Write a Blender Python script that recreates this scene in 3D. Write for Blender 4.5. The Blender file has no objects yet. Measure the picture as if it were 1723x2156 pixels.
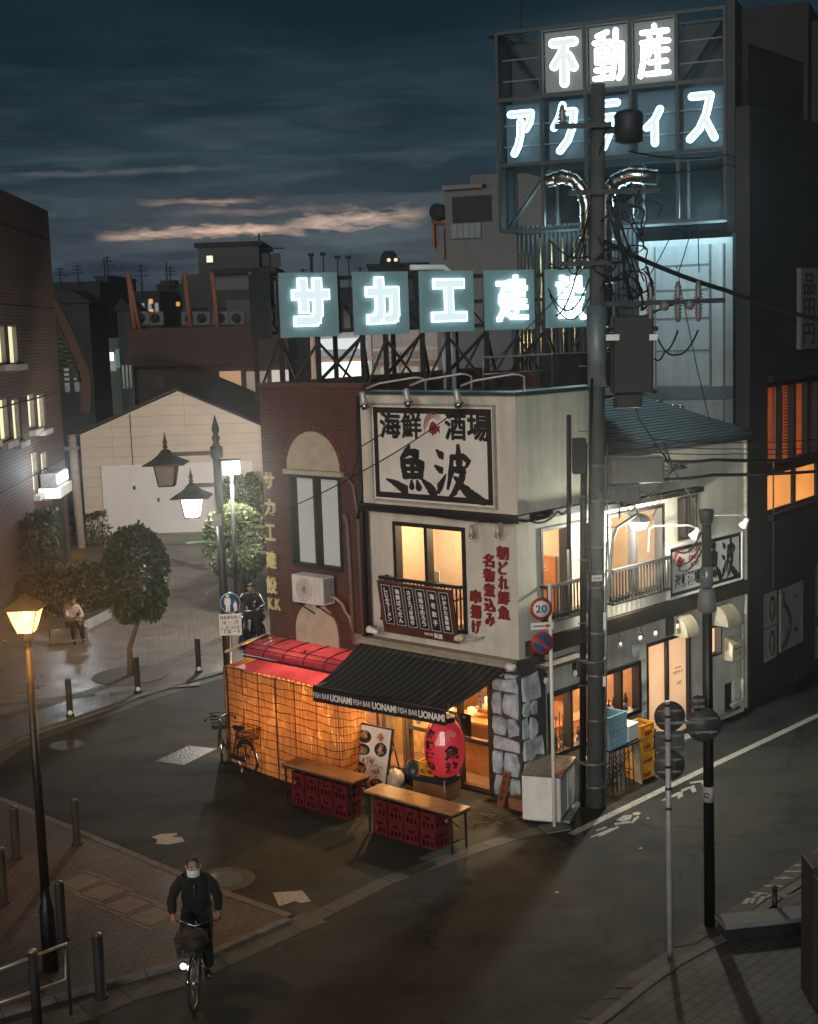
import bpy, math, random
from mathutils import Vector, Matrix
random.seed(7)
scn = bpy.context.scene
COL = scn.collection
R = math.radians

# ---------------------------------------------------------------- camera
CAM_H, CAM_PITCH, CAM_ROLL, F, CX, CY = 8.5, R(7.68), 0.0339, 2930.0, 861.5, 1078.0
cam_d = bpy.data.cameras.new('camera')
cam = bpy.data.objects.new('camera', cam_d)
COL.objects.link(cam)
scn.camera = cam
cam_d.sensor_fit = 'HORIZONTAL'
cam_d.sensor_width = 36.0
cam_d.lens = 36.0 * F / 1723.0
cam_d.clip_start = 0.1
cam_d.clip_end = 4000
FWD = Vector((0, math.cos(CAM_PITCH), -math.sin(CAM_PITCH)))
RGT = Vector((1, 0, 0))
UPV = RGT.cross(FWD)
cr, sr = math.cos(CAM_ROLL), math.sin(CAM_ROLL)
# measured ray of a photo position (1723 x 2156 frame), used to survey where things stand
def ray(px, py):
 u = (px - CX) / F
 v = -(py - CY) / F
 a = u * cr + v * sr
 b = -u * sr + v * cr
 return FWD + RGT * a + UPV * b
EYE = Vector((0, 0, CAM_H))
def at(px, py, z=0.0):
 d = ray(px, py)
 return EYE + d * ((z - CAM_H) / d.z)
def aty(px, py, y):
 d = ray(px, py)
 return EYE + d * (y / d.y)
# camera axes in the world: image-right and image-up
IR = Vector(RGT * cr) + Vector(UPV) * (-sr)
IU = Vector(RGT * sr) + Vector(UPV) * cr
m = Matrix((IR, IU, -FWD)).transposed()
cam.matrix_world = Matrix.Translation(EYE) @ m.to_4x4()

# ---------------------------------------------------------------- exposure
scn.view_settings.view_transform = 'Standard'
scn.view_settings.look = 'None'
scn.view_settings.gamma = 1.0
scn.view_settings.use_curve_mapping = False
scn.view_settings.exposure = 0.0
scn.render.engine = 'CYCLES'
scn.cycles.use_denoising = True
scn.cycles.max_bounces = 6
scn.cycles.diffuse_bounces = 3
scn.cycles.glossy_bounces = 3
scn.cycles.transmission_bounces = 4
scn.cycles.transparent_max_bounces = 12
scn.cycles.sample_clamp_indirect = 6
scn.cycles.sample_clamp_direct = 14
scn.cycles.use_adaptive_sampling = False
scn.cycles.caustics_reflective = False
scn.cycles.caustics_refractive = False
scn.cycles.blur_glossy = 1.0
scn.cycles.use_light_tree = True

# ---------------------------------------------------------------- dusk sky
SUN_EL, SUN_AZ = R(12), R(194)       # fill direction, low from behind the camera
world = bpy.data.worlds.new('World')
scn.world = world
world.use_nodes = True
wt = world.node_tree
for n in list(wt.nodes):
 wt.nodes.remove(n)
def wn(t, **k):
 n = wt.nodes.new(t)
 for a, b in k.items():
  setattr(n, a, b)
 return n
def wmath(op, a, b=None, clamp=False):
 n = wn('ShaderNodeMath', operation=op, use_clamp=clamp)
 for i, x in enumerate((a, b)):
  if x is None:
   continue
  if isinstance(x, (int, float)):
   n.inputs[i].default_value = x
  else:
   wt.links.new(x, n.inputs[i])
 return n.outputs[0]
def wramp(fac, stops):
 n = wn('ShaderNodeValToRGB')
 e = n.color_ramp.elements
 while len(e) > 1:
  e.remove(e[-1])
 e[0].position = stops[0][0]
 e[0].color = (*stops[0][1], 1)
 for p, c in stops[1:]:
  k = e.new(p)
  k.color = (*c, 1)
 wt.links.new(fac, n.inputs[0])
 return n.outputs[0]
def wmix(fac, a, b, mode='MIX'):
 n = wn('ShaderNodeMix', data_type='RGBA', blend_type=mode)
 for sock, x in ((n.inputs[0], fac), (n.inputs[6], a), (n.inputs[7], b)):
  if isinstance(x, (int, float)):
   sock.default_value = x
  elif isinstance(x, tuple):
   sock.default_value = (*x, 1)
  else:
   wt.links.new(x, sock)
 return n.outputs[2]
tc = wn('ShaderNodeTexCoord')
sep = wn('ShaderNodeSeparateXYZ')
wt.links.new(tc.outputs['Generated'], sep.inputs[0])
el = wmath('MULTIPLY', wmath('ARCSINE', sep.outputs[2]), 57.2958)        # degrees above the horizon
az = wmath('MULTIPLY', wmath('ARCTAN2', sep.outputs[0], sep.outputs[1]), 57.2958)
def wnoise(sx, sy, scale, detail=5, rough=0.55, seed=0.0, dist=0.0):
 c = wn('ShaderNodeCombineXYZ')
 wt.links.new(wmath('MULTIPLY', az, sx), c.inputs[0])
 wt.links.new(wmath('MULTIPLY', el, sy), c.inputs[1])
 c.inputs[2].default_value = seed
 n = wn('ShaderNodeTexNoise')
 n.inputs['Scale'].default_value = scale
 n.inputs['Detail'].default_value = detail
 n.inputs['Roughness'].default_value = rough
 n.inputs['Distortion'].default_value = dist
 wt.links.new(c.outputs[0], n.inputs['Vector'])
 return n.outputs['Fac']
eln = wmath('DIVIDE', el, 30.0, True)
base = wramp(eln, [(0.0, (.030, .050, .072)), (.08, (.042, .062, .080)), (.15, (.036, .060, .076)), (.24, (.021, .040, .053)),
                   (.36, (.0095, .0225, .0325)), (.48, (.0050, .0145, .0225)), (1.0, (.004, .012, .020))])
n1 = wnoise(0.075, 0.45, 1.0, 6, .58, 3.0, .4)
n2 = wnoise(0.16, 1.1, 1.0, 5, .6, 9.0, .5)
dark = wramp(n1, [(.34, (.26, .31, .40)), (.46, (.62, .68, .75)), (.54, (1.05, 1.05, 1.05)), (.66, (1.75, 1.62, 1.52))])
low = wmath('MULTIPLY', wmath('SUBTRACT', 1.0, wmath('DIVIDE', el, 12.0, True)), 1.0)
cl = wmix(wmath('ADD', wmath('MULTIPLY', low, .65), .35), base, wmix(1.0, base, dark, 'MULTIPLY'))
stre = wramp(n2, [(.48, (0, 0, 0)), (.70, (.060, .066, .074))])
cl = wmix(low, cl, wmix(1.0, cl, stre, 'ADD'))
# navy cloud bank under the bright band
bank = wramp(wnoise(.11, .75, 1.0, 5, .6, 21.0, .3), [(.44, (1, 1, 1)), (.53, (.36, .44, .54))])
bankf = wmath('MULTIPLY', wmath('SUBTRACT', 1.0, wmath('DIVIDE', wmath('ABSOLUTE', wmath('SUBTRACT', el, 2.6)), 2.4, True)), .9)
cl = wmix(bankf, cl, wmix(1.0, cl, bank, 'MULTIPLY'))
# pale light low over the roofs, then the afterglow seen through ragged gaps:
# (azimuth from, to, elevation at the middle, slope, half height, colour)
rag = wnoise(.75, 3.4, 1.0, 6, .62, 5.0, .3)
rag2 = wnoise(.16, .5, 1.0, 4, .6, 2.0, .2)
tone = wnoise(.4, 1.2, 1.0, 3, .5, 13.0, .2)
gl0 = wmath('SUBTRACT', 1.0, wmath('DIVIDE', wmath('ABSOLUTE', wmath('SUBTRACT', el, 3.6)), 2.6, True), True)
gl0 = wmath('MULTIPLY', gl0, wmath('SUBTRACT', 1.0, wmath('DIVIDE', wmath('ABSOLUTE', wmath('ADD', az, 6.0)), 15.0, True)))
gl0 = wmath('MULTIPLY', gl0, wmath('MULTIPLY', wmath('SUBTRACT', rag2, .36), 4.0, True))
cl = wmix(wmath('MULTIPLY', gl0, .75), cl, (.125, .125, .135))
for a0, a1, e0, slp, hh, col in ((-12.2, -3.6, 3.92, .030, .33, (.84, .56, .42)), (-5.2, 1.4, 4.22, .050, .52, (.68, .49, .39)),
                                 (-10.6, -5.0, 5.10, .015, .20, (.42, .28, .22)), (-17.2, -13.4, 4.72, .0, .14, (.34, .21, .17)),
                                 (-9.2, -1.0, 4.72, .02, .20, (.20, .16, .15)), (-7.9, -6.0, 7.2, 0., .20, (.13, .13, .14)), (-16.5, -5.5, 6.3, .02, .22, (.085, .095, .105))):
 mid = (a0 + a1) / 2
 line = wmath('ADD', e0, wmath('MULTIPLY', wmath('SUBTRACT', az, mid), slp))
 dv = wmath('ABSOLUTE', wmath('SUBTRACT', el, wmath('ADD', line, wmath('MULTIPLY', wmath('SUBTRACT', rag2, .5), .6))))
 edge = wmath('MULTIPLY', wmath('SUBTRACT', rag, .42), hh * 2.8)
 fv = wmath('SUBTRACT', 1.05, wmath('DIVIDE', wmath('ADD', dv, edge), hh), True)
 fv = wmath('MULTIPLY', fv, wmath('MULTIPLY', wmath('SUBTRACT', az, a0), .5, True))
 fv = wmath('MULTIPLY', fv, wmath('MULTIPLY', wmath('SUBTRACT', a1, az), .5, True))
 fv = wmath('MULTIPLY', fv, wmath('ADD', .55, wmath('MULTIPLY', tone, .8)), True)
 cl = wmix(fv, cl, col)
sky = wn('ShaderNodeTexSky')
sky.sky_type = 'NISHITA'
sky.sun_disc = False
sky.sun_elevation = SUN_EL
sky.sun_rotation = SUN_AZ
bg1 = wn('ShaderNodeBackground')
wt.links.new(cl, bg1.inputs[0])
bg1.inputs[1].default_value = 1.0
bg2 = wn('ShaderNodeBackground')
wt.links.new(sky.outputs[0], bg2.inputs[0])
bg2.inputs[1].default_value = 0.0003
ash = wn('ShaderNodeAddShader')
wt.links.new(bg1.outputs[0], ash.inputs[0])
wt.links.new(bg2.outputs[0], ash.inputs[1])
wo = wn('ShaderNodeOutputWorld')
wt.links.new(ash.outputs[0], wo.inputs[0])

# one low wide sun lamp, standing in for street lights behind the camera
sd = bpy.data.lights.new('sun', 'SUN')
sd.energy = 1.5
sd.angle = R(28)
sd.color = (.96, .98, .93)
sun = bpy.data.objects.new('sun', sd)
COL.objects.link(sun)
sun.rotation_euler = (R(90) - SUN_EL, 0, R(180) - SUN_AZ)

# ---------------------------------------------------------------- materials
class NT:
 def __init__(s, name):
  s.mat = bpy.data.materials.new(name)
  s.mat.use_nodes = True
  s.t = s.mat.node_tree
  s.b = s.t.nodes['Principled BSDF']
  s.out = s.t.nodes['Material Output']
 def n(s, t, **k):
  x = s.t.nodes.new(t)
  for a, b in k.items():
   setattr(x, a, b)
  return x
 def l(s, a, b):
  s.t.links.new(a, b)
 def val(s, sock, x):
  if isinstance(x, (int, float)):
   sock.default_value = x
  elif isinstance(x, tuple):
   sock.default_value = (*x, 1) if len(x) == 3 else x
  else:
   s.l(x, sock)
 def math(s, op, a, b=None, clamp=False):
  x = s.n('ShaderNodeMath', operation=op, use_clamp=clamp)
  s.val(x.inputs[0], a)
  if b is not None:
   s.val(x.inputs[1], b)
  return x.outputs[0]
 def mix(s, f, a, b, mode='MIX'):
  x = s.n('ShaderNodeMix', data_type='RGBA', blend_type=mode)
  s.val(x.inputs[0], f)
  s.val(x.inputs[6], a)
  s.val(x.inputs[7], b)
  return x.outputs[2]
 def ramp(s, f, stops):
  x = s.n('ShaderNodeValToRGB')
  e = x.color_ramp.elements
  while len(e) > 1:
   e.remove(e[-1])
  e[0].position = stops[0][0]
  e[0].color = (*stops[0][1], 1)
  for p, c in stops[1:]:
   k = e.new(p)
   k.color = (*c, 1)
  s.l(f, x.inputs[0])
  return x.outputs[0]
 def pos(s):
  return s.n('ShaderNodeNewGeometry').outputs['Position']
 def obj(s):
  return s.n('ShaderNodeTexCoord').outputs['Object']
 def noise(s, scale, detail=4, rough=.55, vec=None, stretch=None, dist=0):
  x = s.n('ShaderNodeTexNoise')
  x.inputs['Scale'].default_value = scale
  x.inputs['Detail'].default_value = detail
  x.inputs['Roughness'].default_value = rough
  x.inputs['Distortion'].default_value = dist
  v = vec or s.pos()
  if stretch:
   mp = s.n('ShaderNodeVectorMath', operation='MULTIPLY')
   s.l(v, mp.inputs[0])
   mp.inputs[1].default_value = stretch
   v = mp.outputs[0]
  s.l(v, x.inputs['Vector'])
  return x.outputs['Fac']
 def planar(s, ang, flat=False, off=(0, 0)):
  "coordinates along a wall that runs at ang degrees (u along, v up); flat: u, v on the ground"
  v = s.pos()
  d1 = s.n('ShaderNodeVectorMath', operation='DOT_PRODUCT')
  s.l(v, d1.inputs[0])
  d1.inputs[1].default_value = (math.cos(R(ang)), math.sin(R(ang)), 0)
  d2 = s.n('ShaderNodeVectorMath', operation='DOT_PRODUCT')
  s.l(v, d2.inputs[0])
  d2.inputs[1].default_value = (-math.sin(R(ang)), math.cos(R(ang)), 0) if flat else (0, 0, 1)
  c = s.n('ShaderNodeCombineXYZ')
  s.l(s.math('ADD', d1.outputs['Value'], off[0]), c.inputs[0])
  s.l(s.math('ADD', d2.outputs['Value'], off[1]), c.inputs[1])
  return c.outputs[0]
 def brick(s, vec, w, h, mortar, c1, c2, cm, offset=.5, bias=0.0):
  x = s.n('ShaderNodeTexBrick')
  x.offset = offset
  x.inputs['Scale'].default_value = 1.0
  x.inputs['Brick Width'].default_value = w
  x.inputs['Row Height'].default_value = h
  x.inputs['Mortar Size'].default_value = mortar
  x.inputs['Mortar Smooth'].default_value = .2
  x.inputs['Bias'].default_value = bias
  s.val(x.inputs['Color1'], c1)
  s.val(x.inputs['Color2'], c2)
  s.val(x.inputs['Mortar'], cm)
  s.l(vec, x.inputs['Vector'])
  return x.outputs['Color'], x.outputs['Fac']
 def bump(s, h, strength=.3, dist=.02):
  x = s.n('ShaderNodeBump')
  x.inputs['Strength'].default_value = strength
  x.inputs['Distance'].default_value = dist
  s.l(h, x.inputs['Height'])
  s.l(x.outputs[0], s.b.inputs['Normal'])
 def set(s, col=None, rough=None, metal=None, spec=None):
  if col is not None:
   s.val(s.b.inputs['Base Color'], col)
  if rough is not None:
   s.val(s.b.inputs['Roughness'], rough)
  if metal is not None:
   s.b.inputs['Metallic'].default_value = metal
  if spec is not None:
   s.b.inputs['Specular IOR Level'].default_value = spec
  return s

def scale_c(c, k):
 return tuple(min(1, x * k) for x in c)
def plain(name, col, rough=.6, metal=0.0, var=.25, nscale=6.0, bump=0.0, streak=False, spec=None):
 "a surface with uneven tone: blotches, and rain streaks where asked"
 t = NT(name)
 f = t.noise(nscale, 5, .6)
 c = t.mix(t.ramp(f, [(.3, (0, 0, 0)), (.7, (1, 1, 1))]), scale_c(col, 1 - var), scale_c(col, 1 + var * .6))
 if streak:
  g = t.noise(1.0, 4, .6, stretch=(3.5, 3.5, .22))
  c = t.mix(t.ramp(g, [(.46, (0, 0, 0)), (.76, (.6, .6, .6))]), c, scale_c(col, .5))
  g2 = t.noise(28, 3, .7)
  c = t.mix(t.ramp(g2, [(.66, (0, 0, 0)), (.8, (.35, .35, .35))]), c, scale_c(col, .55))
 t.set(c, t.math('ADD', t.math('MULTIPLY', f, .25), rough - .12), metal, spec)
 if bump:
  t.bump(t.noise(nscale * 12, 4, .6), bump, .01)
 return t.mat
def emit(name, col, strength, sampled=False):
 t = NT(name)
 t.set((0, 0, 0), .5)
 t.b.inputs['Base Color'].default_value = (.02, .02, .02, 1)
 t.b.inputs['Emission Color'].default_value = (*col, 1)
 t.b.inputs['Emission Strength'].default_value = strength
 if not sampled:
  t.mat.cycles.emission_sampling = 'NONE'     # shines, but the lamps beside it do the lighting
 return t.mat
def glass(name, refl=.10, tint=(1, 1, 1), rough=.03):
 t = NT(name)
 tr = t.n('ShaderNodeBsdfTransparent')
 tr.inputs[0].default_value = (*tint, 1)
 gl = t.n('ShaderNodeBsdfGlossy')
 gl.inputs['Roughness'].default_value = rough
 mx = t.n('ShaderNodeMixShader')
 mx.inputs[0].default_value = refl
 t.l(tr.outputs[0], mx.inputs[1])
 t.l(gl.outputs[0], mx.inputs[2])
 t.l(mx.outputs[0], t.out.inputs[0])
 return t.mat

M = {}
M['cream'] = plain('cream_render', (.57, .535, .47), .85, var=.14, nscale=2.2, bump=.35, streak=True)
M['cream_side'] = plain('cream_render_side', (.56, .54, .45), .85, var=.14, nscale=2.2, bump=.35, streak=True)
M['arch'] = plain('arch_plaster', (.42, .37, .28), .9, var=.18, nscale=5, bump=.3)
M['black'] = plain('black_paint', (.010, .010, .011), .62, var=.4)
M['black_matte'] = plain('black_matte', (.012, .012, .013), .8, var=.4)
M['dark_metal'] = plain('dark_metal', (.03, .032, .036), .45, .6, var=.4)
M['pole_black'] = plain('pole_black', (.007, .007, .008), .42, .2, var=.4)
M['grey_metal'] = plain('grey_metal', (.22, .22, .22), .42, .7, var=.25)
M['steel'] = plain('bright_steel', (.55, .55, .55), .25, 1.0, var=.2)
M['white'] = plain('white_paint', (.70, .68, .64), .5, var=.12, streak=True)
M['white_clean'] = plain('white_clean', (.75, .73, .70), .5, var=.06)
M['ink'] = plain('sign_ink', (.012, .012, .013), .6, var=.3)
M['ink_red'] = plain('red_ink', (.24, .018, .022), .55, var=.3, nscale=14)
M['wood'] = plain('stained_wood', (.20, .085, .035), .5, var=.45, nscale=4)
M['wood_orange'] = plain('orange_wood', (.42, .17, .055), .45, var=.3, nscale=5)
M['plywood'] = plain('plywood', (.45, .27, .12), .42, var=.25, nscale=4)
M['brown'] = plain('brown_paint', (.085, .028, .018), .55, var=.35)
M['room_wall'] = plain('room_plaster', (.55, .44, .32), .9, var=.1)
M['rust'] = plain('rusty_steel', (.22, .075, .04), .8, var=.5, nscale=9)
M['concrete'] = plain('concrete', (.30, .30, .29), .9, var=.25, nscale=2.5, bump=.3, streak=True)
M['kerb'] = plain('kerb_concrete', (.12, .12, .112), .85, var=.35, nscale=5, bump=.3)
M['gutter'] = plain('gutter_concrete', (.065, .066, .062), .8, var=.4, nscale=3, bump=.3)
t = NT('road_paint')
f = t.noise(14, 6, .75)
t.set(t.mix(t.ramp(f, [(.36, (0, 0, 0)), (.46, (1, 1, 1))]), (.035, .037, .035), t.mix(t.noise(3, 4), (.24, .24, .22), (.46, .46, .43))), .75)
M['paint'] = t.mat
M['glass'] = glass('window_glass', .07)
M['glass_dark'] = plain('dark_glass', (.02, .025, .03), .12, .0, var=.3)
M['plastic_wrap'] = glass('clear_plastic', .07, rough=.16)
M['skin'] = plain('skin', (.30, .15, .09), .55, var=.12, nscale=20)
M['cloth_black'] = plain('black_cloth', (.005, .005, .006), .9, var=.35, nscale=18)
M['hair'] = plain('dark_hair', (.010, .008, .007), .6, var=.3)
M['rubber'] = plain('tyre_rubber', (.012, .012, .012), .75, var=.3)
M['gold'] = plain('gold_letters', (.62, .52, .26), .45, .0, var=.25, nscale=10)
M['crate_red'] = plain('red_crate_plastic', (.10, .010, .015), .5, var=.3)
M['crate_yellow'] = plain('yellow_crate_plastic', (.72, .34, .025), .42, var=.12)
M['crate_blue'] = plain('blue_crate_plastic', (.27, .45, .53), .4, var=.15)
M['foam'] = plain('white_foam', (.78, .77, .73), .8, var=.08)
M['sign_blue'] = plain('sign_blue', (.015, .09, .20), .35, var=.15)
M['sign_red'] = plain('sign_red', (.38, .025, .03), .35, var=.15)
M['cable'] = plain('cable', (.006, .006, .007), .85, var=.3)
M['transformer'] = plain('transformer_paint', (.012, .013, .013), .6, var=.3)
M['porcelain'] = plain('porcelain', (.15, .13, .115), .3, var=.2)

# ---------------------------------------------------------------- mesh tools
class Fr:
 "a frame standing on the ground: x along, y outward (towards the street), z up"
 def __init__(s, o, ang, out=1):
  s.o = Vector((o[0], o[1], o[2] if len(o) > 2 else 0))
  a = R(ang)
  s.x = Vector((math.cos(a), math.sin(a), 0))
  s.y = Vector((math.sin(a), -math.cos(a), 0)) * out
  s.z = Vector((0, 0, 1))
  s.ang = ang
 def p(s, x, y, z):
  return s.o + s.x * x + s.y * y + s.z * z
 def sz(s, px, py, d=0.0):
  "along / height where a photo position meets this frame's wall plane at depth d"
  o = s.o + s.y * d
  r = ray(px, py)
  t = (o - EYE).dot(s.y) / r.dot(s.y)
  q = EYE + r * t
  return (q - o).dot(s.x), q.z
 def sd(s, px, py, z=0):
  q = at(px, py, z) - s.o
  return q.dot(s.x), q.dot(s.y)
 def tilt(s, base, deg):
  "a copy whose z leans back by deg, origin at base (x,y,z)"
  f = Fr((0, 0, 0), s.ang)
  f.o = s.p(*base)
  f.x, a = s.x, R(deg)
  f.z = s.z * math.cos(a) - s.y * math.sin(a)
  f.y = s.y * math.cos(a) + s.z * math.sin(a)
  return f
W0 = Fr((0, 0, 0), 0, -1)         # world axes: y really is +y

class MB:
 def __init__(s):
  s.v, s.f, s.mi, s.sm = [], [], [], []
 def add(s, vs, fs, mi=0, smooth=False):
  b = len(s.v)
  s.v += [Vector(v) for v in vs]
  for f in fs:
   s.f.append([b + i for i in f])
   s.mi.append(mi)
   s.sm.append(smooth)
  return s
 def box(s, fr, x0, x1, y0, y1, z0, z1, mi=0):
  c = [fr.p(x, y, z) for z in (z0, z1) for y in (y0, y1) for x in (x0, x1)]
  return s.add(c, [(0, 2, 3, 1), (4, 5, 7, 6), (0, 1, 5, 4), (2, 6, 7, 3), (0, 4, 6, 2), (1, 3, 7, 5)], mi)
 def cbox(s, fr, x, y, z, sx, sy, sz, mi=0):
  return s.box(fr, x - sx / 2, x + sx / 2, y - sy / 2, y + sy / 2, z - sz / 2, z + sz / 2, mi)
 def quad(s, a, b, c, d, mi=0):
  return s.add([a, b, c, d], [(0, 1, 2, 3)], mi)
 def poly(s, pts, mi=0):
  return s.add(pts, [tuple(range(len(pts)))], mi)
 def prism(s, pts, vec, mi=0, smooth=False):
  n = len(pts)
  vec = Vector(vec)
  vs = [Vector(p) for p in pts] + [Vector(p) + vec for p in pts]
  s.add(vs, [tuple(range(n))[::-1], tuple(range(n, 2 * n))], mi)
  b = len(s.v) - 2 * n
  for i in range(n):
   j = (i + 1) % n
   s.f.append([b + i, b + j, b + n + j, b + n + i])
   s.mi.append(mi)
   s.sm.append(smooth)
  return s
 def tube(s, path, r, n=8, mi=0, smooth=True, closed=False):
  path = [Vector(p) for p in path]
  m = len(path)
  rs = r if isinstance(r, (list, tuple)) else [r] * m
  vs, fs = [], []
  last = None
  for i, p in enumerate(path):
   if closed:
    t = path[(i + 1) % m] - path[i - 1]
   else:
    t = path[min(i + 1, m - 1)] - path[max(i - 1, 0)]
   if t.length < 1e-9:
    t = Vector((0, 0, 1))
   t.normalize()
   if last is None:
    a = Vector((0, 0, 1)) if abs(t.z) < .9 else Vector((1, 0, 0))
    u = t.cross(a).normalized()
   else:
    u = (last - t * last.dot(t))
    u = u.normalized() if u.length > 1e-6 else t.orthogonal().normalized()
   last = u
   w = t.cross(u)
   for k in range(n):
    an = 2 * math.pi * k / n
    vs.append(p + (u * math.cos(an) + w * math.sin(an)) * rs[i])
  for i in range(m if closed else m - 1):
   for k in range(n):
    a, b = i * n + k, i * n + (k + 1) % n
    c, d = ((i + 1) % m) * n + (k + 1) % n, ((i + 1) % m) * n + k
    fs.append((a, b, c, d))
  s.add(vs, fs, mi, smooth)
  if not closed:
   b = len(s.v) - len(vs)
   s.f.append([b + k for k in range(n)][::-1])
   s.f.append([b + (m - 1) * n + k for k in range(n)])
   s.mi += [mi, mi]
   s.sm += [False, False]
  return s
 def lathe(s, o, prof, n=16, mi=0, smooth=True, axis=None):
  o = Vector(o)
  ez = Vector(axis).normalized() if axis else Vector((0, 0, 1))
  ex = ez.orthogonal().normalized() if axis else Vector((1, 0, 0))
  ey = ez.cross(ex)
  vs, fs = [], []
  for r, z in prof:
   for k in range(n):
    a = 2 * math.pi * k / n
    vs.append(o + ez * z + (ex * math.cos(a) + ey * math.sin(a)) * max(r, 1e-4))
  for i in range(len(prof) - 1):
   for k in range(n):
    fs.append((i * n + k, i * n + (k + 1) % n, (i + 1) * n + (k + 1) % n, (i + 1) * n + k))
  fs.append(tuple(range(n))[::-1])
  fs.append(tuple((len(prof) - 1) * n + k for k in range(n)))
  return s.add(vs, fs, mi, smooth)
 def sphere(s, c, r, n=12, mi=0, sq=(1, 1, 1)):
  c = Vector(c)
  k = max(4, n // 2)
  prof = [(r * math.sin(math.pi * i / k), -r * math.cos(math.pi * i / k)) for i in range(k + 1)]
  b = len(s.v)
  s.lathe((0, 0, 0), prof, n, mi)
  for i in range(b, len(s.v)):
   v = s.v[i]
   s.v[i] = Vector((v.x * sq[0], v.y * sq[1], v.z * sq[2])) + c
  return s
 def disc(s, c, normal, r, th, n=24, mi=0):
  return s.lathe(c, [(r, 0), (r, th)], n, mi, False, normal)
 def text(s, fr, body, x0, x1, z0, z1, y=0.0, bold=0.0, th=.004, mi=0, jitter=0.0):
  "lettering fitted to a rectangle; heavy weights are thickened by shifted copies"
  heavy = bold > .03
  vs, fs = text_mesh(body, 0 if heavy else bold)
  xs = [v[0] for v in vs]
  ys = [v[1] for v in vs]
  ax, bx, ay, by = min(xs), max(xs), min(ys), max(ys)
  g = bold * 1.5 if heavy else 0
  kx = (x1 - x0) * (1 - g) / max(bx - ax, 1e-6)
  kz = (z1 - z0) * (1 - g) / max(by - ay, 1e-6)
  cx, cz = (x0 + x1) / 2, (z0 + z1) / 2
  gx, gz = g * (x1 - x0) / max(1, len(body)) / 2, g * (z1 - z0) / 2
  for n, (i, j) in enumerate(((0, 0), (1, .5), (-1, -.5), (-.6, 1), (.6, -1), (.9, -.8), (-.9, .8), (.3, 1), (-.3, -1)) if heavy else ((0, 0),)):
   s.add([fr.p(cx + (v[0] - (ax + bx) / 2) * kx + i * gx, y + ((th + n * .0004) if v[2] > 0 else 0), cz + (v[1] - (ay + by) / 2) * kz + j * gz) for v in vs], fs, mi)
  return s
 def strokes(s, fr, glyph, x0, x1, z0, z1, y, w, th, mi=0, square=False):
  "letters drawn with a round pen of width w"
  e = 0
  for line in glyph:
   pts = [(x0 + (x1 - x0) * a, z0 + (z1 - z0) * b) for a, b in line]
   for i, p in enumerate(pts):
    e += 1
    yy = y + th + e * .0006
    r, n = (w * .7071, 4) if square else (w / 2, 12)
    s.prism([fr.p(p[0] + r * math.cos((k + .5) * 2 * math.pi / n), y, p[1] + r * math.sin((k + .5) * 2 * math.pi / n)) for k in range(n)], fr.y * (yy - y), mi)
    if i:
     e += 1
     yy = y + th + e * .0006
     q = pts[i - 1]
     dx, dz = p[0] - q[0], p[1] - q[1]
     L = math.hypot(dx, dz) or 1
     nx, nz = -dz / L * w / 2, dx / L * w / 2
     s.prism([fr.p(q[0] + nx, y, q[1] + nz), fr.p(q[0] - nx, y, q[1] - nz), fr.p(p[0] - nx, y, p[1] - nz), fr.p(p[0] + nx, y, p[1] + nz)], fr.y * (yy - y), mi)
  return s
 def brush(s, fr, strokes, x0, x1, z0, z1, y, th=.004, mi=0, k=1.0, seed=1):
  "brush lettering: every stroke a list of (x, z, width) in the unit square"
  rr = random.Random(seed)
  sc = min(x1 - x0, z1 - z0)
  for n, st in enumerate(strokes):
   pts = []
   for i in range(len(st) - 1):
    a, b = st[i], st[i + 1]
    for t in range(5):
     u = t / 5
     pts.append([a[j] + (b[j] - a[j]) * u for j in range(3)])
   pts.append(list(st[-1]))
   L, Rr = [], []
   for i, p in enumerate(pts):
    a, b = pts[max(i - 1, 0)], pts[min(i + 1, len(pts) - 1)]
    dx, dz = (b[0] - a[0]) * (x1 - x0), (b[1] - a[1]) * (z1 - z0)
    q = math.hypot(dx, dz) or 1
    w = p[2] * sc * k / 2
    X, Z = x0 + p[0] * (x1 - x0), z0 + p[1] * (z1 - z0)
    w1, w2 = w * rr.uniform(.85, 1.12), w * rr.uniform(.85, 1.12)
    L.append((X - dz / q * w1, Z + dx / q * w1))
    Rr.append((X + dz / q * w2, Z - dx / q * w2))
   h = y + th + n * .0007
   for i in range(len(L) - 1):
    s.prism([fr.p(L[i][0], y, L[i][1]), fr.p(Rr[i][0], y, Rr[i][1]), fr.p(Rr[i + 1][0], y, Rr[i + 1][1]), fr.p(L[i + 1][0], y, L[i + 1][1])], fr.y * (h - y), mi)
   for e, nb in ((0, 1), (-1, -2)):
    p = pts[e]
    X, Z, w = x0 + p[0] * (x1 - x0), z0 + p[1] * (z1 - z0), p[2] * sc * k / 2
    s.prism([fr.p(X + w * math.cos(a * math.pi / 5), y, Z + w * math.sin(a * math.pi / 5)) for a in range(10)], fr.y * (h + .0003 - y), mi)
  return s
 def wall(s, fr, x0, x1, z0, z1, d0, d1, holes=(), mi=0):
  "a wall slab from depth d0 (inside) to d1 (outside) with rectangular openings (xa, xb, za, zb)"
  xs = sorted({x0, x1, *[h[0] for h in holes], *[h[1] for h in holes]})
  zs = sorted({z0, z1, *[h[2] for h in holes], *[h[3] for h in holes]})
  def hole(i, j):
   if i < 0 or j < 0 or i >= len(xs) - 1 or j >= len(zs) - 1:
    return True
   cx, cz = (xs[i] + xs[i + 1]) / 2, (zs[j] + zs[j + 1]) / 2
   return any(h[0] < cx < h[1] and h[2] < cz < h[3] for h in holes)
  P = fr.p
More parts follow.
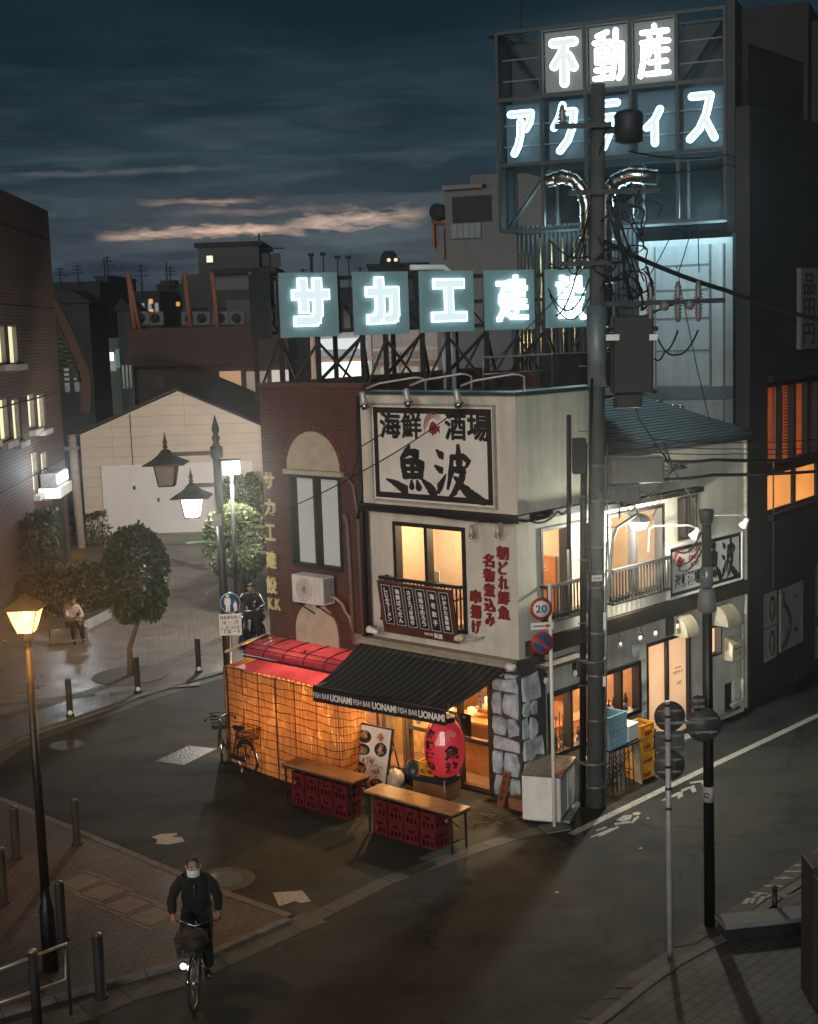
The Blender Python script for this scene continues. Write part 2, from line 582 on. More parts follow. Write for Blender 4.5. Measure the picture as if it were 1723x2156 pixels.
  for i in range(len(xs) - 1):
   for j in range(len(zs) - 1):
    if hole(i, j):
     continue
    a, b, c, d = xs[i], xs[i + 1], zs[j], zs[j + 1]
    s.quad(P(a, d1, c), P(b, d1, c), P(b, d1, d), P(a, d1, d), mi)
    s.quad(P(b, d0, c), P(a, d0, c), P(a, d0, d), P(b, d0, d), mi)
    if hole(i - 1, j):
     s.quad(P(a, d0, c), P(a, d1, c), P(a, d1, d), P(a, d0, d), mi)
    if hole(i + 1, j):
     s.quad(P(b, d1, c), P(b, d0, c), P(b, d0, d), P(b, d1, d), mi)
    if hole(i, j - 1):
     s.quad(P(a, d0, c), P(b, d0, c), P(b, d1, c), P(a, d1, c), mi)
    if hole(i, j + 1):
     s.quad(P(a, d1, d), P(b, d1, d), P(b, d0, d), P(a, d0, d), mi)
  return s
 def frame(s, fr, x0, x1, z0, z1, w, d0, d1, mi=0, mull=(), bars=()):
  "a rectangular frame butted at its corners, with upright mullions at mull and bars at heights bars"
  s.box(fr, x0, x1, d0, d1, z1 - w, z1, mi)
  s.box(fr, x0, x1, d0, d1, z0, z0 + w, mi)
  s.box(fr, x0, x0 + w, d0, d1, z0 + w, z1 - w, mi)
  s.box(fr, x1 - w, x1, d0, d1, z0 + w, z1 - w, mi)
  for q in mull:
   s.box(fr, q - w / 2, q + w / 2, d0, d1 - .004, z0 + w, z1 - w, mi)
  for q in bars:
   s.box(fr, x0 + w, x1 - w, d0 + .004, d1 - .008, q - w / 2, q + w / 2, mi)
  return s
 def build(s, name, mat, parent=None, loc=None, bevel=0.0):
  me = bpy.data.meshes.new(name)
  base = Vector((0, 0, 0))
  if parent is not None:
   base = WL[parent.name]
  elif loc is not None:
   base = Vector(loc)
  me.from_pydata([v - base for v in s.v], [], s.f)
  for mm in (mat if isinstance(mat, (list, tuple)) else [mat]):
   me.materials.append(mm)
  me.polygons.foreach_set('material_index', s.mi)
  me.polygons.foreach_set('use_smooth', s.sm)
  me.update()
  o = bpy.data.objects.new(name, me)
  COL.objects.link(o)
  if parent is not None:
   o.parent = parent
  else:
   o.location = base
  WL[o.name] = base
  if bevel:
   b = o.modifiers.new('bevel', 'BEVEL')
   b.width = bevel
   b.segments = 2
   b.limit_method = 'ANGLE'
   b.angle_limit = R(40)
  return o
WL = {}
_TX = {}
def text_mesh(body, bold=0.0, shear=0.0):
 k = (body, bold, shear)
 if k not in _TX:
  c = bpy.data.curves.new('t', 'FONT')
  c.body = body
  c.size = 1.0
  c.offset = bold
  c.extrude = .01
  c.resolution_u = 3
  c.shear = shear
  o = bpy.data.objects.new('t', c)
  COL.objects.link(o)
  dg = bpy.context.evaluated_depsgraph_get()
  dg.update()
  me = bpy.data.meshes.new_from_object(o.evaluated_get(dg))
  _TX[k] = ([tuple(v.co) for v in me.vertices], [tuple(p.vertices) for p in me.polygons])
  bpy.data.objects.remove(o)
  bpy.data.meshes.remove(me)
  bpy.data.curves.remove(c)
 return _TX[k]

def tag(o, label=None, cat=None, group=None, kind=None):
 if label:
  o['label'] = label
 if cat:
  o['category'] = cat
 if group:
  o['group'] = group
 if kind:
  o['kind'] = kind
 return o
def thing(name, label, cat, loc=(0, 0, 0), group=None):
 o = bpy.data.objects.new(name, None)
 COL.objects.link(o)
 o.empty_display_size = .2
 o.location = Vector(loc)
 WL[o.name] = Vector(loc)
 return tag(o, label, cat, group)
def struct(name, mb, mat, label=None):
 o = mb.build(name, mat)
 return tag(o, label or None, None, None, 'structure')
def copy_thing(src, loc, rz=0.0, label=None, group=None, scale=None):
 r = src.copy()
 COL.objects.link(r)
 r.location = Vector(loc)
 r.rotation_euler = (0, 0, rz)
 if scale:
  r.scale = (scale,) * 3
 if label:
  r['label'] = label
 if group:
  r['group'] = group
 WL[r.name] = Vector(loc)
 for ch in list(src.children):
  c = ch.copy()
  COL.objects.link(c)
  c.parent = r
  for g in list(ch.children):
   d = g.copy()
   COL.objects.link(d)
   d.parent = c
 return r
def lamp(name, loc, energy, col, radius=.06, parent=None, kind='POINT', size=None, rot=None, spot=None):
 d = bpy.data.lights.new(name, kind)
 d.energy = energy
 d.color = col
 if kind == 'AREA':
  d.shape = 'RECTANGLE'
  d.size, d.size_y = size
 else:
  d.shadow_soft_size = radius
 if kind == 'SPOT':
  d.spot_size, d.spot_blend = spot
 o = bpy.data.objects.new(name, d)
 COL.objects.link(o)
 if parent is not None:
  o.parent = parent
  o.location = Vector(loc) - WL[parent.name]
 else:
  o.location = Vector(loc)
 if rot:
  o.rotation_euler = rot
 return o
def arc(n, a0, a1):
 return [a0 + (a1 - a0) * i / n for i in range(n + 1)]
def sag(a, b, drop, n=14):
 a, b = Vector(a), Vector(b)
 return [a.lerp(b, i / n) - Vector((0, 0, drop * 4 * (i / n) * (1 - i / n))) for i in range(n + 1)]

# ================================================================ ground
def asphalt():
 t = NT('asphalt')
 a = t.noise(1.1, 6, .62)
 b = t.noise(75, 3, .7)
 c = t.mix(t.ramp(a, [(.32, (0, 0, 0)), (.72, (1, 1, 1))]), (.010, .0165, .0175), (.018, .027, .028))
 c = t.mix(t.ramp(b, [(.40, (0, 0, 0)), (.66, (1, 1, 1))]), t.mix(.55, c, (.008, .009, .009)), t.mix(.35, c, (.13, .13, .125)))
 w = t.noise(.5, 4, .6, stretch=(1, 2.2, 1))
 c = t.mix(t.ramp(w, [(.50, (0, 0, 0)), (.60, (.75, .75, .75))]), c, (.009, .012, .0125))
 tw = t.noise(1.0, 4, .6, vec=t.planar(46, True), stretch=(.06, .9, 1))
 c = t.mix(t.ramp(tw, [(.45, (0, 0, 0)), (.65, (.6, .6, .6))]), c, (.034, .042, .042))
 # thin cracks
 v = t.n('ShaderNodeTexVoronoi', feature='DISTANCE_TO_EDGE')
 v.inputs['Scale'].default_value = .38
 wv = t.n('ShaderNodeVectorMath', operation='ADD')
 nz = t.n('ShaderNodeTexNoise')
 nz.inputs['Scale'].default_value = 1.6
 nz.inputs['Detail'].default_value = 5
 t.l(t.pos(), nz.inputs['Vector'])
 t.l(t.pos(), wv.inputs[0])
 t.l(nz.outputs['Color'], wv.inputs[1])
 t.l(wv.outputs[0], v.inputs['Vector'])
 ck = t.ramp(v.outputs['Distance'], [(.0, (.8, .8, .8)), (.018, (0, 0, 0))])
 c = t.mix(t.math('MULTIPLY', ck, t.ramp(t.noise(.25, 2), [(.40, (0, 0, 0)), (.55, (1, 1, 1))])), c, (.002, .002, .002))
 sp = t.noise(9, 3, .7)
 c = t.mix(t.ramp(sp, [(.68, (0, 0, 0)), (.76, (.6, .6, .6))]), c, (.014, .014, .014))
 t.set(c, t.math('ADD', t.math('MULTIPLY', a, .25), .66))
 t.b.inputs['Specular IOR Level'].default_value = .25
 t.bump(b, .5, .010)
 return t.mat
M['asphalt'] = asphalt()
def paving(name, ang, w, h, c1, c2, cm, rough, wet=0.0):
 t = NT(name)
 v = t.planar(ang, True)
 col, fac = t.brick(v, w, h, .012, c1, c2, cm)
 a = t.noise(1.3, 5, .6)
 col = t.mix(t.ramp(a, [(.3, (0, 0, 0)), (.75, (.75, .75, .75))]), col, t.mix(1.0, col, (.5, .5, .5), 'MULTIPLY'))
 t.set(col, t.math('SUBTRACT', rough, t.math('MULTIPLY', t.ramp(t.noise(.8, 4, .6), [(.4, (0, 0, 0)), (.7, (1, 1, 1))]), wet), True))
 t.bump(t.math('SUBTRACT', 1.0, fac), .5, .012)
 return t.mat
M['plaza'] = paving('plaza_pavers', 55, .20, .10, (.17, .145, .125), (.11, .095, .085), (.03, .028, .026), .42, .16)
M['band'] = paving('dark_pavers', 55, .20, .10, (.055, .048, .042), (.04, .036, .033), (.02, .02, .02), .55, .1)
M['pave_near'] = paving('brick_pavers', 40, .20, .10, (.105, .072, .052), (.065, .048, .036), (.024, .02, .018), .72, .12)
M['pave_right'] = paving('square_pavers', 47, .30, .15, (.065, .067, .067), (.045, .047, .047), (.014, .014, .014), .8, .1)

g = MB()
g.quad((-150, -60, 0), (150, -60, 0), (150, 240, 0), (-150, 240, 0))
struct('road', g, M['asphalt'])

def strip(pts, w, z0, z1, side=1):
 "a kerb or gutter that follows a line on the ground"
 mb = MB()
 P = [Vector((p[0], p[1], 0)) for p in pts]
 off = []
 for i, p in enumerate(P):
  t = (P[min(i + 1, len(P) - 1)] - P[max(i - 1, 0)]).normalized()
  off.append(p + Vector((-t.y, t.x, 0)) * w * side)
 for i in range(len(P) - 1):
  a, b, c, d = P[i], P[i + 1], off[i + 1], off[i]
  L = (b - a).length
  n = max(1, round(L / .6))
  for k in range(n):
   u0, u1 = k / n + .006 / max(L, .1), (k + 1) / n - .006 / max(L, .1)
   q = [a.lerp(b, u0), a.lerp(b, u1), d.lerp(c, u1), d.lerp(c, u0)]
   mb.prism([v + Vector((0, 0, z0)) for v in q], (0, 0, z1 - z0))
 return mb
# plaza behind the side street
kl = [at(*p) for p in ((-160, 1700), (0, 1576), (36, 1556), (79, 1540), (216, 1494), (288, 1468), (400, 1434), (472, 1414), (560, 1388), (640, 1352))]
mb = MB()
top = kl + [at(640, 1120), at(30, 1120), Vector((-20, 40, 0)), Vector((-20, 24, 0))]
mb.prism([Vector((p.x, p.y, -.1)) for p in top], (0, 0, .13))
struct('plaza_paving', mb, M['plaza'])
struct('plaza_kerb', strip(kl, .18, -.02, .05, -1), M['kerb'])
struct('plaza_gutter', strip([p + Vector((.13, -.13, 0)) for p in kl], .34, .0, .006, -1), M['gutter'])
def ribbon(mb, pts, w, z):
 P = [Vector((p[0], p[1], z)) for p in pts]
 for i in range(len(P) - 1):
  t = (P[i + 1] - P[i]).normalized()
  n = Vector((-t.y, t.x, 0)) * w / 2
  mb.quad(P[i] - n, P[i + 1] - n, P[i + 1] + n, P[i] + n)
mb = MB()
for i, (pts, w) in enumerate(((((-40, 1492), (60, 1478), (200, 1462)), .34), (((0, 1512), (150, 1468), (270, 1432), (470, 1345)), .36), (((230, 1462), (340, 1447), (420, 1440)), .3),
    ((( 320, 1193), (434, 1190)), .5), (((330, 1172), (434, 1200)), .45), (((180, 1150), (434, 1146)), .5))):
 ribbon(mb, [at(*p, .03) for p in pts], w, .034 + i * .0015)
struct('paving_bands', mb, M['band'])
mb = MB()
ribbon(mb, [at(150, 1180, .03), at(172, 1162, .03)], .7, .045)
struct('tactile_paving', mb, plain('tactile_yellow', (.30, .17, .03), .7))

# near pavement at the lower left
A = [(-120, 1640), (35, 1700), (88, 1723), (172, 1758), (374, 1844), (462, 1881), (603, 1932)]
B = [(603, 1932), (455, 1996), (383, 2022), (220, 2066), (0, 2127), (-200, 2185)]
PZ = .05
pa, pb = [at(*p, PZ) for p in A], [at(*p, PZ) for p in B]
mb = MB()
pl = pa + pb[1:] + [Vector((-14, 16, 0)), Vector((-16, 22, 0))]
mb.prism([Vector((p.x, p.y, -.05)) for p in pl], (0, 0, .05 + PZ))
struct('pavement', mb, M['pave_near'])
struct('pavement_kerb', strip(pa, .13, -.02, PZ + .008, 1), M['kerb'])
struct('pavement_front_kerb', strip(pb, .13, -.02, PZ + .01, 1), M['kerb'])
gl = [at(*p) for p in ((690, 1942), (640, 1962), (396, 2075), (282, 2108), (198, 2145), (0, 2205))]
struct('gutter', strip(gl, .5, 0.0, .008, -1), M['gutter'])
gl2 = [at(*p) for p in ((640, 1957), (830, 1860), (1037, 1786), (1090, 1768), (1160, 1752), (1210, 1742))]
struct('shop_gutter', strip(gl2, .30, 0.0, .007, 1), M['gutter'])
mb = MB()
for i, (x, y) in enumerate(((172, 1857), (218, 1879), (268, 1905), (321, 1930))):
 c = at(x, y, PZ)
 f = Fr((c.x, c.y, 0), -40)
 mb.box(f, -.24, .24, -.24, .24, .03, PZ + .004)
 for k in (-1, 1):
  mb.box(f, -.34, .34, k * .30 - .03, k * .30 + .03, .03, PZ + .0035)
struct('paving_insets', mb, plain('stone_inset', (.13, .105, .08), .7, var=.5, nscale=12))

# painted marks
mb = MB()
ribbon(mb, [at(1202, 1757), at(1486, 1619), at(1722, 1507), at(2000, 1372)], .15, .004)
z8 = lambda x, y: at(1033.8 + .4 * x, 1447 + .4 * y, .004)
for pg in ([(745, 662), (775, 656), (792, 660), (780, 672), (752, 674)], [(660, 700), (700, 674), (748, 672), (735, 695), (700, 708)],
           [(648, 716), (735, 704), (738, 714), (655, 726)], [(552, 752), (606, 734), (612, 740), (560, 757)], [(524, 787), (640, 740), (648, 747), (530, 792)],
           [(560, 783), (668, 731), (676, 738), (572, 789)], [(752, 690), (776, 676), (782, 684), (748, 716), (738, 716)],
           [(893, 597), (985, 553), (1010, 548), (1012, 575), (985, 590), (983, 570), (905, 600)],
           [(1000, 540), (1070, 515), (1083, 548), (1062, 555), (1050, 532), (1010, 550)], [(1045, 500), (1125, 488), (1127, 520), (1115, 522), (1110, 500), (1050, 508)],
           [(335, 1080), (345, 1074), (361, 1078), (352, 1086)], [(778, 848), (788, 843), (798, 847), (790, 853)], [(820, 688), (828, 684), (835, 690), (827, 694)]):
 mb.poly([z8(*p) for p in pg])
struct('road_marking', mb, M['paint'])
mb = MB()
z7 = lambda x, y: at(.44 * x, 1516 + .44 * y, .004)
mb.poly([z7(*p) for p in ((725, 560), (770, 546), (845, 541), (850, 552), (815, 562), (870, 560), (884, 582), (800, 597), (745, 592), (755, 574))])
mb.poly([z7(*p) for p in ((1306, 826), (1446, 815), (1488, 868), (1440, 876), (1410, 866), (1375, 880), (1336, 891))])
struct('worn_paint_patches', mb, M['paint'])
mb = MB()
mb.poly([z7(*p) for p in ((1370, 900), (1480, 872), (1560, 920), (1450, 950))])
struct('road_patch', mb, plain('new_asphalt', (.016, .016, .016), .7))

def speck(name, c1, c2, scale):
 t = NT(name)
 v = t.n('ShaderNodeTexVoronoi')
 v.inputs['Scale'].default_value = scale
 t.l(t.pos(), v.inputs['Vector'])
 c = t.mix(t.ramp(v.outputs['Distance'], [(.25, (1, 1, 1)), (.40, (0, 0, 0))]), c1, c2)
 t.set(c, .45, .3)
 t.bump(v.outputs['Distance'], .6, .01)
 return t.mat
M['iron'] = speck('cast_iron', (.035, .034, .032), (.15, .145, .135), 26)
M['iron_grid'] = speck('iron_grid', (.02, .02, .02), (.20, .19, .175), 22)
def manhole(px, py, r, ring, label):
 c = at(px, py)
 t = thing('manhole_cover', label, 'manhole cover', c, None)
 mb = MB()
 mb.disc(c + Vector((0, 0, .001)), (0, 0, 1), r, .008, 32)
 mb.build('lid', M['iron'], t)
 mb = MB()
 for a in range(32):
  a0, a1 = a * math.pi / 16, (a + 1) * math.pi / 16
  q = [c + Vector((math.cos(b) * rr, math.sin(b) * rr, .003)) for b, rr in ((a0, r + .006), (a1, r + .006), (a1, r + ring), (a0, r + ring))]
  mb.prism(q, (0, 0, .004))
 mb.build('rim', M['gutter'], t)
manhole(139, 1569, .33, .05, 'speckled round iron manhole cover in the side street by the plaza kerb')
manhole(470, 1853, .33, .17, 'round iron manhole cover with a wide pale rim behind the cyclist')
t = thing('drain_cover', 'rectangular chequered iron cover in the asphalt beside the parked bicycle', 'drain cover', at(392, 1590))
q = [at(*p, .003) for p in ((330, 1603), (388, 1611), (455, 1577), (397, 1571))]
MB().prism(q, (0, 0, .006)).build('lid', M['iron_grid'], t)
c = sum(q, Vector()) / 4
mb = MB()
for i in range(4):
 a, b = q[i], q[(i + 1) % 4]
 mb.prism([a, b, b + (b - c) * .06, a + (a - c) * .06], (0, 0, .004))
mb.build('rim', M['kerb'], t)

# right-hand pavement with its gutter gratings
rl = [(430, 1773), (700, 1535), (925, 1392), (1130, 1240), (1340, 1120), (1560, 960), (1720, 850), (1900, 735)]
rr_ = [(520, 1773), (820, 1540), (960, 1442), (1250, 1287), (1490, 1100), (1690, 978), (1900, 835)]
P8 = lambda x, y: (1033.8 + .4 * x, 1447 + .4 * y)
pr = [at(*P8(*p), .1) for p in rr_]
mb = MB()
pl = pr + [Vector((20, 30, 0)), Vector((20, 10, 0)), Vector((2.2, 10, 0))]
mb.prism([Vector((p.x, p.y, -.05)) for p in pl], (0, 0, .15))
struct('right_pavement', mb, M['pave_right'])
struct('right_kerb', strip(pr, .14, -.02, .118, -1), M['kerb'])
mb = MB()
L8 = [at(*P8(*p)) for p in rl]
q8 = [at(*P8(*p)) for p in rr_[:3]] + [at(*P8(*p)) for p in ((1205, 1300), (1440, 1122), (1600, 1012), (1760, 905), (1930, 800))]
for i in range(len(L8) - 1):
 mb.quad(*[Vector((v.x, v.y, .003)) for v in (L8[i], L8[i + 1], q8[i + 1], q8[i])])
struct('right_gutter', mb, M['gutter'])
def grate_mat():
 t = NT('drain_grating')
 col, fac = t.brick(t.planar(47, True), .05, .035, .012, (.008, .008, .008), (.010, .010, .010), (.040, .038, .030), offset=0.0)
 t.set(col, .8)
 return t.mat
M['grating'] = grate_mat()
gi = 0
for quads in ([(462, 1735), (572, 1650), (690, 1640), (560, 1757)], [(578, 1645), (640, 1590), (752, 1590), (695, 1636)], [(645, 1585), (705, 1540), (820, 1540), (757, 1585)],
              [(960, 1370), (1060, 1300), (1170, 1290), (1080, 1352)], [(1065, 1296), (1140, 1240), (1248, 1238), (1175, 1287)], [(1145, 1236), (1230, 1180), (1330, 1176), (1252, 1234)]):
 mb = MB()
 q = [at(*P8(*p), .006) for p in quads]
 mb.prism(q, (0, 0, .006))
 lab = ('steel drain grating in the right-hand gutter at the bottom edge, lowest of its row', 'steel drain grating in the right-hand gutter, middle one of the lower row',
           'steel drain grating in the right-hand gutter, uppermost of the lower row', 'steel drain grating beside the white pole foot, lowest of the upper row',
           'steel drain grating left of the black pole, middle of the upper row', 'steel drain grating right of the black pole, farthest of the upper row')[gi]
 o = mb.build('drain_grating', M['grating'], None, q[0])
 tag(o, lab, 'drain grating', 'drain gratings in the right-hand gutter')
 gi += 1
mb = MB()
for i in range(5):
 a, b = [(1370, 1082), (1440, 1048), (1495, 1008), (1548, 972), (1600, 940)][i], [(1460, 1090), (1535, 1050), (1590, 1008), (1640, 972), (1690, 940)][i]
 ribbon(mb, [at(*P8(*a)), at(*P8(*b))], .04, .009)
for pg in ([(1320, 1138), (1345, 1112), (1372, 1110), (1350, 1140)], [(1362, 1132), (1380, 1108), (1395, 1108), (1380, 1140)], [(1385, 1100), (1420, 1082), (1432, 1086), (1398, 1104)],
           [(1392, 1136), (1440, 1100), (1450, 1106), (1412, 1140)], [(1440, 1108), (1472, 1088), (1482, 1094), (1452, 1112)], [(1412, 1112), (1432, 1098), (1440, 1102), (1424, 1116)],
           [(1522, 994), (1545, 1000), (1568, 996), (1560, 1006), (1540, 1012)]):
 mb.poly([at(*P8(*p), .0105) for p in pg])
struct('gutter_marking', mb, M['paint'])
# low wall with a pale cap in the near right corner
t = thing('low_wall', 'low dark wall with a pale stone cap in the bottom right corner', 'wall', (4.05, 17.4, 0))
wf = Fr((4.05, 17.95, 0), 9)
MB().box(wf, .02, 4.2, -.2, .10, .0, .26).build('wall', plain('dark_wall_stone', (.005, .005, .006), .9, var=.4), t)
MB().box(wf, 0, 4.25, -.26, .14, .262, .32).build('coping', plain('coping_stone', (.12, .13, .135), .8), t, bevel=.012)

# ================================================================ the corner shop
C0 = at(1089, 1690)
FA, RA = -42, 45.5
C0 = C0 + Vector((math.cos(R(FA)), math.sin(R(FA)), 0)) * .12
FR = Fr(C0, FA)          # front walls: along x (negative = left), outward y
RW = Fr(C0, RA)          # street-side wall: along x away from the corner
def rect(fr, a, b, d=0.0):
 x0, z1 = fr.sz(*a, d)
 x1, z0 = fr.sz(*b, d)
 return x0, x1, z0, z1

shop = thing('corner_shop', 'cream rendered two-storey corner pub with stone pillar and lit windows', 'building', C0)
LF = -3.5                 # left end of the cream front
DEEP = -5.2
RL = 7.5                  # length of the street side
win_f = (-2.82, -1.16, 2.98, 4.84)
holes_f = [(-2.86, -1.12, 2.94, 4.88)]
mb = MB()
mb.wall(FR, LF, 0.02, 2.62, 5.08, -.16, .02, holes_f)
mb.build('front_wall', M['cream'], shop)
# upper sign parapet and the return
mb = MB()
mb.box(FR, LF, .14, -.2, .12, 5.20, 7.24)
mb.build('parapet', M['cream'], shop)
mb = MB()
mb.box(RW, .1, 2.20, -.2, .13, 5.20, 7.225)
mb.build('parapet_return', M['cream_side'], shop)
mb = MB()
mb.box(FR, LF - .02, .20, -.28, .19, 7.242, 7.30)
mb.box(RW, .24, 2.28, -.28, .19, 7.24, 7.297)
mb.build('parapet_cap', plain('cap_metal', (.05, .08, .09), .4, .3), shop)
mb = MB()
mb.box(FR, LF, .22, -.1, .20, 5.06, 5.19)
mb.box(RW, .24, 2.3, -.1, .20, 5.055, 5.185)
mb.box(RW, 2.3, 5.6, 0.03, .22, 4.99, 5.09)
mb.build('cornice', M['black'], shop)
holes_r = [(.62, 2.08, 3.2, 4.86), (2.62, 4.42, 3.2, 4.86), (4.92, 5.60, 4.06, 4.92)]
mb = MB()
mb.wall(RW, -.02, RL, 2.92, 5.95, -.16, .03, holes_r)
mb.build('street_wall', M['cream_side'], shop)
holes_g = [(.78, 2.12, .62, 1.84), (2.38, 3.62, .86, 1.90), (3.84, 5.38, .06, 2.16), (5.95, 6.55, 1.45, 2.10), (6.72, 7.12, .1, .75)]
mb = MB()
mb.wall(RW, .3, RL, 0, 2.60, -.14, -.02, holes_g)
mb.build('ground_floor_wall', plain('cream_lower', (.50, .485, .42), .85, var=.22, nscale=2, bump=.35, streak=True), shop)
mb = MB()
mb.box(RW, .3, RL + .02, -.15, .10, 2.602, 2.90)
mb.build('fascia_band', plain('band_brown', (.035, .022, .016), .7, var=.4), shop)
mb = MB()
mb.box(FR, LF - .5, -.05, -.16, .06, 2.40, 2.615)
mb.build('lintel', plain('lintel_metal', (.20, .18, .15), .6), shop)
# rear walls and roof so the rooms are closed
mb = MB()
mb.box(RW, RL - .16, RL + .001, -5.0, -.161, 0, 5.95)
mb.box(RW, .2, RL - .17, -5.0, -4.85, 0, 5.95)
mb.build('rear_wall', M['cream'], shop)
mb = MB()
mb.box(FR, LF, -.25, -5.0, -.3, 6.98, 7.04)
mb.build('flat_roof', plain('roof_sheet', (.03, .035, .038), .7), shop)
# tiled pitched roof over the street wing, with its rear slope and gable
mb = MB()
ridge0, ridge1 = RW.p(2.3, -2.6, 7.0), RW.p(6.4, -2.6, 6.95)
e0, e1 = RW.p(2.3, .16, 5.98), RW.p(RL + .1, .16, 5.98)
b0, b1 = RW.p(2.3, -5.1, 5.98), RW.p(RL + .1, -5.1, 5.98)
th = Vector((0, 0, .07))
for q in ((e0, e1, ridge1, ridge0), (b1, b0, ridge0, ridge1)):
 mb.prism(list(q), th)
mb.prism([e1, b1, ridge1], th)
def roof_tiles(name, ang, slope_dir, col):
 t = NT(name)
 v = t.pos()
 w = t.n('ShaderNodeTexWave', wave_type='BANDS', bands_direction='X')
 w.inputs['Scale'].default_value = 2.6
 c = t.n('ShaderNodeCombineXYZ')
 d = t.n('ShaderNodeVectorMath', operation='DOT_PRODUCT')
 t.l(v, d.inputs[0])
 d.inputs[1].default_value = (math.sin(R(ang)), -math.cos(R(ang)), 0)
 t.l(d.outputs['Value'], c.inputs[0])
 t.l(c.outputs[0], w.inputs['Vector'])
 f = t.noise(3, 4, .6)
 t.set(t.mix(f, scale_c(col, .6), scale_c(col, 1.4)), .42)
 t.bump(w.outputs['Fac'], .9, .05)
 return t.mat
mb.build('tiled_roof', roof_tiles('roof_tiles', RA, 1, (.05, .065, .075)), shop)
mb = MB()
mb.tube([RW.p(2.3, .22, 5.96), RW.p(RL + .12, .22, 5.94)], .055, 8)
mb.build('eaves_gutter', M['grey_metal'], shop)

# windows: frame (with mullions) > pane
def window(parent, fr, r, w=.06, d0=-.12, d1=.03, mull=(), bars=(), mat='black', name='window', gm='glass'):
 mb = MB()
 mb.frame(fr, *r, w, d0, d1, 0, mull, bars)
 f = mb.build(name, M[mat], parent)
 mb = MB()
 mb.box(fr, r[0] + w, r[1] - w, (d0 + d1) / 2 - .006, (d0 + d1) / 2, r[2] + w, r[3] - w)
 mb.build('pane', M[gm] if isinstance(gm, str) else gm, f)
 return f
window(shop, FR, (-2.86, -1.12, 2.94, 4.88), .075, -.13, .05, (-2.05,))
window(shop, RW, (.62, 2.08, 3.2, 4.86), .06, -.13, .05, (1.38,))
window(shop, RW, (2.62, 4.42, 3.2, 4.86), .06, -.13, .05, (3.5,))
window(shop, RW, (4.92, 5.60, 4.06, 4.92), .05, -.13, .05, (5.2, 5.34))
window(shop, RW, (.78, 2.12, .62, 1.84), .08, -.13, .04, (1.42,))
window(shop, RW, (2.38, 3.62, .86, 1.90), .08, -.13, .04, (2.98,))
window(shop, RW, (5.95, 6.55, 1.45, 2.10), .04, -.13, .03, (), (), 'black', 'window', 'glass')
MB().box(RW, 6.72, 7.12, -.14, -.10, .1, .75).build('vent_recess', M['black_matte'], shop)
# sliding entrance with frosted glass
t = NT('frosted_glass')
t.set(t.mix(t.noise(1.2, 3), (.66, .63, .57), (.76, .73, .67)), .6)
t.b.inputs['Transmission Weight'].default_value = .0
tl = t.n('ShaderNodeBsdfTranslucent')
tl.inputs[0].default_value = (.88, .80, .68, 1)
mx = t.n('ShaderNodeMixShader')
mx.inputs[0].default_value = .5
t.l(t.b.outputs[0], mx.inputs[1])
t.l(tl.outputs[0], mx.inputs[2])
t.l(mx.outputs[0], t.out.inputs[0])
M['frosted'] = t.mat
mb = MB()
mb.frame(RW, 3.84, 5.38, .06, 2.16, .06, -.13, .02, 0, (4.58,))
dr = mb.build('entrance_door', M['black'], shop)
MB().box(RW, 3.90, 5.32, -.07, -.06, .12, 2.10).build('frosted_pane', M['frosted'], dr)
mb = MB()
mb.text(RW, 'ウオナミ', 4.86, 5.20, 1.32, 1.40, -.058, .02, .003)
mb.text(RW, '入口', 4.98, 5.14, 1.10, 1.18, -.058, .02, .003)
mb.text(RW, '海鮮酒場', 4.92, 5.14, 1.44, 1.47, -.058, .0, .003)
mb.build('door_lettering', M['ink'], dr)
MB().box(RW, 3.84, 5.38, -.30, .25, 0, .055).build('step', M['concrete'], shop)
MB().box(RW, 3.6, 3.83, -.02, .015, .2, 2.55).build('door_post', M['cream_side'], shop)

# shopfront: glazed sliding doors between the pillar and the brick side
holes_s = [(-4.0, -2.75, .05, 2.35), (-2.68, -.72, .05, 2.35)]
mb = MB()
mb.frame(FR, -3.98, -2.75, .03, 2.39, .08, -.12, .0, 0, (-3.4,))
f1 = mb.build('shopfront_door', plain('shopfront_frame', (.05, .028, .018), .5), shop)
MB().box(FR, -3.9, -2.83, -.06, -.055, .11, 2.31).build('pane', M['glass'], f1)
mb = MB()
mb.frame(FR, -2.74, -.66, .03, 2.39, .08, -.12, .0, 0, (-2.1, -1.42), (.95,))
f1 = mb.build('shopfront_door', plain('shopfront_frame', (.05, .028, .018), .5), shop)
MB().box(FR, -2.66, -.74, -.06, -.055, .11, 2.31).build('pane', M['glass'], f1)
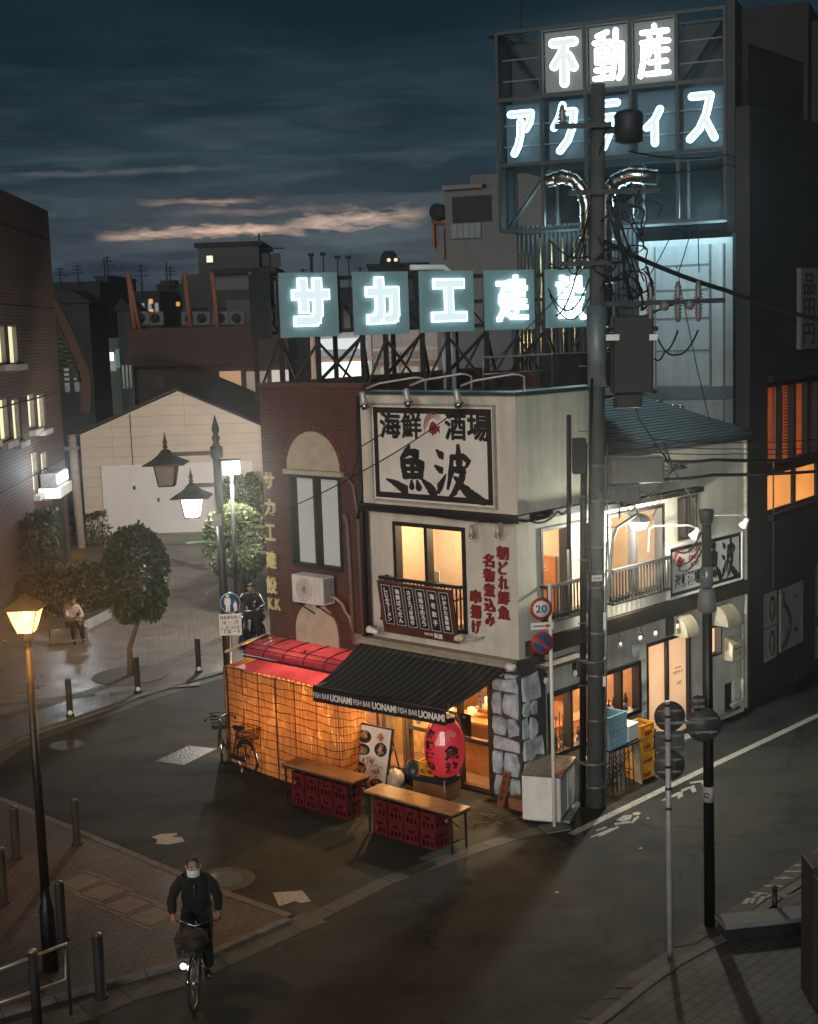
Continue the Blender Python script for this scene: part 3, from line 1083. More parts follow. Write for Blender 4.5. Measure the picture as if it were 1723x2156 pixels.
# stone-clad pillar at the corner
pm = MB()
pm.box(FR, -.64, .0, -.45, .0, 0, 2.40)
pm.box(RW, .0, .70, -.30, .01, 0, 2.595)
pil = pm.build('pillar', plain('mortar', (.05, .045, .038), .95, var=.4, bump=.4), shop)
def stones(fr, polys, d, mb, rr):
 for pts in polys:
  cx = sum(p[0] for p in pts) / len(pts)
  cz = sum(p[1] for p in pts) / len(pts)
  o1 = [fr.p(x, d, z) for x, z in pts]
  h = rr.uniform(.018, .05)
  tilt = rr.uniform(-.02, .02)
  o2 = [fr.p(cx + (x - cx) * .90, d + h + tilt * (z - cz) * 8, cz + (z - cz) * .91) for x, z in pts]
  n = len(pts)
  mb.add(o1 + o2, [tuple(range(n, 2 * n))] + [(i, (i + 1) % n, n + (i + 1) % n, n + i) for i in range(n)])
rr = random.Random(5)
def stone_col(x0, x1, z0, z1, rows, gap=.018, rag=None):
 polys = []
 z = z0
 k = 0
 while z < z1 - .1:
  h = rr.uniform(.24, .5)
  if z + h > z1 - .12:
   h = z1 - z
  xr = x1 if rag is None else x1 - rr.uniform(0, rag)
  cut = [x0, x0 + (xr - x0) * rr.uniform(.35, .65), xr] if (k % 3 != 2 and xr - x0 > .3) else [x0, xr]
  for i in range(len(cut) - 1):
   a, b = cut[i] + gap / 2, cut[i + 1] - gap / 2
   dz = rr.uniform(-.05, .05)
   q = [(a + rr.uniform(0, .05), z + gap + dz * (i > 0)), ((a + b) / 2, z + rr.uniform(0, .03)), (b - rr.uniform(0, .05), z + gap - dz * (i > 0)), (b, z + h / 2 + rr.uniform(-.05, .05)),
                 (b - rr.uniform(.0, .07), z + h - gap + dz), ((a + b) / 2 + rr.uniform(-.05, .05), z + h - rr.uniform(.005, .03)), (a + rr.uniform(.0, .07), z + h - gap), (a, z + h / 2 + rr.uniform(-.05, .05))]
   polys.append(q)
  z += h
  k += 1
 return polys
M['stone'] = plain('field_stone', (.46, .49, .52), .9, var=.5, nscale=4.5, bump=.9)
mb = MB()
stones(FR, stone_col(-.64, -.02, .05, 2.36, 6), .0, mb, rr)
stones(RW, stone_col(.02, .62, .05, 2.3, 6, .02, .3), .012, mb, rr)
mb.build('stone_cladding', M['stone'], pil)
# ragged stones beside the entrance
mb = MB()
stones(RW, [[(3.66, z + .01), (3.80, z), (3.83, z + h / 2), (3.80, z + h - .02), (3.70 + rr.uniform(-.03, .04), z + h - .03), (3.65 + rr.uniform(-.05, .03), z + h / 2)] for z, h in ((.12, .26), (.38, .2), (.58, .3), (.88, .22), (1.1, .3), (1.4, .24), (1.64, .3), (1.94, .24))]
       + [[(3.42, 2.0), (3.6, 1.98), (3.62, 2.25), (3.52, 2.32), (3.40, 2.24)], [(3.64, 2.2), (3.8, 2.16), (3.83, 2.34), (3.7, 2.4)], [(3.5, .08), (3.64, .06), (3.66, .3), (3.56, .22)]], -.018, mb, rr)
mb.build('door_stones', M['stone'], shop)

# balcony railings
def railing(fr, x0, x1, z0, z1, d, n, name='railing'):
 mb = MB()
 mb.box(fr, x0, x1, d - .03, d + .03, z1 - .06, z1)
 mb.box(fr, x0, x1, d - .02, d + .02, z0, z0 + .04)
 for i in range(n):
  x = x0 + .03 + (x1 - x0 - .06) * i / (n - 1)
  mb.box(fr, x - .012, x + .012, d - .012, d + .012, z0 + .04, z1 - .06)
 for x in (x0 + .05, x1 - .05):
  mb.box(fr, x - .02, x + .02, .031, d - .031, z1 - .055, z1 - .01)
  mb.box(fr, x - .02, x + .02, .031, d - .021, z0 + .005, z0 + .035)
 return mb.build(name, M['black'], shop)
railing(FR, -3.08, -1.08, 3.02, 3.86, .22, 22)
railing(RW, .55, 2.14, 3.18, 3.86, .20, 17)
railing(RW, 2.5, 4.45, 3.18, 3.86, .20, 20)

# pipes, downpipe, extractor hoods, small things fixed to the street wall
mb = MB()
mb.tube([FR.p(-3.56, .14, 2.4), FR.p(-3.56, .14, 5.1), FR.p(-3.56, .10, 7.2)], .045, 8)
mb.tube([FR.p(-3.44, .10, 2.55), FR.p(-3.44, .10, 5.02)], .02, 6)
mb.tube([FR.p(-3.64, .16, 4.9), FR.p(-3.5, .18, 5.2), FR.p(-3.4, .16, 5.12)], .05, 8)
mb.build('drainpipe', M['black'], shop)
mb = MB()
mb.tube([RW.p(RL - .06, .06, 5.9), RW.p(RL - .06, .06, .1)], .04, 8)
mb.tube([RW.p(6.85, .05, .28), RW.p(7.28, .07, .32), RW.p(7.30, .07, 1.95)], .035, 8)
mb.tube([RW.p(5.62, .05, .10), RW.p(7.2, .05, .16)], .03, 8)
mb.build('wall_pipe', plain('pipe_cream', (.42, .40, .34), .5), shop)
def hood(x0, x1, z0, z1, lab, parent):
 mb = MB()
 n = 8
 ring = [(0, z1)] + [(.34 * math.sin(a), z0 + (z1 - z0) * math.cos(a) * .98) for a in arc(n, .08, math.pi / 2)] + [(.34, z0), (0, z0)]
 mb.prism([RW.p(x0, d, z) for d, z in ring], RW.x * (x1 - x0))
 return mb.build('extractor_hood', plain('hood_cream', (.40, .36, .26), .5), parent, bevel=.01)
hood(4.78, 5.22, 2.16, 2.58, '', shop)
hood(6.28, 6.80, 2.10, 2.52, '', shop)
mb = MB()
mb.box(RW, 4.55, 4.80, -.018, .03, 2.2, 2.55)
mb.build('vent_panel', M['black'], shop)
MB().box(RW, .42, 1.55, .0, .34, 2.40, 2.46).build('shelf', plain('shelf_brown', (.09, .07, .05), .7), shop)
MB().box(RW, 1.52, 1.98, -.015, .08, 2.0, 2.38).build('louvre', M['black_matte'], shop)

# ---------------------------------------------------------------- rooms
mb = MB()
mb.box(FR, -3.98, -.3, -4.6, -.2, .0, .03)
mb.box(RW, .4, RL - .2, -4.6, -.2, .001, .031)
mb.build('floor', plain('pub_floor', (.12, .07, .04), .5), shop)
mb = MB()
mb.box(FR, LF, -.2, -4.6, -.17, 2.64, 2.70)
mb.box(RW, .1, RL - .17, -4.6, -.17, 2.641, 2.699)
mb.build('ceiling', M['room_wall'], shop)
mb = MB()
mb.box(FR, LF, -.2, -4.6, -.17, 5.02, 5.07)
mb.box(RW, .1, RL - .17, -4.6, -.17, 5.021, 5.071)
mb.build('upper_ceiling', M['room_wall'], shop)
mb = MB()
mb.box(FR, -3.52, -.18, -1.9, -1.8, 2.701, 5.02)
mb.box(FR, -3.499, -3.40, -1.8, -.17, 2.701, 5.02)
mb.box(RW, 1.95, 7.3, -1.6, -1.5, 2.703, 5.018)
mb.build('upper_room_wall', M['room_wall'], shop)
mb = MB()
mb.box(FR, -3.2, -.5, -2.3, -2.2, .031, 2.63)
mb.box(RW, 2.35, 7.2, -1.9, -1.8, .032, 2.631)
mb.build('pub_wall', plain('pub_panel', (.36, .17, .07), .5, var=.3, nscale=3), shop)
MB().box(FR, -4.1, -2.62, -1.2, -1.1, .031, 2.632).build('pub_screen_wall', plain('pub_yellow', (.62, .42, .17), .7), shop)
# counter, shelf boards, papers
mb = MB()
mb.box(FR, -2.55, -.72, -1.15, -.75, .031, 1.02)
mb.box(FR, -2.6, -.68, -1.2, -.65, 1.021, 1.07)
mb.box(FR, -2.5, -.7, -2.19, -1.9, 1.45, 1.49)
mb.box(FR, -2.5, -.7, -2.19, -1.9, 1.85, 1.89)
mb.build('counter', M['wood_orange'], shop)
mb = MB()
mb.box(RW, .8, 3.7, -.9, -.55, .85, .90)
mb.box(RW, .8, 3.7, -1.79, -1.5, 1.25, 1.29)
mb.box(RW, .8, 2.1, -.52, -.2, .60, .64)
mb.box(RW, 2.4, 3.6, -.52, -.2, .88, .92)
mb.build('shelf', M['wood_orange'], shop)
mb = MB()
for i in range(9):
 x = -2.45 + i * .19
 z = (1.07, 1.49, 1.89)[i % 3]
 mb.cbox(FR, x, -.95 if z < 1.2 else -2.0, z + .06 + .03 * (i % 2), .14, .12, .10 + .05 * (i % 2))
mb.build('crockery', M['white_clean'], shop)
mb = MB()
mb.box(FR, -1.70, -1.42 + .25, -.052, -.048, 1.0, 1.42)
pst = mb.build('calendar_poster', M['black'], shop)
mb = MB()
mb.text(FR, '12月の', -1.52, -1.30, 1.32, 1.39, -.047, .03, .002)
for i, s in enumerate(('1.', '8.', '15.', '22.29日')):
 mb.text(FR, s, -1.66, -1.66 + .035 * len(s) + .02, 1.22 - i * .06, 1.26 - i * .06, -.047, .02, .002)
mb.build('poster_text', M['white_clean'], pst)
mb = MB()
mb.box(FR, -.98, -.90, -.054, -.05, 1.55, 2.05)
mb.build('menu_slip', M['white_clean'], shop)
mb = MB()
for i, z in enumerate((1.95, 1.86, 1.77, 1.68, 1.60)):
 mb.text(FR, '本日鮮魚酒'[i], -.965, -.915, z, z + .06, -.049, .02, .002)
mb.build('slip_text', M['ink_red'], shop)
# bottles in the street windows
def bottle_mesh(h=.32, r=.042):
 return [(r, 0), (r, h * .55), (r * .9, h * .63), (r * .36, h * .78), (r * .34, h * .95), (r * .42, h * .95), (r * .42, h), (.001, h)]
M['bottle'] = plain('brown_bottle', (.10, .025, .010), .12, var=.3)
M['label'] = plain('bottle_label', (.62, .58, .5), .7)
bt = thing('sake_bottle', 'brown sake bottle on the sill of the window left of the entrance', 'bottle', (0, 0, 0), 'bottles in the street-side windows')
mb = MB().lathe((0, 0, 0), bottle_mesh(), 12)
mb.build('glass_body', M['bottle'], bt)
MB().lathe((0, 0, .06), [(.0435, 0), (.0435, .09)], 12).build('label', M['label'], bt)
k = 0
for x, lab in [(2.55 + .105 * i, 'brown sake bottle on the sill of the window left of the entrance') for i in range(10)] + [(.92 + .12 * i, 'brown bottle on the low sill of the window behind the 20 sign pole') for i in range(9)]:
 if 2.90 < x < 3.03:
  continue
 p = RW.p(x, -.24 + .05 * (k % 2), .92 if x > 2.2 else .64)
 if k == 0:
  bt.location = p
  bt['label'] = lab
 else:
  copy_thing(bt, p, k * .7, lab, 'bottles in the street-side windows')
 k += 1
mb = MB()
for i in range(8):
 mb.cbox(RW, 1.0 + i * .33, -1.62, 1.29 + .09, .10, .1, .18)
mb.build('jar_row', M['white_clean'], shop)
# upper rooms: doors, a bench, a coat hanger
MB().box(FR, -1.35, -.45, -1.795, -1.75, 2.75, 4.15).build('room_door', M['wood_orange'], shop)
MB().box(RW, 2.65, 3.05, -1.48, -1.44, 2.75, 4.35).build('room_door', M['wood_orange'], shop)
mb = MB()
hx = [RW.p(.78 + .42 * a, -.28, 4.02 + (.14 if a == .5 else 0)) for a in (0, .5, 1)]
mb.tube([hx[0], hx[1], hx[2], hx[0]], .014, 6)
mb.tube([hx[1], hx[1] + Vector((0, 0, .05)), hx[1] + RW.x * .03 + Vector((0, 0, .09)), hx[1] - RW.x * .01 + Vector((0, 0, .12))], .007, 5)
tag(mb.build('coat_hanger', plain('pale_wood', (.65, .42, .2), .5), None, hx[0]), 'pale wooden coat hanger hanging in the upper window behind the 20 sign', 'hanger')
b = thing('slatted_bench', 'orange slatted wooden bench back inside the upper front window', 'bench', FR.p(-1.4, -.8, 2.7))
mb = MB()
for i in range(16):
 mb.box(FR, -1.72 + i * .042, -1.70 + i * .042, -.82, -.80, 2.95, 3.95 + .004 * i)
mb.build('slats', M['wood_orange'], b)
mb = MB()
mb.box(FR, -1.76, -1.0, -.86, -.78, 3.96, 4.06)
mb.box(FR, -1.76, -1.0, -.85, -.45, 2.86, 2.94)
mb.build('rail', M['wood_orange'], b)
b = thing('table_card', 'pale menu cards standing on a table in the upper front window', 'menu card', FR.p(-2.35, -.6, 2.7))
MB().box(FR, -2.5, -2.3, -.62, -.6, 3.42, 3.88).build('card', M['label'], b)
MB().box(FR, -2.28, -2.1, -.57, -.55, 3.42, 3.70).build('card', M['label'], b)
MB().box(FR, -2.7, -1.8, -.9, -.45, 3.38, 3.42).build('table_top', M['wood'], b)
WARM = (1.0, .62, .30)
def bulb_fixture(p, e, parent, col=WARM):
 mb = MB().sphere(p, .06, 10)
 o = mb.build('ceiling_lamp', M['bulb_on'], parent)
 lamp('room_light', Vector(p) - Vector((0, 0, .09)), e, col, .08, parent)
M['bulb_on'] = emit('lit_bulb', (1, .72, .42), 12)
bulb_fixture(FR.p(-1.5, -1.0, 4.85), 190, shop, (1, .70, .42))
bulb_fixture(FR.p(-2.7, -.9, 4.85), 60, shop, (1, .70, .42))
bulb_fixture(RW.p(3.5, -.8, 4.85), 130, shop, (1, .70, .42))
bulb_fixture(RW.p(5.3, -.8, 4.85), 40, shop, (1, .70, .42))
bulb_fixture(FR.p(-1.5, -.45, 2.48), 330, shop, (1, .60, .28))
bulb_fixture(FR.p(-3.3, -.6, 2.48), 380, shop, (1, .58, .24))
bulb_fixture(FR.p(-1.3, -1.6, 2.48), 300, shop, (1, .66, .34))
bulb_fixture(RW.p(1.6, -1.1, 2.4), 120, shop, (1, .60, .3))
bulb_fixture(RW.p(3.0, -1.1, 2.4), 120, shop, (1, .66, .36))
bulb_fixture(RW.p(4.6, -.9, 2.4), 420, shop, (1, .82, .62))

# ================================================================ brick building
BL, BR = -6.42, -3.5
def brick_mat():
 t = NT('red_brick')
 col, fac = t.brick(t.planar(FA), .21, .07, .010, (.110, .026, .017), (.066, .018, .013), (.085, .055, .045))
 f = t.noise(2, 5, .6)
 col = t.mix(t.ramp(f, [(.35, (0, 0, 0)), (.75, (.7, .7, .7))]), col, t.mix(1.0, col, (.5, .45, .45), 'MULTIPLY'))
 t.set(col, .8)
 t.bump(t.math('SUBTRACT', 1.0, fac), .5, .012)
 return t.mat
M['brick'] = brick_mat()
brk = thing('brick_building', 'narrow red brick building with two cream arches beside the corner pub', 'building', FR.p(-5, 0, 0))
bw = (-5.66, -4.22, 3.78, 5.64)
mb = MB()
mb.wall(FR, BL, BR - .001, 0, 7.36, -.25, .0, [bw, (-5.9, -3.9, .05, 2.2)])
mb.build('front_wall', M['brick'], brk)
mb = MB()
mb.box(FR, BL, BL + .25, -7, -.251, 0, 7.36)
mb.box(FR, BL + .251, BR, -7, -6.8, 0, 7.36)
mb.build('rear_wall', M['brick'], brk)
MB().box(FR, BL + .251, BR, -6.8, -.251, 6.9, 7.0).build('flat_roof', plain('roof_felt', (.03, .032, .034), .8), brk)
mb = MB()
mb.box(FR, BL - .03, BR + .02, -.29, .04, 7.362, 7.43)
mb.box(FR, BL - .03, BL + .28, -7, -.291, 7.362, 7.429)
mb.build('coping', plain('coping_brick', (.10, .045, .035), .8), brk)
def arch_pts(x0, x1, z0, z1, n=14):
 c, r = (x0 + x1) / 2, (x1 - x0) / 2
 return [(x0, z0), (x1, z0)] + [(c + r * math.cos(a), z1 - min(r, z1 - z0) + min(r, z1 - z0) * math.sin(a)) for a in arc(n, 0, math.pi)]
mb = MB()
mb.prism([FR.p(x, .002, z) for x, z in arch_pts(-5.68, -4.20, 5.74, 6.50)], FR.y * .03)
mb.box(FR, -5.76, -4.12, .002, .07, 5.64, 5.73)
mb.build('upper_arch', M['arch'], brk)
mb = MB()
mb.prism([FR.p(x, .002, z) for x, z in arch_pts(-5.62, -4.42, 2.25, 3.10)], FR.y * .03)
mb.build('lower_arch', M['arch'], brk)
M['arch_brick'] = plain('arch_brick', (.12, .032, .02), .8, var=.5, nscale=11)
for x0, x1, z0, z1 in ((-5.68, -4.20, 5.74, 6.50), (-5.62, -4.42, 2.25, 3.10)):
 mb = MB()
 c, r0 = (x0 + x1) / 2, (x1 - x0) / 2
 h = min(r0, z1 - z0)
 for i in range(18):
  a0, a1 = math.pi * i / 18 + .012, math.pi * (i + 1) / 18 - .012
  q = [(c + math.cos(a) * r0 * k, z1 - h + math.sin(a) * h * k) for a, k in ((a0, 1.015), (a1, 1.015), (a1, 1.17), (a0, 1.17))]
  mb.prism([FR.p(x, .002, z) for x, z in q], FR.y * .028)
 mb.build('brick_arch', M['arch_brick'], brk)
w = window(brk, FR, bw, .07, -.2, .02, (-4.94,), (), 'black')
t = NT('venetian_blind')
wv = t.n('ShaderNodeTexWave', wave_type='BANDS', bands_direction='Z')
wv.inputs['Scale'].default_value = 9.5
t.l(t.pos(), wv.inputs['Vector'])
c = t.mix(wv.outputs['Fac'], (.36, .37, .35), (.60, .61, .58))
t.set(c, .6)
t.b.inputs['Emission Color'].default_value = (.42, .45, .41, 1)
t.b.inputs['Emission Strength'].default_value = .30
t.l(c, t.b.inputs['Emission Color'])
t.mat.cycles.emission_sampling = 'NONE'
MB().box(FR, -5.6, -4.28, -.17, -.15, 3.84, 5.58).build('blind', t.mat, w)
MB().box(FR, -5.9, -3.9, -.5, -.45, .05, 2.2).build('dark_opening', plain('rear_opening', (.12, .06, .03), .8), brk)

# ================================================================ signs on the shop
UO = [[(.47, 1.0, .05), (.42, .88, .12), (.30, .74, .05)], [(.44, .88, .08), (.62, .86, .13), (.56, .72, .07)],
      [(.33, .70, .09), (.35, .52, .10), (.37, .38, .09)], [(.33, .68, .08), (.55, .70, .10), (.72, .66, .10), (.68, .40, .10)], [(.37, .54, .06), (.68, .55, .07)],
      [(.52, .68, .08), (.52, .40, .08)], [(.36, .39, .09), (.66, .41, .09)], [(.0, .30, .03), (.18, .22, .10), (.36, .10, .15), (.40, .04, .05)],
      [(.50, .30, .04), (.50, .18, .10)], [(.61, .30, .04), (.64, .17, .11)], [(.72, .33, .04), (.82, .22, .12), (.93, .08, .13)]]
NAMI = [[(.04, .90, .04), (.14, .80, .12), (.16, .76, .05)], [(.0, .60, .04), (.12, .52, .11), (.14, .48, .04)], [(.06, .10, .05), (.10, .22, .11), (.22, .44, .03)],
  [(.36, .80, .06), (.34, .50, .09), (.26, .18, .04)], [(.36, .78, .08), (.60, .80, .09), (.72, .72, .08), (.66, .62, .04)], [(.50, 1.0, .06), (.52, .70, .12), (.50, .54, .08)],
  [(.36, .55, .08), (.60, .56, .10), (.56, .40, .10), (.40, .12, .09), (.30, .04, .03)], [(.42, .40, .05), (.58, .22, .12), (.78, .06, .16), (1.0, -.02, .10)]]
def fish_mark(mb, fr, x0, x1, z0, z1, y, mi=0):
 "a small fish under three brushed wave arcs"
 cx, cz, w, h = (x0 + x1) / 2, (z0 + z1) / 2, (x1 - x0), (z1 - z0)
 for k, rad in enumerate((.50, .42, .34)):
  pts = [(cx + w * rad * math.cos(a) * .98, cz + h * (.02 + rad * math.sin(a))) for a in arc(14, R(35), R(205 - 12 * k))]
  for i in range(len(pts) - 1):
   wd = h * (.02 + .03 * math.sin(math.pi * i / 14))
   (ax, az_), (bx, bz) = pts[i], pts[i + 1]
   L = math.hypot(bx - ax, bz - az_)
   nx, nz = -(bz - az_) / L * wd / 2, (bx - ax) / L * wd / 2
   mb.prism([fr.p(ax + nx, y, az_ + nz), fr.p(ax - nx, y, az_ - nz), fr.p(bx - nx, y, bz - nz), fr.p(bx + nx, y, bz + nz)], fr.y * (.003 + .0005 * k), mi)
 body = [(-.20, .05), (-.12, .16), (.0, .20), (.10, .14), (.2, .02), (.34, .06), (.30, -.08), (.34, -.22), (.2, -.14), (.08, -.28), (.02, -.22), (-.06, -.34), (-.12, -.2), (-.22, -.22), (-.24, -.08)]
 mb.prism([fr.p(cx + a * w, y, cz + b * h) for a, b in body], fr.y * .005, mi)
sg = thing('pub_sign', 'large white sign with black brush lettering and thick black border on the parapet', 'sign', FR.p(-1.73, .12, 5.25))
x0, x1, z0, z1 = -3.20, -.28, 5.27, 7.08
t = NT('sign_white')
c = t.mix(t.noise(1.0, 4, .6, stretch=(4, 4, .4)), (.60, .58, .53), (.76, .74, .70))
t.set(t.mix(t.ramp(t.noise(5, 5, .6), [(.55, (0, 0, 0)), (.8, (.4, .4, .4))]), c, (.38, .36, .32)), .5)
M['sign_white'] = t.mat
MB().box(FR, x0 + .02, x1 - .02, .122, .165, z0 + .02, z1 - .02).build('board', M['sign_white'], sg)
mb = MB()
mb.frame(FR, x0, x1, z0, z1, .035, .121, .19)
mb.build('frame', plain('sign_frame', (.34, .32, .27), .5), sg)
mb = MB()
mb.frame(FR, x0 + .07, x1 - .07, z0 + .07, z1 - .07, .105, .166, .169)
mb.build('border', M['ink'], sg)
def Z2(fr, a, b, d):
 f = lambda q: fr.sz(516.9 + .44 * q[0], 516.9 + .44 * q[1], d)
 (xa, za), (xb, zb) = f(a), f(b)
 return xa, xb, zb, za
mb = MB()
a = Z2(FR, (640, 792), (745, 925), .17)
mb.text(FR, '海', *a, .1665, .045, .003, 0, .004)
a = Z2(FR, (745, 800), (845, 925), .17)
mb.text(FR, '鮮', *a, .1668, .04, .003, 0, .004)
a = Z2(FR, (952, 800), (1058, 935), .17)
mb.text(FR, '酒', *a, .1665, .045, .003, 0, .004)
a = Z2(FR, (1058, 795), (1172, 940), .17)
mb.text(FR, '場', *a, .1668, .042, .003, 0, .004)
a = Z2(FR, (672, 955), (920, 1205), .17)
mb.brush(FR, UO, *a, .1665, .003, 0, 1.5, 3)
a = Z2(FR, (905, 955), (1140, 1222), .17)
mb.brush(FR, NAMI, *a, .1665, .003, 0, 1.5, 4)
mb.build('lettering', M['ink'], sg)
mb = MB()
fish_mark(mb, FR, *Z2(FR, (852, 800), (948, 938), .17), .1665)
mb.build('fish_emblem', M['ink_red'], sg)

sg2 = thing('pub_sign', 'white street-side sign with red fish emblem and black brush lettering above the fascia', 'sign', RW.p(5.8, .1, 2.9))
x0, x1, z0, z1 = 4.50, 7.22, 2.94, 4.00
MB().box(RW, x0 + .02, x1 - .02, .035, .10, z0 + .02, z1 - .02).build('board', M['sign_white'], sg2)
mb = MB()
mb.frame(RW, x0, x1, z0, z1, .03, .034, .125)
mb.build('frame', M['white_clean'], sg2)
mb = MB()
mb.frame(RW, x0 + .05, x1 - .05, z0 + .05, z1 - .05, .07, .101, .104)
mb.build('border', M['ink'], sg2)
mb = MB()
mb.text(RW, '海鮮酒場', 4.70, 5.62, 3.12, 3.42, .1015, .03, .003, 0, .004)
mb.brush(RW, UO, 5.72, 6.42, 3.05, 3.93, .1015, .003, 0, 1.6, 5)
mb.brush(RW, NAMI, 6.44, 7.10, 3.05, 3.90, .1015, .003, 0, 1.6, 6)
mb.build('lettering', M['ink'], sg2)
mb = MB()
fish_mark(mb, RW, 4.66, 5.12, 3.42, 3.92, .1015)
for i, s in enumerate(('朝どれ鮮魚', '名物煮込み', '串揚げ')):
 w = .46 if i < 2 else .30
 mb.text(RW, s, 5.42 - w / 2, 5.42 + w / 2, 3.78 - .14 * i, 3.88 - .14 * i, .1015, .03, .003)
mb.build('red_lettering', M['ink_red'], sg2)

# raised red lettering down the front wall
wl = thing('wall_lettering', 'raised red vertical lettering in three columns on the cream front wall', 'sign', FR.p(-.4, .03, 2.6))
Q = lambda px, py: FR.sz(px, py, .05)
for word, (xt, yt), (xb, yb), w in (('朝どれ鮮魚', (1058, 1150), (1062, 1308), .25), ('名物煮込み', (1028, 1166), (1033, 1322), .24), ('串揚げ', (1001, 1242), (1004, 1337), .24)):
 (xa, za), (xc, zc) = Q(xt, yt), Q(xb, yb)
 xm = (xa + xc) / 2
 mb = MB()
 n = len(word)
 for i, ch in enumerate(word):
  zt = za + (zc - za) * i / n
  zb = za + (zc - za) * (i + .90) / n
  k = .8 if ch in 'どれみげ' else 1
  mb.text(FR, ch, xm - w / 2 * k, xm + w / 2 * k, zb, zt, .021, .035, .05)
 mb.build('letter_column', M['ink_red'], wl)

# menu board with six panels, leaning out above the awning
mbd = thing('menu_board', 'brown board of six black vertical menu panels leaning out over the awning', 'sign', FR.p(-2.0, .3, 2.75))
T1 = FR.tilt((-2.98, .24, 2.80), -9)
Wd, Ht = 1.82, 1.02
MB().box(T1, 0, Wd, -.03, .0, 0, Ht).build('board', M['brown'], mbd)
pw = .245
items = ('しじみラーメン', '海鮮ばくだん', 'さざえつぼ焼き', '活蛤なめろう', '海老餃子', 'いかわた漁師焼')
for i, s in enumerate(items):
 xa = .085 + i * .282
 pn = MB().box(T1, xa, xa + pw, .001, .008, .17, .97).build('menu_panel', M['ink'], mbd)
 mb = MB()
 mb.frame(T1, xa + .012, xa + pw - .012, .185, .955, .008, .0085, .0105)
 n = len(s)
 top_, bot = .90, .23
 for j, ch in enumerate(s):
  h = (top_ - bot) / n
  zt = top_ - j * h
  if ch == 'ー':
   mb.box(T1, xa + pw / 2 - .008, xa + pw / 2 + .008, .0085, .011, zt - h * .85, zt)
   continue
  k = min(.105, h * .95)
  mb.text(T1, ch, xa + pw / 2 - k / 2, xa + pw / 2 + k / 2, zt - min(h * .88, .11), zt, .0085, .045, .003)
 mb.build('panel_lettering', M['white_clean'], pn)
mb = MB()
mb.text(T1, '海鮮酒場', 1.02, 1.22, .07, .12, .0008, .03, .003)
mb.text(T1, '魚波', 1.24, 1.46, .04, .14, .0008, .05, .003)
mb.build('footer_lettering', M['white_clean'], mbd)
mb = MB()
fish_mark(mb, T1, .86, .98, .04, .15, .0008)
mb.build('footer_emblem', M['ink_red'], mbd)

# ---------------------------------------------------------------- small floodlights
M['lamp_grey'] = plain('lamp_grey', (.42, .42, .40), .4, .3)
M['lamp_glass'] = plain('lamp_lens', (.45, .47, .48), .15, .0)
def flood(fr, x, d, z, wall_d, label, group, up=False, arm=.0):
 "a reflector bulb on a bent arm"
 p = fr.p(x, d, z)
 t = thing('floodlight', label, 'lamp', p, group)
 mb = MB()
 if up:
  mb.tube([fr.p(x + .42, wall_d, z + arm), fr.p(x + .42, d - .1, z + .12), fr.p(x + .36, d - .05, z + .13), fr.p(x + .04, d, z + .08)], .018, 6)
 else:
  mb.tube([fr.p(x + arm, wall_d, z + .26), fr.p(x + arm, d - .28, z + .27), fr.p(x + arm * .5, d - .08, z + .25), fr.p(x + .0, d, z + .16)], .018, 6)
 mb.build('arm', M['lamp_grey'], t)
 ax = (fr.y * -.35 - fr.z).normalized()
 o = p - ax * .16
 MB().lathe(o, [(.035, 0), (.045, .05), (.05, .14), (.085, .24)], 12, axis=ax).build('housing', M['lamp_grey'], t)
 MB().lathe(o + ax * .241, [(.088, 0), (.09, .02), (.075, .06), (.04, .085)], 12, axis=ax).build('lens', M['lamp_glass'], t)
 return t
for (px, py), lab in (((765, 838), 'grey floodlight over the left end of the big parapet sign'), ((857, 832), 'grey floodlight over the middle of the big parapet sign'), ((963, 834), 'grey floodlight over the right end of the big parapet sign')):
 x, z = FR.sz(px, py, .62)
 p = FR.p(x, .62, z)
 t = thing('floodlight', lab, 'lamp', p, 'floodlights along the parapet')
 mb = MB()
 mb.tube([FR.p(x + .95, -.02, 7.30), FR.p(x + .95, -.02, z + .30), FR.p(x + .93, .1, z + .34), FR.p(x + .86, .16, z + .35), FR.p(x + .30, .50, z + .26), FR.p(x + .06, .60, z + .17)], .020, 7)
 mb.build('arm', M['lamp_grey'], t)
 ax = (FR.z * -1 + FR.x * .12 - FR.y * .12).normalized()
 MB().lathe(p - ax * .12, [(.04, 0), (.055, .03), (.062, .16), (.085, .24)], 14, axis=ax).build('housing', M['lamp_grey'], t)
 MB().lathe(p + ax * .121, [(.088, 0), (.09, .03), (.07, .08), (.03, .10)], 14, axis=ax).build('lens', M['steel'], t)
for (px, py), lab in (((992, 1122), 'small grey spotlight over the red lettering, nearer the window'), ((1047, 1120), 'small grey spotlight over the red lettering, nearer the corner')):
 x, z = FR.sz(px, py, .3)
 t = thing('spotlight', lab, 'lamp', FR.p(x, .3, z), 'spotlights over the red lettering')
 mb = MB()
 mb.tube([FR.p(x + .1, .021, z + .18), FR.p(x + .1, .2, z + .18), FR.p(x, .28, z + .12)], .015, 6)
 mb.box(FR, x - .1, x + .25, .021, .05, z + .16, z + .2)
 mb.build('arm', M['lamp_grey'], t)
 MB().lathe(FR.p(x, .28, z + .13), [(.035, 0), (.04, .1), (.065, .2)], 10, axis=(-FR.z)).build('housing', M['lamp_grey'], t)
 MB().lathe(FR.p(x, .28, z - .072), [(.068, 0), (.05, .03)], 10, axis=(-FR.z)).build('lens', M['steel'], t)
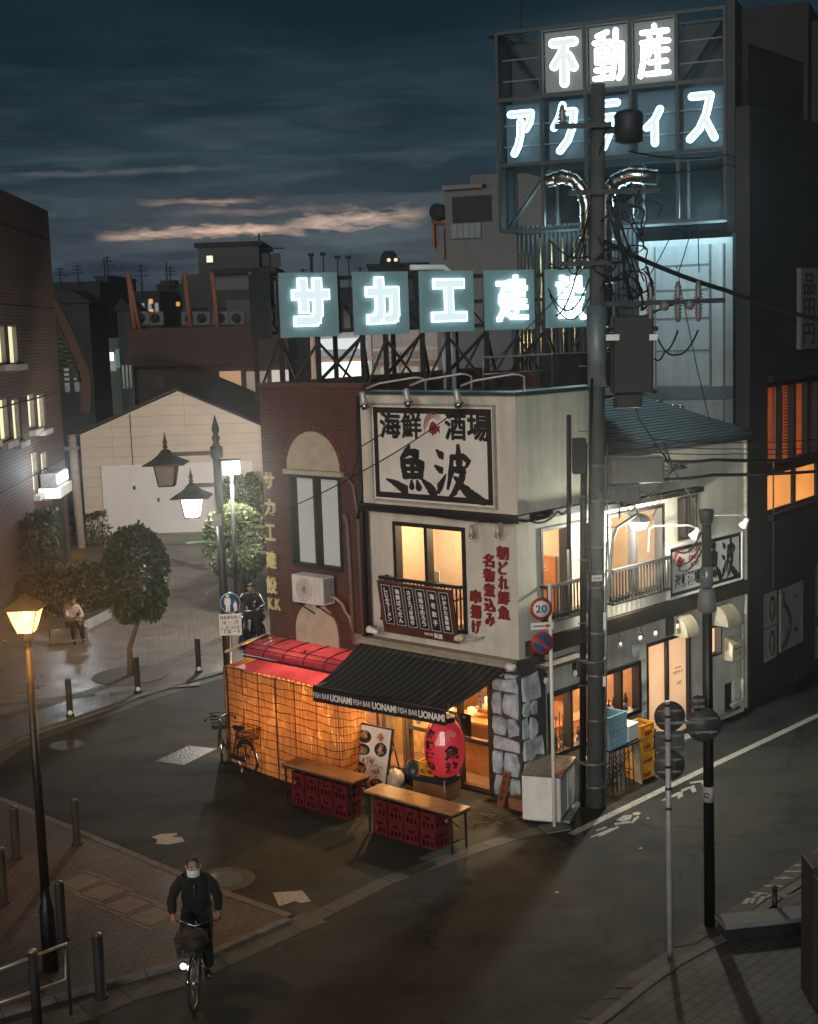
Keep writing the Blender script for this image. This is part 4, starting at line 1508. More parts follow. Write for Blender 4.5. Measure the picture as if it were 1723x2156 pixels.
for (px, py), lab, sgn in (((786, 1328), 'small white uplight at the left foot of the menu board', 1), ((965, 1344), 'small white uplight at the right foot of the menu board', -1)):
 x, z = FR.sz(px, py, .42)
 t = thing('spotlight', lab, 'lamp', FR.p(x, .42, z), 'uplights under the menu board')
 mb = MB()
 mb.tube([FR.p(x - sgn * .28, .021, z - .02), FR.p(x - sgn * .28, .3, z - .02), FR.p(x - sgn * .06, .42, z)], .015, 6)
 mb.build('arm', M['lamp_grey'], t)
 ax = (FR.x * -sgn * .8 + FR.y * .3 + FR.z * .25).normalized()
 MB().lathe(FR.p(x, .42, z) - ax * .1, [(.04, 0), (.055, .05), (.06, .12), (.075, .2)], 10, axis=ax).build('housing', M['white_clean'], t)
 MB().lathe(FR.p(x, .42, z) + ax * .101, [(.077, 0), (.05, .03)], 10, axis=ax).build('lens', M['gold'], t)
for (px, py), x2, lab in (((1466, 1122), -.62, 'white floodlight on a bent arm over the left of the street-side sign'), ((1570, 1100), -.55, 'white floodlight on a bent arm over the right end of the street-side sign')):
 x, z = RW.sz(px, py, .75)
 t = thing('floodlight', lab, 'lamp', RW.p(x, .75, z), 'floodlights over the street-side sign')
 mb = MB()
 mb.tube([RW.p(x + x2, .08, 4.0), RW.p(x + x2, .1, z + .1), RW.p(x + x2 + .06, .16, z + .16), RW.p(x - .12, .68, z + .16), RW.p(x, .75, z + .1)], .018, 6)
 mb.build('arm', M['lamp_grey'], t)
 ax = (RW.z * -.8 - RW.y * .5).normalized()
 MB().lathe(RW.p(x, .75, z) - ax * .1, [(.045, 0), (.06, .1), (.11, .2)], 12, axis=ax).build('housing', M['white_clean'], t)
 MB().lathe(RW.p(x, .75, z) + ax * .101, [(.112, 0), (.06, .02)], 12, axis=ax).build('lens', M['steel'], t)
# festoon bulbs under the fascia
M['bulb_off'] = plain('clear_bulb', (.62, .58, .50), .2)
bl = thing('festoon_bulb', 'x', 'bulb', (0, 0, 0), 'festoon bulbs under the fascia')
MB().tube([(0, 0, 0), (.01, 0, -.10)], .008, 5).build('cord', M['cable'], bl)
MB().lathe((.01, 0, -.16), [(.024, 0), (.024, .07)], 8).build('socket', M['black'], bl)
MB().lathe((.01, 0, -.29), [(.005, 0), (.035, .02), (.045, .055), (.04, .085), (.024, .13)], 10).build('bulb', M['bulb_off'], bl)
spots = [(2.75, 'just right of the utility pole'), (3.42, 'between the pole and the entrance, over the bottle window'), (3.95, 'over the left leaf of the entrance'), (4.72, 'left of the cream hood over the door'), (5.7, 'right of the cream hood over the door')]
for i, (x, w) in enumerate(spots):
 p = RW.p(x, .16, 2.60)
 lab = 'festoon bulb under the fascia ' + w
 if i == 0:
  bl.location = p
  bl['label'] = lab
 else:
  copy_thing(bl, p, i, lab)
for x, w in ((.35, 'over the stone pillar corner'), (1.18, 'right of the 20 sign pole')):
 copy_thing(bl, RW.p(x, .30, 2.40 if x > 1 else 2.44), 0, 'small festoon bulb hanging ' + w)
for i, x in enumerate((-3.0, -2.6, -2.05, -1.5, -.95)):
 copy_thing(bl, FR.p(x, 1.62, 1.98), i, 'small festoon bulb hanging behind the awning valance, ' + ('leftmost of five', 'second from the left of five', 'middle one of five', 'second from the right of five', 'rightmost of five')[i], 'festoon bulbs under the awning')
# letter box and posters at the far end
p = RW.p(6.9, .0, 1.3)
t = thing('letter_box', 'cream metal letter box with a sloping lid on the street wall', 'letter box', p)
mb = MB()
mb.prism([RW.p(6.68, -.018, 1.28), RW.p(6.68, .20, 1.28), RW.p(6.68, .20, 1.62), RW.p(6.68, .02, 1.76), RW.p(6.68, -.018, 1.76)], RW.x * .46)
mb.build('body', plain('letter_box_cream', (.46, .42, .31), .5), t, bevel=.008)
mb = MB()
mb.box(RW, 6.74, 7.08, .201, .206, 1.52, 1.54)
mb.tube([RW.p(6.95, .207, 1.46), RW.p(6.97, .212, 1.42), RW.p(6.93, .207, 1.38)], .012, 5)
mb.build('slot', M['black'], t)

# air conditioner on the brick wall
p = FR.p(-4.78, .25, 3.15)
t = thing('air_conditioner', 'white outdoor air conditioner unit on brackets under the brick building window', 'air conditioner', p)
MB().box(FR, -5.22, -4.36, .14, .46, 3.17, 3.72).build('casing', M['white'], t, bevel=.012)
mb = MB()
for i in range(14):
 z = 3.22 + i * .034
 mb.box(FR, -4.358, -4.352, .17, .43, z, z + .018)
mb.build('side_louvre', M['grey_metal'], t)
mb = MB()
for i in range(18):
 a = i * math.pi / 9
 mb.tube([FR.p(-4.88, .462, 3.44), FR.p(-4.88 + .22 * math.cos(a), .462, 3.44 + .22 * math.sin(a))], .004, 4)
for rr_c in (.08, .15, .22):
 mb.tube([FR.p(-4.88 + rr_c * math.cos(a), .463, 3.44 + rr_c * math.sin(a)) for a in arc(23, 0, 2 * math.pi * 23 / 24)], .004, 4, closed=True)
mb.build('fan_grille', M['grey_metal'], t)
mb = MB()
for x in (-5.05, -4.55):
 mb.box(FR, x - .02, x + .02, .001, .46, 3.12, 3.165)
 mb.tube([FR.p(x, .02, 2.86), FR.p(x, .40, 3.12)], .016, 5)
mb.build('bracket', M['dark_metal'], t)
mb = MB()
mb.tube([FR.p(-4.35, .3, 3.35), FR.p(-4.18, .3, 3.32), FR.p(-4.08, .22, 3.2), FR.p(-4.12, .12, 3.05), FR.p(-4.05, .05, 2.9), FR.p(-3.95, .04, 2.4)], .028, 7)
mb.build('pipe', plain('pipe_tape', (.35, .30, .22), .7), t)
t = thing('conduit', 'grey conduit pipes climbing the brick wall right of the arched window', 'pipe', FR.p(-3.9, .05, 2.4))
mb = MB()
mb.tube([FR.p(-3.98, .05, 2.4), FR.p(-4.0, .05, 3.9), FR.p(-4.02, .06, 4.75), FR.p(-4.05, .1, 4.95)], .04, 8)
mb.tube([FR.p(-3.72, .04, 2.5), FR.p(-3.74, .05, 4.9), FR.p(-3.80, .08, 5.5), FR.p(-3.95, .12, 5.68)], .03, 7)
mb.build('conduit_pipe', plain('conduit_grey', (.14, .10, .09), .6), t)
# gilt letters
gl_ = thing('gilt_lettering', 'vertical column of gilt letters on the left edge of the brick wall', 'sign', FR.p(-6.1, .02, 2.5))
for ch, (px, py), h in zip(('サ', 'カ', '工', '建', '設', 'K.K'), ((566, 1012), (568, 1068), (569, 1121), (571, 1179), (572, 1232), (577, 1272)), (.34, .34, .34, .36, .36, .24)):
 x, z = FR.sz(px, py, .03)
 mb = MB()
 w = .30 if ch != 'K.K' else .38
 mb.text(FR, ch, x - w / 2, x + w / 2, z - h / 2, z + h / 2, .004, .045, .03)
 mb.build('letter', M['gold'], gl_)

# ================================================================ awnings and yard
aw = thing('striped_awning', 'black striped awning with lettered valance over the pub front', 'awning', FR.p(-1.8, .8, 2.0))
mb = MB()
mb.box(FR, -3.62, .02, .08, .26, 2.50, 2.63)
mb.box(FR, -3.62, .02, .261, .30, 2.46, 2.60)
mb.build('cassette', plain('cassette', (.34, .29, .22), .5), aw, bevel=.015)
t = NT('awning_fabric')
d = t.n('ShaderNodeVectorMath', operation='DOT_PRODUCT')
t.l(t.pos(), d.inputs[0])
d.inputs[1].default_value = tuple(FR.x)
fr_ = t.math('FRACT', t.math('MULTIPLY', d.outputs['Value'], 6.2))
s1 = t.ramp(fr_, [(.0, (0, 0, 0)), (.60, (0, 0, 0)), (.62, (1, 1, 1)), (.66, (1, 1, 1)), (.68, (0, 0, 0)), (.72, (0, 0, 0)), (.74, (1, 1, 1)), (.88, (1, 1, 1)), (.90, (0, 0, 0))])
t.set(t.mix(s1, (.010, .013, .013), (.075, .078, .070)), .85)
M['awning'] = t.mat
top_a, top_b = FR.p(-3.58, .30, 2.52), FR.p(-.02, .30, 2.52)
fa, fb = FR.p(-3.34, 1.78, 2.02), FR.p(-.16, 1.78, 2.10)
mb = MB()
n = 12
for i in range(n):
 u0, u1 = i / n, (i + 1) / n
 sg_ = lambda u: Vector((0, 0, -.05 * math.sin(math.pi * u)))
 mb.quad(top_a.lerp(fa, u0) + sg_(u0), top_a.lerp(fa, u1) + sg_(u1), top_b.lerp(fb, u1) + sg_(u1), top_b.lerp(fb, u0) + sg_(u0))
mb.build('canopy', M['awning'], aw)
mb = MB()
mb.tube([fa, fb], .035, 8)
mb.build('front_bar', M['black'], aw)
vd = (fb - fa)
VL = vd.length
VF = Fr((0, 0, 0), FA)
VF.o = fa - Vector((0, 0, .26)) + FR.y * .03
VF.x = vd.normalized()
VF.z = Vector((0, 0, 1))
val = MB().box(VF, 0, VL, 0, .006, 0, .25).build('valance', M['ink'], aw)
mb = MB()
u = lambda px: (px - 513) / (1090 - 513) * VL
for a, b in ((515, 590), (700, 776), (893, 974)):
 mb.text(VF, 'FISH BAR', u(a), u(b), .075, .175, .0065, .0, .002)
mb.build('valance_small_lettering', M['white_clean'], val)
mb = MB()
for a, b in ((594, 692), (782, 886), (978, 1084)):
 mb.text(VF, 'UONAMI', u(a), u(b), .06, .19, .0065, .03, .002)
mb.build('valance_large_lettering', M['white_clean'], val)
mb = MB()
for x, q in ((-3.3, fa), (-.3, fb)):
 mb.tube([FR.p(x, .2, 2.45), FR.p(x + (.35 if x < -1 else -.35), .95, 2.15), q], .025, 6)
mb.build('arm', M['grey_metal'], aw)
MB().lathe(FR.p(.0, .28, 2.55), [(.06, -.06), (.075, 0), (.06, .1)], 10, axis=FR.x).build('end_cap', M['white'], aw)

# red awning over the brick front
def cloth_mat(name, col, tr):
 t = NT(name)
 f = t.noise(3.5, 4, .6)
 c = t.mix(f, scale_c(col, .6), scale_c(col, 1.3))
 t.set(c, .6)
 tl = t.n('ShaderNodeBsdfTranslucent')
 t.l(c, tl.inputs[0])
 mx = t.n('ShaderNodeMixShader')
 mx.inputs[0].default_value = tr
 t.l(t.b.outputs[0], mx.inputs[1])
 t.l(tl.outputs[0], mx.inputs[2])
 t.l(mx.outputs[0], t.out.inputs[0])
 return t.mat
M['red_sheet'] = cloth_mat('red_sheet', (.30, .042, .080), .30)
ra = thing('red_awning', 'crimson plastic awning with rounded front over the reed-screened terrace', 'awning', FR.p(-5, .6, 2))
mb = MB()
prof = [(.003, 2.24), (.2, 2.235), (.40, 2.22), (.60, 2.19), (.70, 2.14), (.74, 2.06), (.74, 2.01)]
xs = [-6.40 + i * (2.85 / 5) for i in range(6)]
ny = 24
crm = lambda i, j: .022 * math.sin(i * 1.9 + j * 2.3) * math.sin(i * .7 - j * 1.4) if 0 < j < len(prof) - 1 else 0
cx_ = lambda i: -6.40 + 2.85 * i / ny
for i in range(ny):
 for j in range(len(prof) - 1):
  q = [(i, j), (i, j + 1), (i + 1, j + 1), (i + 1, j)]
  mb.add([FR.p(cx_(u), prof[v][0], prof[v][1] + crm(u, v)) for u, v in q], [(0, 1, 2, 3)], 0, True)
mb.build('canopy', M['red_sheet'], ra)
mb = MB()
for x in xs:
 mb.tube([FR.p(x, d + .01, z + .015) for d, z in prof], .012, 5)
for d, z in ((.6, 2.205), (.715, 2.145)):
 mb.tube([FR.p(-6.42, d, z), FR.p(-3.53, d, z)], .010, 5)
mb.box(FR, -6.42, -3.53, .71, .77, 1.95, 2.0)
mb.build('frame', M['black'], ra)
mb = MB()
n = 8
for i in range(n):
 x0, x1 = -6.0 + 2.6 * i / n, -6.0 + 2.6 * (i + 1) / n
 w0, w1 = .03 * math.sin(i * 2.1), .03 * math.sin((i + 1) * 2.1)
 mb.quad(FR.p(x0, .76, 1.96), FR.p(x0 + .05, 1.52 + w0, 1.93 + w0), FR.p(x1 + .05, 1.52 + w1, 1.93 + w1), FR.p(x1, .76, 1.96))
mb.build('drop_sheet', M['red_sheet'], ra)
mb = MB()
for i in range(6):
 a, b = -6.32 + i * .06, -6.26 + i * .06
 mb.quad(FR.p(a, .76, 1.96), FR.p(a, 1.42, 1.86 + .06 * (i % 2)), FR.p(b, 1.42, 1.86 + .06 * ((i + 1) % 2)), FR.p(b, .76, 1.96))
mb.build('side_sheet', cloth_mat('amber_sheet', (.55, .25, .07), .5), ra)
mb = MB()
mb.tube([FR.p(-6.44, .05, 2.27), FR.p(-6.5, .7, 2.2), FR.p(-6.58, 1.1, 2.1)], .03, 6)
mb.build('pole', plain('pale_pole', (.5, .38, .22), .6), ra)
MB().tube([FR.p(-6.15, 1.50, 0), FR.p(-6.15, 1.50, 1.95)], .035, 8).build('post', M['wood'], ra)

# reed screen
def reed_mat():
 t = NT('reeds')
 x = t.noise(1.0, 3, .6, stretch=(70, 70, .8))
 y = t.noise(1.0, 2, .5, stretch=(28, 28, 3.0))
 c = t.mix(t.ramp(x, [(.35, (0, 0, 0)), (.65, (1, 1, 1))]), (.26, .13, .045), (.66, .42, .18))
 c = t.mix(t.ramp(y, [(.5, (0, 0, 0)), (.7, (.6, .6, .6))]), c, (.16, .06, .018))
 t.set(c, .8)
 tl = t.n('ShaderNodeBsdfTranslucent')
 t.l(c, tl.inputs[0])
 mx = t.n('ShaderNodeMixShader')
 mx.inputs[0].default_value = .5
 t.l(t.b.outputs[0], mx.inputs[1])
 t.l(tl.outputs[0], mx.inputs[2])
 tr = t.n('ShaderNodeBsdfTransparent')
 m2 = t.n('ShaderNodeMixShader')
 gap = t.math('MULTIPLY', t.ramp(t.noise(1.0, 2, .5, stretch=(90, 90, 2.2)), [(.60, (0, 0, 0)), (.66, (1, 1, 1))]), t.ramp(t.noise(1.6, 3, .6), [(.52, (0, 0, 0)), (.58, (1, 1, 1))]))
 t.l(gap, m2.inputs[0])
 t.l(mx.outputs[0], m2.inputs[1])
 t.l(tr.outputs[0], m2.inputs[2])
 t.l(m2.outputs[0], t.out.inputs[0])
 t.bump(x, .8, .01)
 return t.mat
M['reed'] = reed_mat()
rs = thing('reed_screen', 'tall golden reed screen bound with dark cords around the lit terrace', 'screen', FR.p(-4.5, 1.7, 0))
path = [(-6.14, 1.44), (-5.2, 1.58), (-4.2, 1.66), (-3.3, 1.71), (-2.98, 1.70), (-2.86, 1.58), (-2.95, 1.25), (-3.16, .66)]
tops = [1.97, 1.98, 2.0, 2.0, 1.97, 1.93, 1.80, 1.62]
def along(k, n=40):
 seg = [math.dist(path[i], path[i + 1]) for i in range(len(path) - 1)]
 T = sum(seg) * k
 for i, L in enumerate(seg):
  if T <= L or i == len(seg) - 1:
   u = min(1, T / L)
   return (path[i][0] + (path[i + 1][0] - path[i][0]) * u, path[i][1] + (path[i + 1][1] - path[i][1]) * u, tops[i] + (tops[i + 1] - tops[i]) * u)
  T -= L
mb = MB()
n = 60
for i in range(n):
 a, b = along(i / n), along((i + 1) / n)
 mb.quad(FR.p(a[0], a[1], .0), FR.p(b[0], b[1], .0), FR.p(b[0], b[1], b[2] + .02 * math.sin(i * 3.1)), FR.p(a[0], a[1], a[2] + .02 * math.sin((i - 1) * 3.1)))
# second thickness behind
for i in range(n):
 a, b = along(i / n), along((i + 1) / n)
 mb.quad(FR.p(b[0], b[1] - .02, .0), FR.p(a[0], a[1] - .02, .0), FR.p(a[0], a[1] - .02, a[2] - .03), FR.p(b[0], b[1] - .02, b[2] - .03))
mb.build('reeds', M['reed'], rs)
mb = MB()
for j in range(13):
 mb.tube([FR.p(q[0] + .010, q[1] + .012, .10 + (q[2] - .14) * j / 12.0 + .012 * math.sin(i * .9 + j * 2)) for i, q in enumerate(along(k / 40) for k in range(41))], .0075, 4)
for k in (.12, .245, .37, .50, .64, .76):
 q = along(k)
 mb.tube([FR.p(q[0] + .010, q[1] + .014, .0), FR.p(q[0] + .02, q[1] + .014, q[2])], .007 if k != .37 else .014, 4)
mb.build('binding_cord', plain('cord', (.03, .015, .01), .9), rs)
b = bulb_fixture
M['bulb_terrace'] = M['bulb_on']
tl_ = thing('terrace_light', 'bare warm bulb burning behind the reed screen', 'lamp', FR.p(-4.6, .55, 1.75))
MB().sphere(FR.p(-4.9, .55, 1.72), .06, 10).build('bulb', M['bulb_on'], tl_)
lamp('terrace_glow', FR.p(-4.9, .62, 1.2), 300, (1, .60, .25), .1, tl_)
MB().tube([FR.p(-4.9, .55, 1.78), FR.p(-4.9, .5, 2.25)], .008, 5).build('cord', M['cable'], tl_)
tl2 = thing('terrace_light', 'bare warm bulb burning behind the bend of the reed screen', 'lamp', FR.p(-3.4, .9, 1.75))
MB().sphere(FR.p(-3.5, .95, 1.6), .05, 10).build('bulb', M['bulb_on'], tl2)
lamp('terrace_glow', FR.p(-3.5, 1.0, 1.50), 220, (1, .60, .25), .1, tl2)
MB().tube([FR.p(-3.5, .95, 1.65), FR.p(-3.5, .9, 2.2)], .008, 5).build('cord', M['cable'], tl2)

# trestle tables
def table(x0, x1, y0, y1, label, mat):
 c = FR.p((x0 + x1) / 2, (y0 + y1) / 2, 0)
 t = thing('trestle_table', label, 'table', c, 'folding tables in front of the pub')
 MB().box(FR, x0, x1, y0, y1, .67, .705).build('tabletop', mat, t, bevel=.006)
 for x in (x0 + .08, x1 - .08):
  for y in (y0 + .05, y1 - .05):
   MB().box(FR, x - .014, x + .014, y - .014, y + .014, 0, .669).build('leg', M['black'], t)
 mb = MB()
 for x in (x0 + .08, x1 - .08):
  mb.box(FR, x - .01, x + .01, y0 + .065, y1 - .065, .60, .625)
  mb.box(FR, x - .01, x + .01, y0 + .065, y1 - .065, .18, .20)
  s_ = 1 if x < (x0 + x1) / 2 else -1
  mb.tube([FR.p(x, (y0 + y1) / 2, .40), FR.p(x + s_ * .4, (y0 + y1) / 2, .66)], .010, 5)
 mb.box(FR, x0 + .02, x1 - .02, y0 + .02, y1 - .02, .63, .668)
 mb.build('brace', M['black'], t)
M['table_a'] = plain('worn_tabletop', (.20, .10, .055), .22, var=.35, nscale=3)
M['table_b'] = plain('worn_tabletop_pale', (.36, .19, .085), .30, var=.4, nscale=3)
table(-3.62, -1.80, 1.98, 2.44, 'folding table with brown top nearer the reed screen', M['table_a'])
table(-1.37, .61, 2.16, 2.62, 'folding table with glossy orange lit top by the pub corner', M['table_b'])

# bottle crates
def crate(mat, w, d, h, name, label, cat, group, rows=2, logo=None):
 L = Fr((0, 0, 0), 0)
 t = thing(name, label, cat, (0, 0, 0), group)
 mb = MB()
 def side(fr, half, dist):
  mb.wall(fr, -half, half, 0, h, dist - .012, dist, [(-half + .035 + k * (2 * half - .035) / 3, -half + .035 + (k + 1) * (2 * half - .035) / 3 - .035, h * .14, h * .44) for k in range(3)] + [(-half * .45, half * .45, h * .60, h * .78)])
  mb.box(fr, -half - .002, half + .002, dist + .0005, dist + .014, h * .88, h)
  mb.box(fr, -half - .002, half + .002, dist + .0005, dist + .010, h * .48, h * .54)
  mb.box(fr, -half - .002, half + .002, dist + .0005, dist + .010, 0.001, h * .08)
  for s_ in (-1, 1):
   mb.box(fr, s_ * (half - .012) - .014, s_ * (half - .012) + .014, dist + .0005, dist + .012, h * .081, h * .479)
   mb.box(fr, s_ * (half - .012) - .014, s_ * (half - .012) + .014, dist + .0005, dist + .012, h * .541, h * .879)
 for ang, half, dist in ((0, w / 2, d / 2), (180, w / 2, d / 2), (90, d / 2, w / 2), (270, d / 2, w / 2)):
  side(Fr((0, 0, 0), ang), half, dist)
 mb.build('shell', mat, t)
 mb = MB()
 mb.box(L, -w / 2 + .014, w / 2 - .014, -d / 2 + .014, d / 2 - .014, .005, .02)
 for k in range(1, 4):
  x = -w / 2 + w * k / 4
  mb.box(L, x - .004, x + .004, -d / 2 + .014, d / 2 - .014, .021, h * .75)
 for k in range(1, 3):
  y = -d / 2 + d * k / 3
  mb.box(L, -w / 2 + .014, w / 2 - .014, y - .004, y + .004, .021, h * .749)
 mb.build('dividers', mat, t)
 if logo:
  for ang, dist in ((0, d / 2), (90, w / 2)):
   mb = MB()
   f = Fr((0, 0, 0), ang)
   mb.box(f, -.07, .07, dist + .0005, dist + .004, h * .56, h * .80) if logo == 'p' else mb.box(f, -.09, .09, dist + .0005, dist + .006, h * .16, h * .42)
   mb.build('badge', M['sign_red'] if logo != 'p' else M['white_clean'], t)
 return t
red = crate(M['crate_red'], .37, .30, .30, 'beer_crate', 'x', 'crate', 'red beer crates under the tables')
def put(src, first, p, rz, lab):
 if first:
  src.location = p
  src.rotation_euler = (0, 0, rz)
  src['label'] = lab
  return src
 return copy_thing(src, p, rz, lab)
words_a = ('leftmost', 'second from the left', 'third from the left', 'fourth from the left', 'rightmost')
k = 0
for i in range(4):
 put(red, k == 0, FR.p(-3.18 + i * .355, 2.26, 0), R(FA + 90), 'red beer crate under the reed-side table, %s of the lower four' % ('leftmost', 'second from the left', 'third from the left', 'rightmost')[i])
 k += 1
for i in range(4):
 put(red, False, FR.p(-3.18 + i * .355, 2.25, .302), R(FA + 90), 'red beer crate under the reed-side table, %s of the upper four' % ('leftmost', 'second from the left', 'third from the left', 'rightmost')[i])
for i in range(4):
 put(red, False, FR.p(-1.02 + i * .355, 2.42, 0), R(FA + 90), 'red beer crate under the glossy orange table, %s of the lower four' % ('leftmost', 'second from the left', 'third from the left', 'rightmost')[i])
for i in range(4):
 put(red, False, FR.p(-1.02 + i * .355, 2.41, .302), R(FA + 90 + 2 * (i % 2)), 'red beer crate under the glossy orange table, %s of the upper four' % ('leftmost', 'second from the left', 'third from the left', 'rightmost')[i])

# A-board with pictures of the dishes
ab = thing('menu_stand', 'tall menu stand with photographs of dishes leaning by the reed screen', 'signboard', FR.p(-2.9, .9, 0))
ox, oy = -3.16, 1.12
T2 = Fr(FR.p(ox, oy, 0), FA + 3).tilt((0, 0, .06), 14)
MB().box(T2, 0, .84, -.03, 0, 0, 1.12).build('board', M['sign_white'], ab)
mb = MB()
mb.frame(T2, -.02, .86, -.02, 1.14, .03, -.035, .012)
mb.build('frame', M['black'], ab)
mb = MB()
for x in (.05, .79):
 a = T2.p(x, -.03, 1.05)
 b_ = Vector((a.x, a.y, 0)) - FR.y * .28
 mb.tube([a, b_], .016, 6)
mb.tube([FR.p(ox + .86, oy - .2, .72), FR.p(ox + .95, oy - .2, .86), FR.p(ox + 1.0, oy - .2, .74)], .015, 6)
mb.build('strut', M['black'], ab)
rr = random.Random(11)
dish_cols = [(.42, .09, .05), (.45, .26, .09), (.16, .22, .07), (.5, .36, .18), (.32, .08, .05), (.25, .30, .30), (.55, .45, .25), (.12, .2, .06)]
dm = [plain('dish_%s' % n_, c_, .5, var=.5, nscale=30) for n_, c_ in zip(('red', 'ochre', 'green', 'cream', 'brown', 'grey', 'straw', 'leaf'), dish_cols)]
for x, z, w, h, rnd in ((.20, .90, .17, .12, 1), (.60, .95, .13, .09, 0), (.20, .66, .17, .11, 1), (.62, .72, .15, .13, 1), (.42, .48, .30, .09, 0), (.18, .32, .15, .11, 1), (.56, .30, .16, .12, 0), (.62, .10, .15, .09, 1), (.2, .1, .16, .07, 0)):
 mb = MB()
 if rnd:
  mb.prism([T2.p(x + w * math.cos(a), .001, z + h * math.sin(a)) for a in arc(19, 0, 2 * math.pi * 19 / 20)], T2.y * .002, 0)
 else:
  mb.box(T2, x - w, x + w, .001, .003, z - h, z + h, 0)
 e = 0
 for j in range(16):
  a, q = rr.uniform(0, 6.28), rr.uniform(0, .72)
  px_, pz_, r_ = x + w * q * math.cos(a), z + h * q * math.sin(a), rr.uniform(.014, .045)
  e += 1
  mb.prism([T2.p(px_ + r_ * rr.uniform(.7, 1.2) * math.cos(b2), .0032, pz_ + r_ * rr.uniform(.6, 1.1) * math.sin(b2)) for b2 in arc(7, 0, 5.5)], T2.y * (.0008 + e * .0002), 1 + rr.randrange(8))
 mb.build('dish_picture', [M['ink'] if rnd else M['label']] + dm, ab)

# paper lantern in a clear bag
la = thing('paper_lantern', 'big red paper lantern with black brush lettering wrapped in clear plastic', 'lantern', FR.p(-.55, 1.45, .8))
lc = FR.p(-.56, 1.42, 1.30)
LR, LH = .345, .475
def lprof(n=15):
 out = []
 for i in range(n * 2 + 1):
  u = -1 + i / n
  r = LR * (1 - abs(u) ** 2.6 * .46)
  out.append((r + (.008 if i % 2 else 0), LH * u))
 return out
t = NT('lantern_paper')
c = t.mix(t.noise(8, 4), (.36, .018, .03), (.50, .03, .045))
t.set(c, .55)
t.b.inputs['Emission Color'].default_value = (.5, .02, .03, 1)
t.b.inputs['Emission Strength'].default_value = .45
M['lantern'] = t.mat
t.mat.cycles.emission_sampling = 'NONE'
MB().lathe(lc, lprof(), 32).build('shade', M['lantern'], la)
mb = MB()
mb.lathe(lc + Vector((0, 0, LH)), [(.20, -.02), (.20, .07), (.17, .07)], 24)
mb.build('top_ring', M['black'], la)
MB().lathe(lc - Vector((0, 0, LH)), [(.17, -.05), (.20, -.05), (.20, .02)], 24).build('bottom_ring', M['black'], la)
class CylF:
 "lettering wrapped round the lantern; x is the angle turned into arc length"
 def __init__(s, mid):
  s.mid = mid
  s.y = None
 def p(s, x, y, z):
  u = z / LH
  r = LR * (1 - abs(u) ** 2.6 * .46) + y
  a = s.mid + x / LR
  return lc + Vector((math.cos(a), math.sin(a), 0)) * r + Vector((0, 0, z))
def wrap_text(mb, cf, ch, x0, x1, z0, z1, bold):
 vs, fs = text_mesh(ch, bold)
 xs = [v[0] for v in vs]
 ys = [v[1] for v in vs]
 ax, bx, ay, by = min(xs), max(xs), min(ys), max(ys)
 mb.add([cf.p(x0 + (v[0] - ax) / (bx - ax) * (x1 - x0), .013 if v[2] > 0 else .004, z0 + (v[1] - ay) / (by - ay) * (z1 - z0)) for v in vs], fs)
ang_cam = math.atan2(-lc.y, -lc.x)
mb = MB()
cf = CylF(ang_cam + R(-48))
for i, ch in enumerate('海鮮酒場'):
 wrap_text(mb, cf, ch, -.10, .10, .21 - i * .185, .375 - i * .185, .05)
cf = CylF(ang_cam + R(22))
wrap_text(mb, cf, '魚', -.14, .14, -.13, .13, .06)
wrap_text(mb, cf, '波', -.13, .13, -.40, -.16, .06)
mb.build('lettering', M['ink'], la)
mb = MB()
for k, r_ in enumerate((.05, .085, .12)):
 mb.tube([cf.p(r_ * math.cos(a), .006, .24 + r_ * math.sin(a)) for a in arc(12, .3, 3.9)], .006, 4)
mb.build('emblem', M['label'], la)
bagp = [(LR * .5, -LH - .10), (LR + .03, -LH * .75), (LR + .045, -.1), (LR + .045, .15), (LR * .95, LH * .8), (LR * .62, LH + .12), (.05, LH + .26)]
mb = MB()
n = 28
vs = []
rr = random.Random(4)
for r_, z in bagp:
 for k in range(n):
  a = 2 * math.pi * k / n
  q = r_ + rr.uniform(-.012, .018)
  vs.append(lc + Vector((math.cos(a) * q, math.sin(a) * q, z + rr.uniform(-.01, .01))))
fs = [(i * n + k, i * n + (k + 1) % n, (i + 1) * n + (k + 1) % n, (i + 1) * n + k) for i in range(len(bagp) - 1) for k in range(n)]
mb.add(vs, fs)
mb.build('plastic_bag', M['plastic_wrap'], la)
mb = MB()
mb.tube([lc + Vector((0, 0, LH + .06)), lc + Vector((0, 0, LH + .28)), FR.p(-.45, 1.62, 2.04)], .01, 5)
mb.tube([lc - Vector((0, 0, LH + .05)), lc - Vector((.03, 0, LH + .25)), lc - Vector((-.03, .02, LH + .42))], .006, 4)
mb.build('cord', M['label'], la)

# clutter by the door
oc = crate(M['crate_yellow'], .46, .34, .26, 'plastic_crate', 'orange plastic crate of pots by the pub door behind the lantern', 'crate', None)
oc.location = FR.p(-1.55, .55, .40)
oc.rotation_euler = (0, 0, R(FA + 8))
t = thing('cardboard_box', 'brown cardboard box with a dark blue lid under the orange crate', 'box', FR.p(-1.5, .55, 0))
f = Fr(FR.p(-1.52, .55, 0), FA + 6)
MB().box(f, -.36, .36, -.24, .24, .0, .30).build('carton', plain('cardboard', (.32, .18, .09), .8), t)
MB().box(f, -.37, .37, -.25, .25, .302, .39).build('lid', plain('blue_lid', (.02, .035, .07), .5), t)
t = thing('stock_pot', 'round steel pot standing in the orange crate', 'pot', FR.p(-1.55, .55, .46))
MB().lathe(FR.p(-1.55, .55, .43), [(.14, 0), (.15, .02), (.15, .24), (.165, .25), (.165, .27), (.02, .31)], 20).build('pot', M['steel'], t)
t = thing('plastic_sack', 'dark blue lumpy plastic sack between the menu stand and the crate', 'sack', FR.p(-2.15, .5, 0))
mb = MB()
rr = random.Random(2)
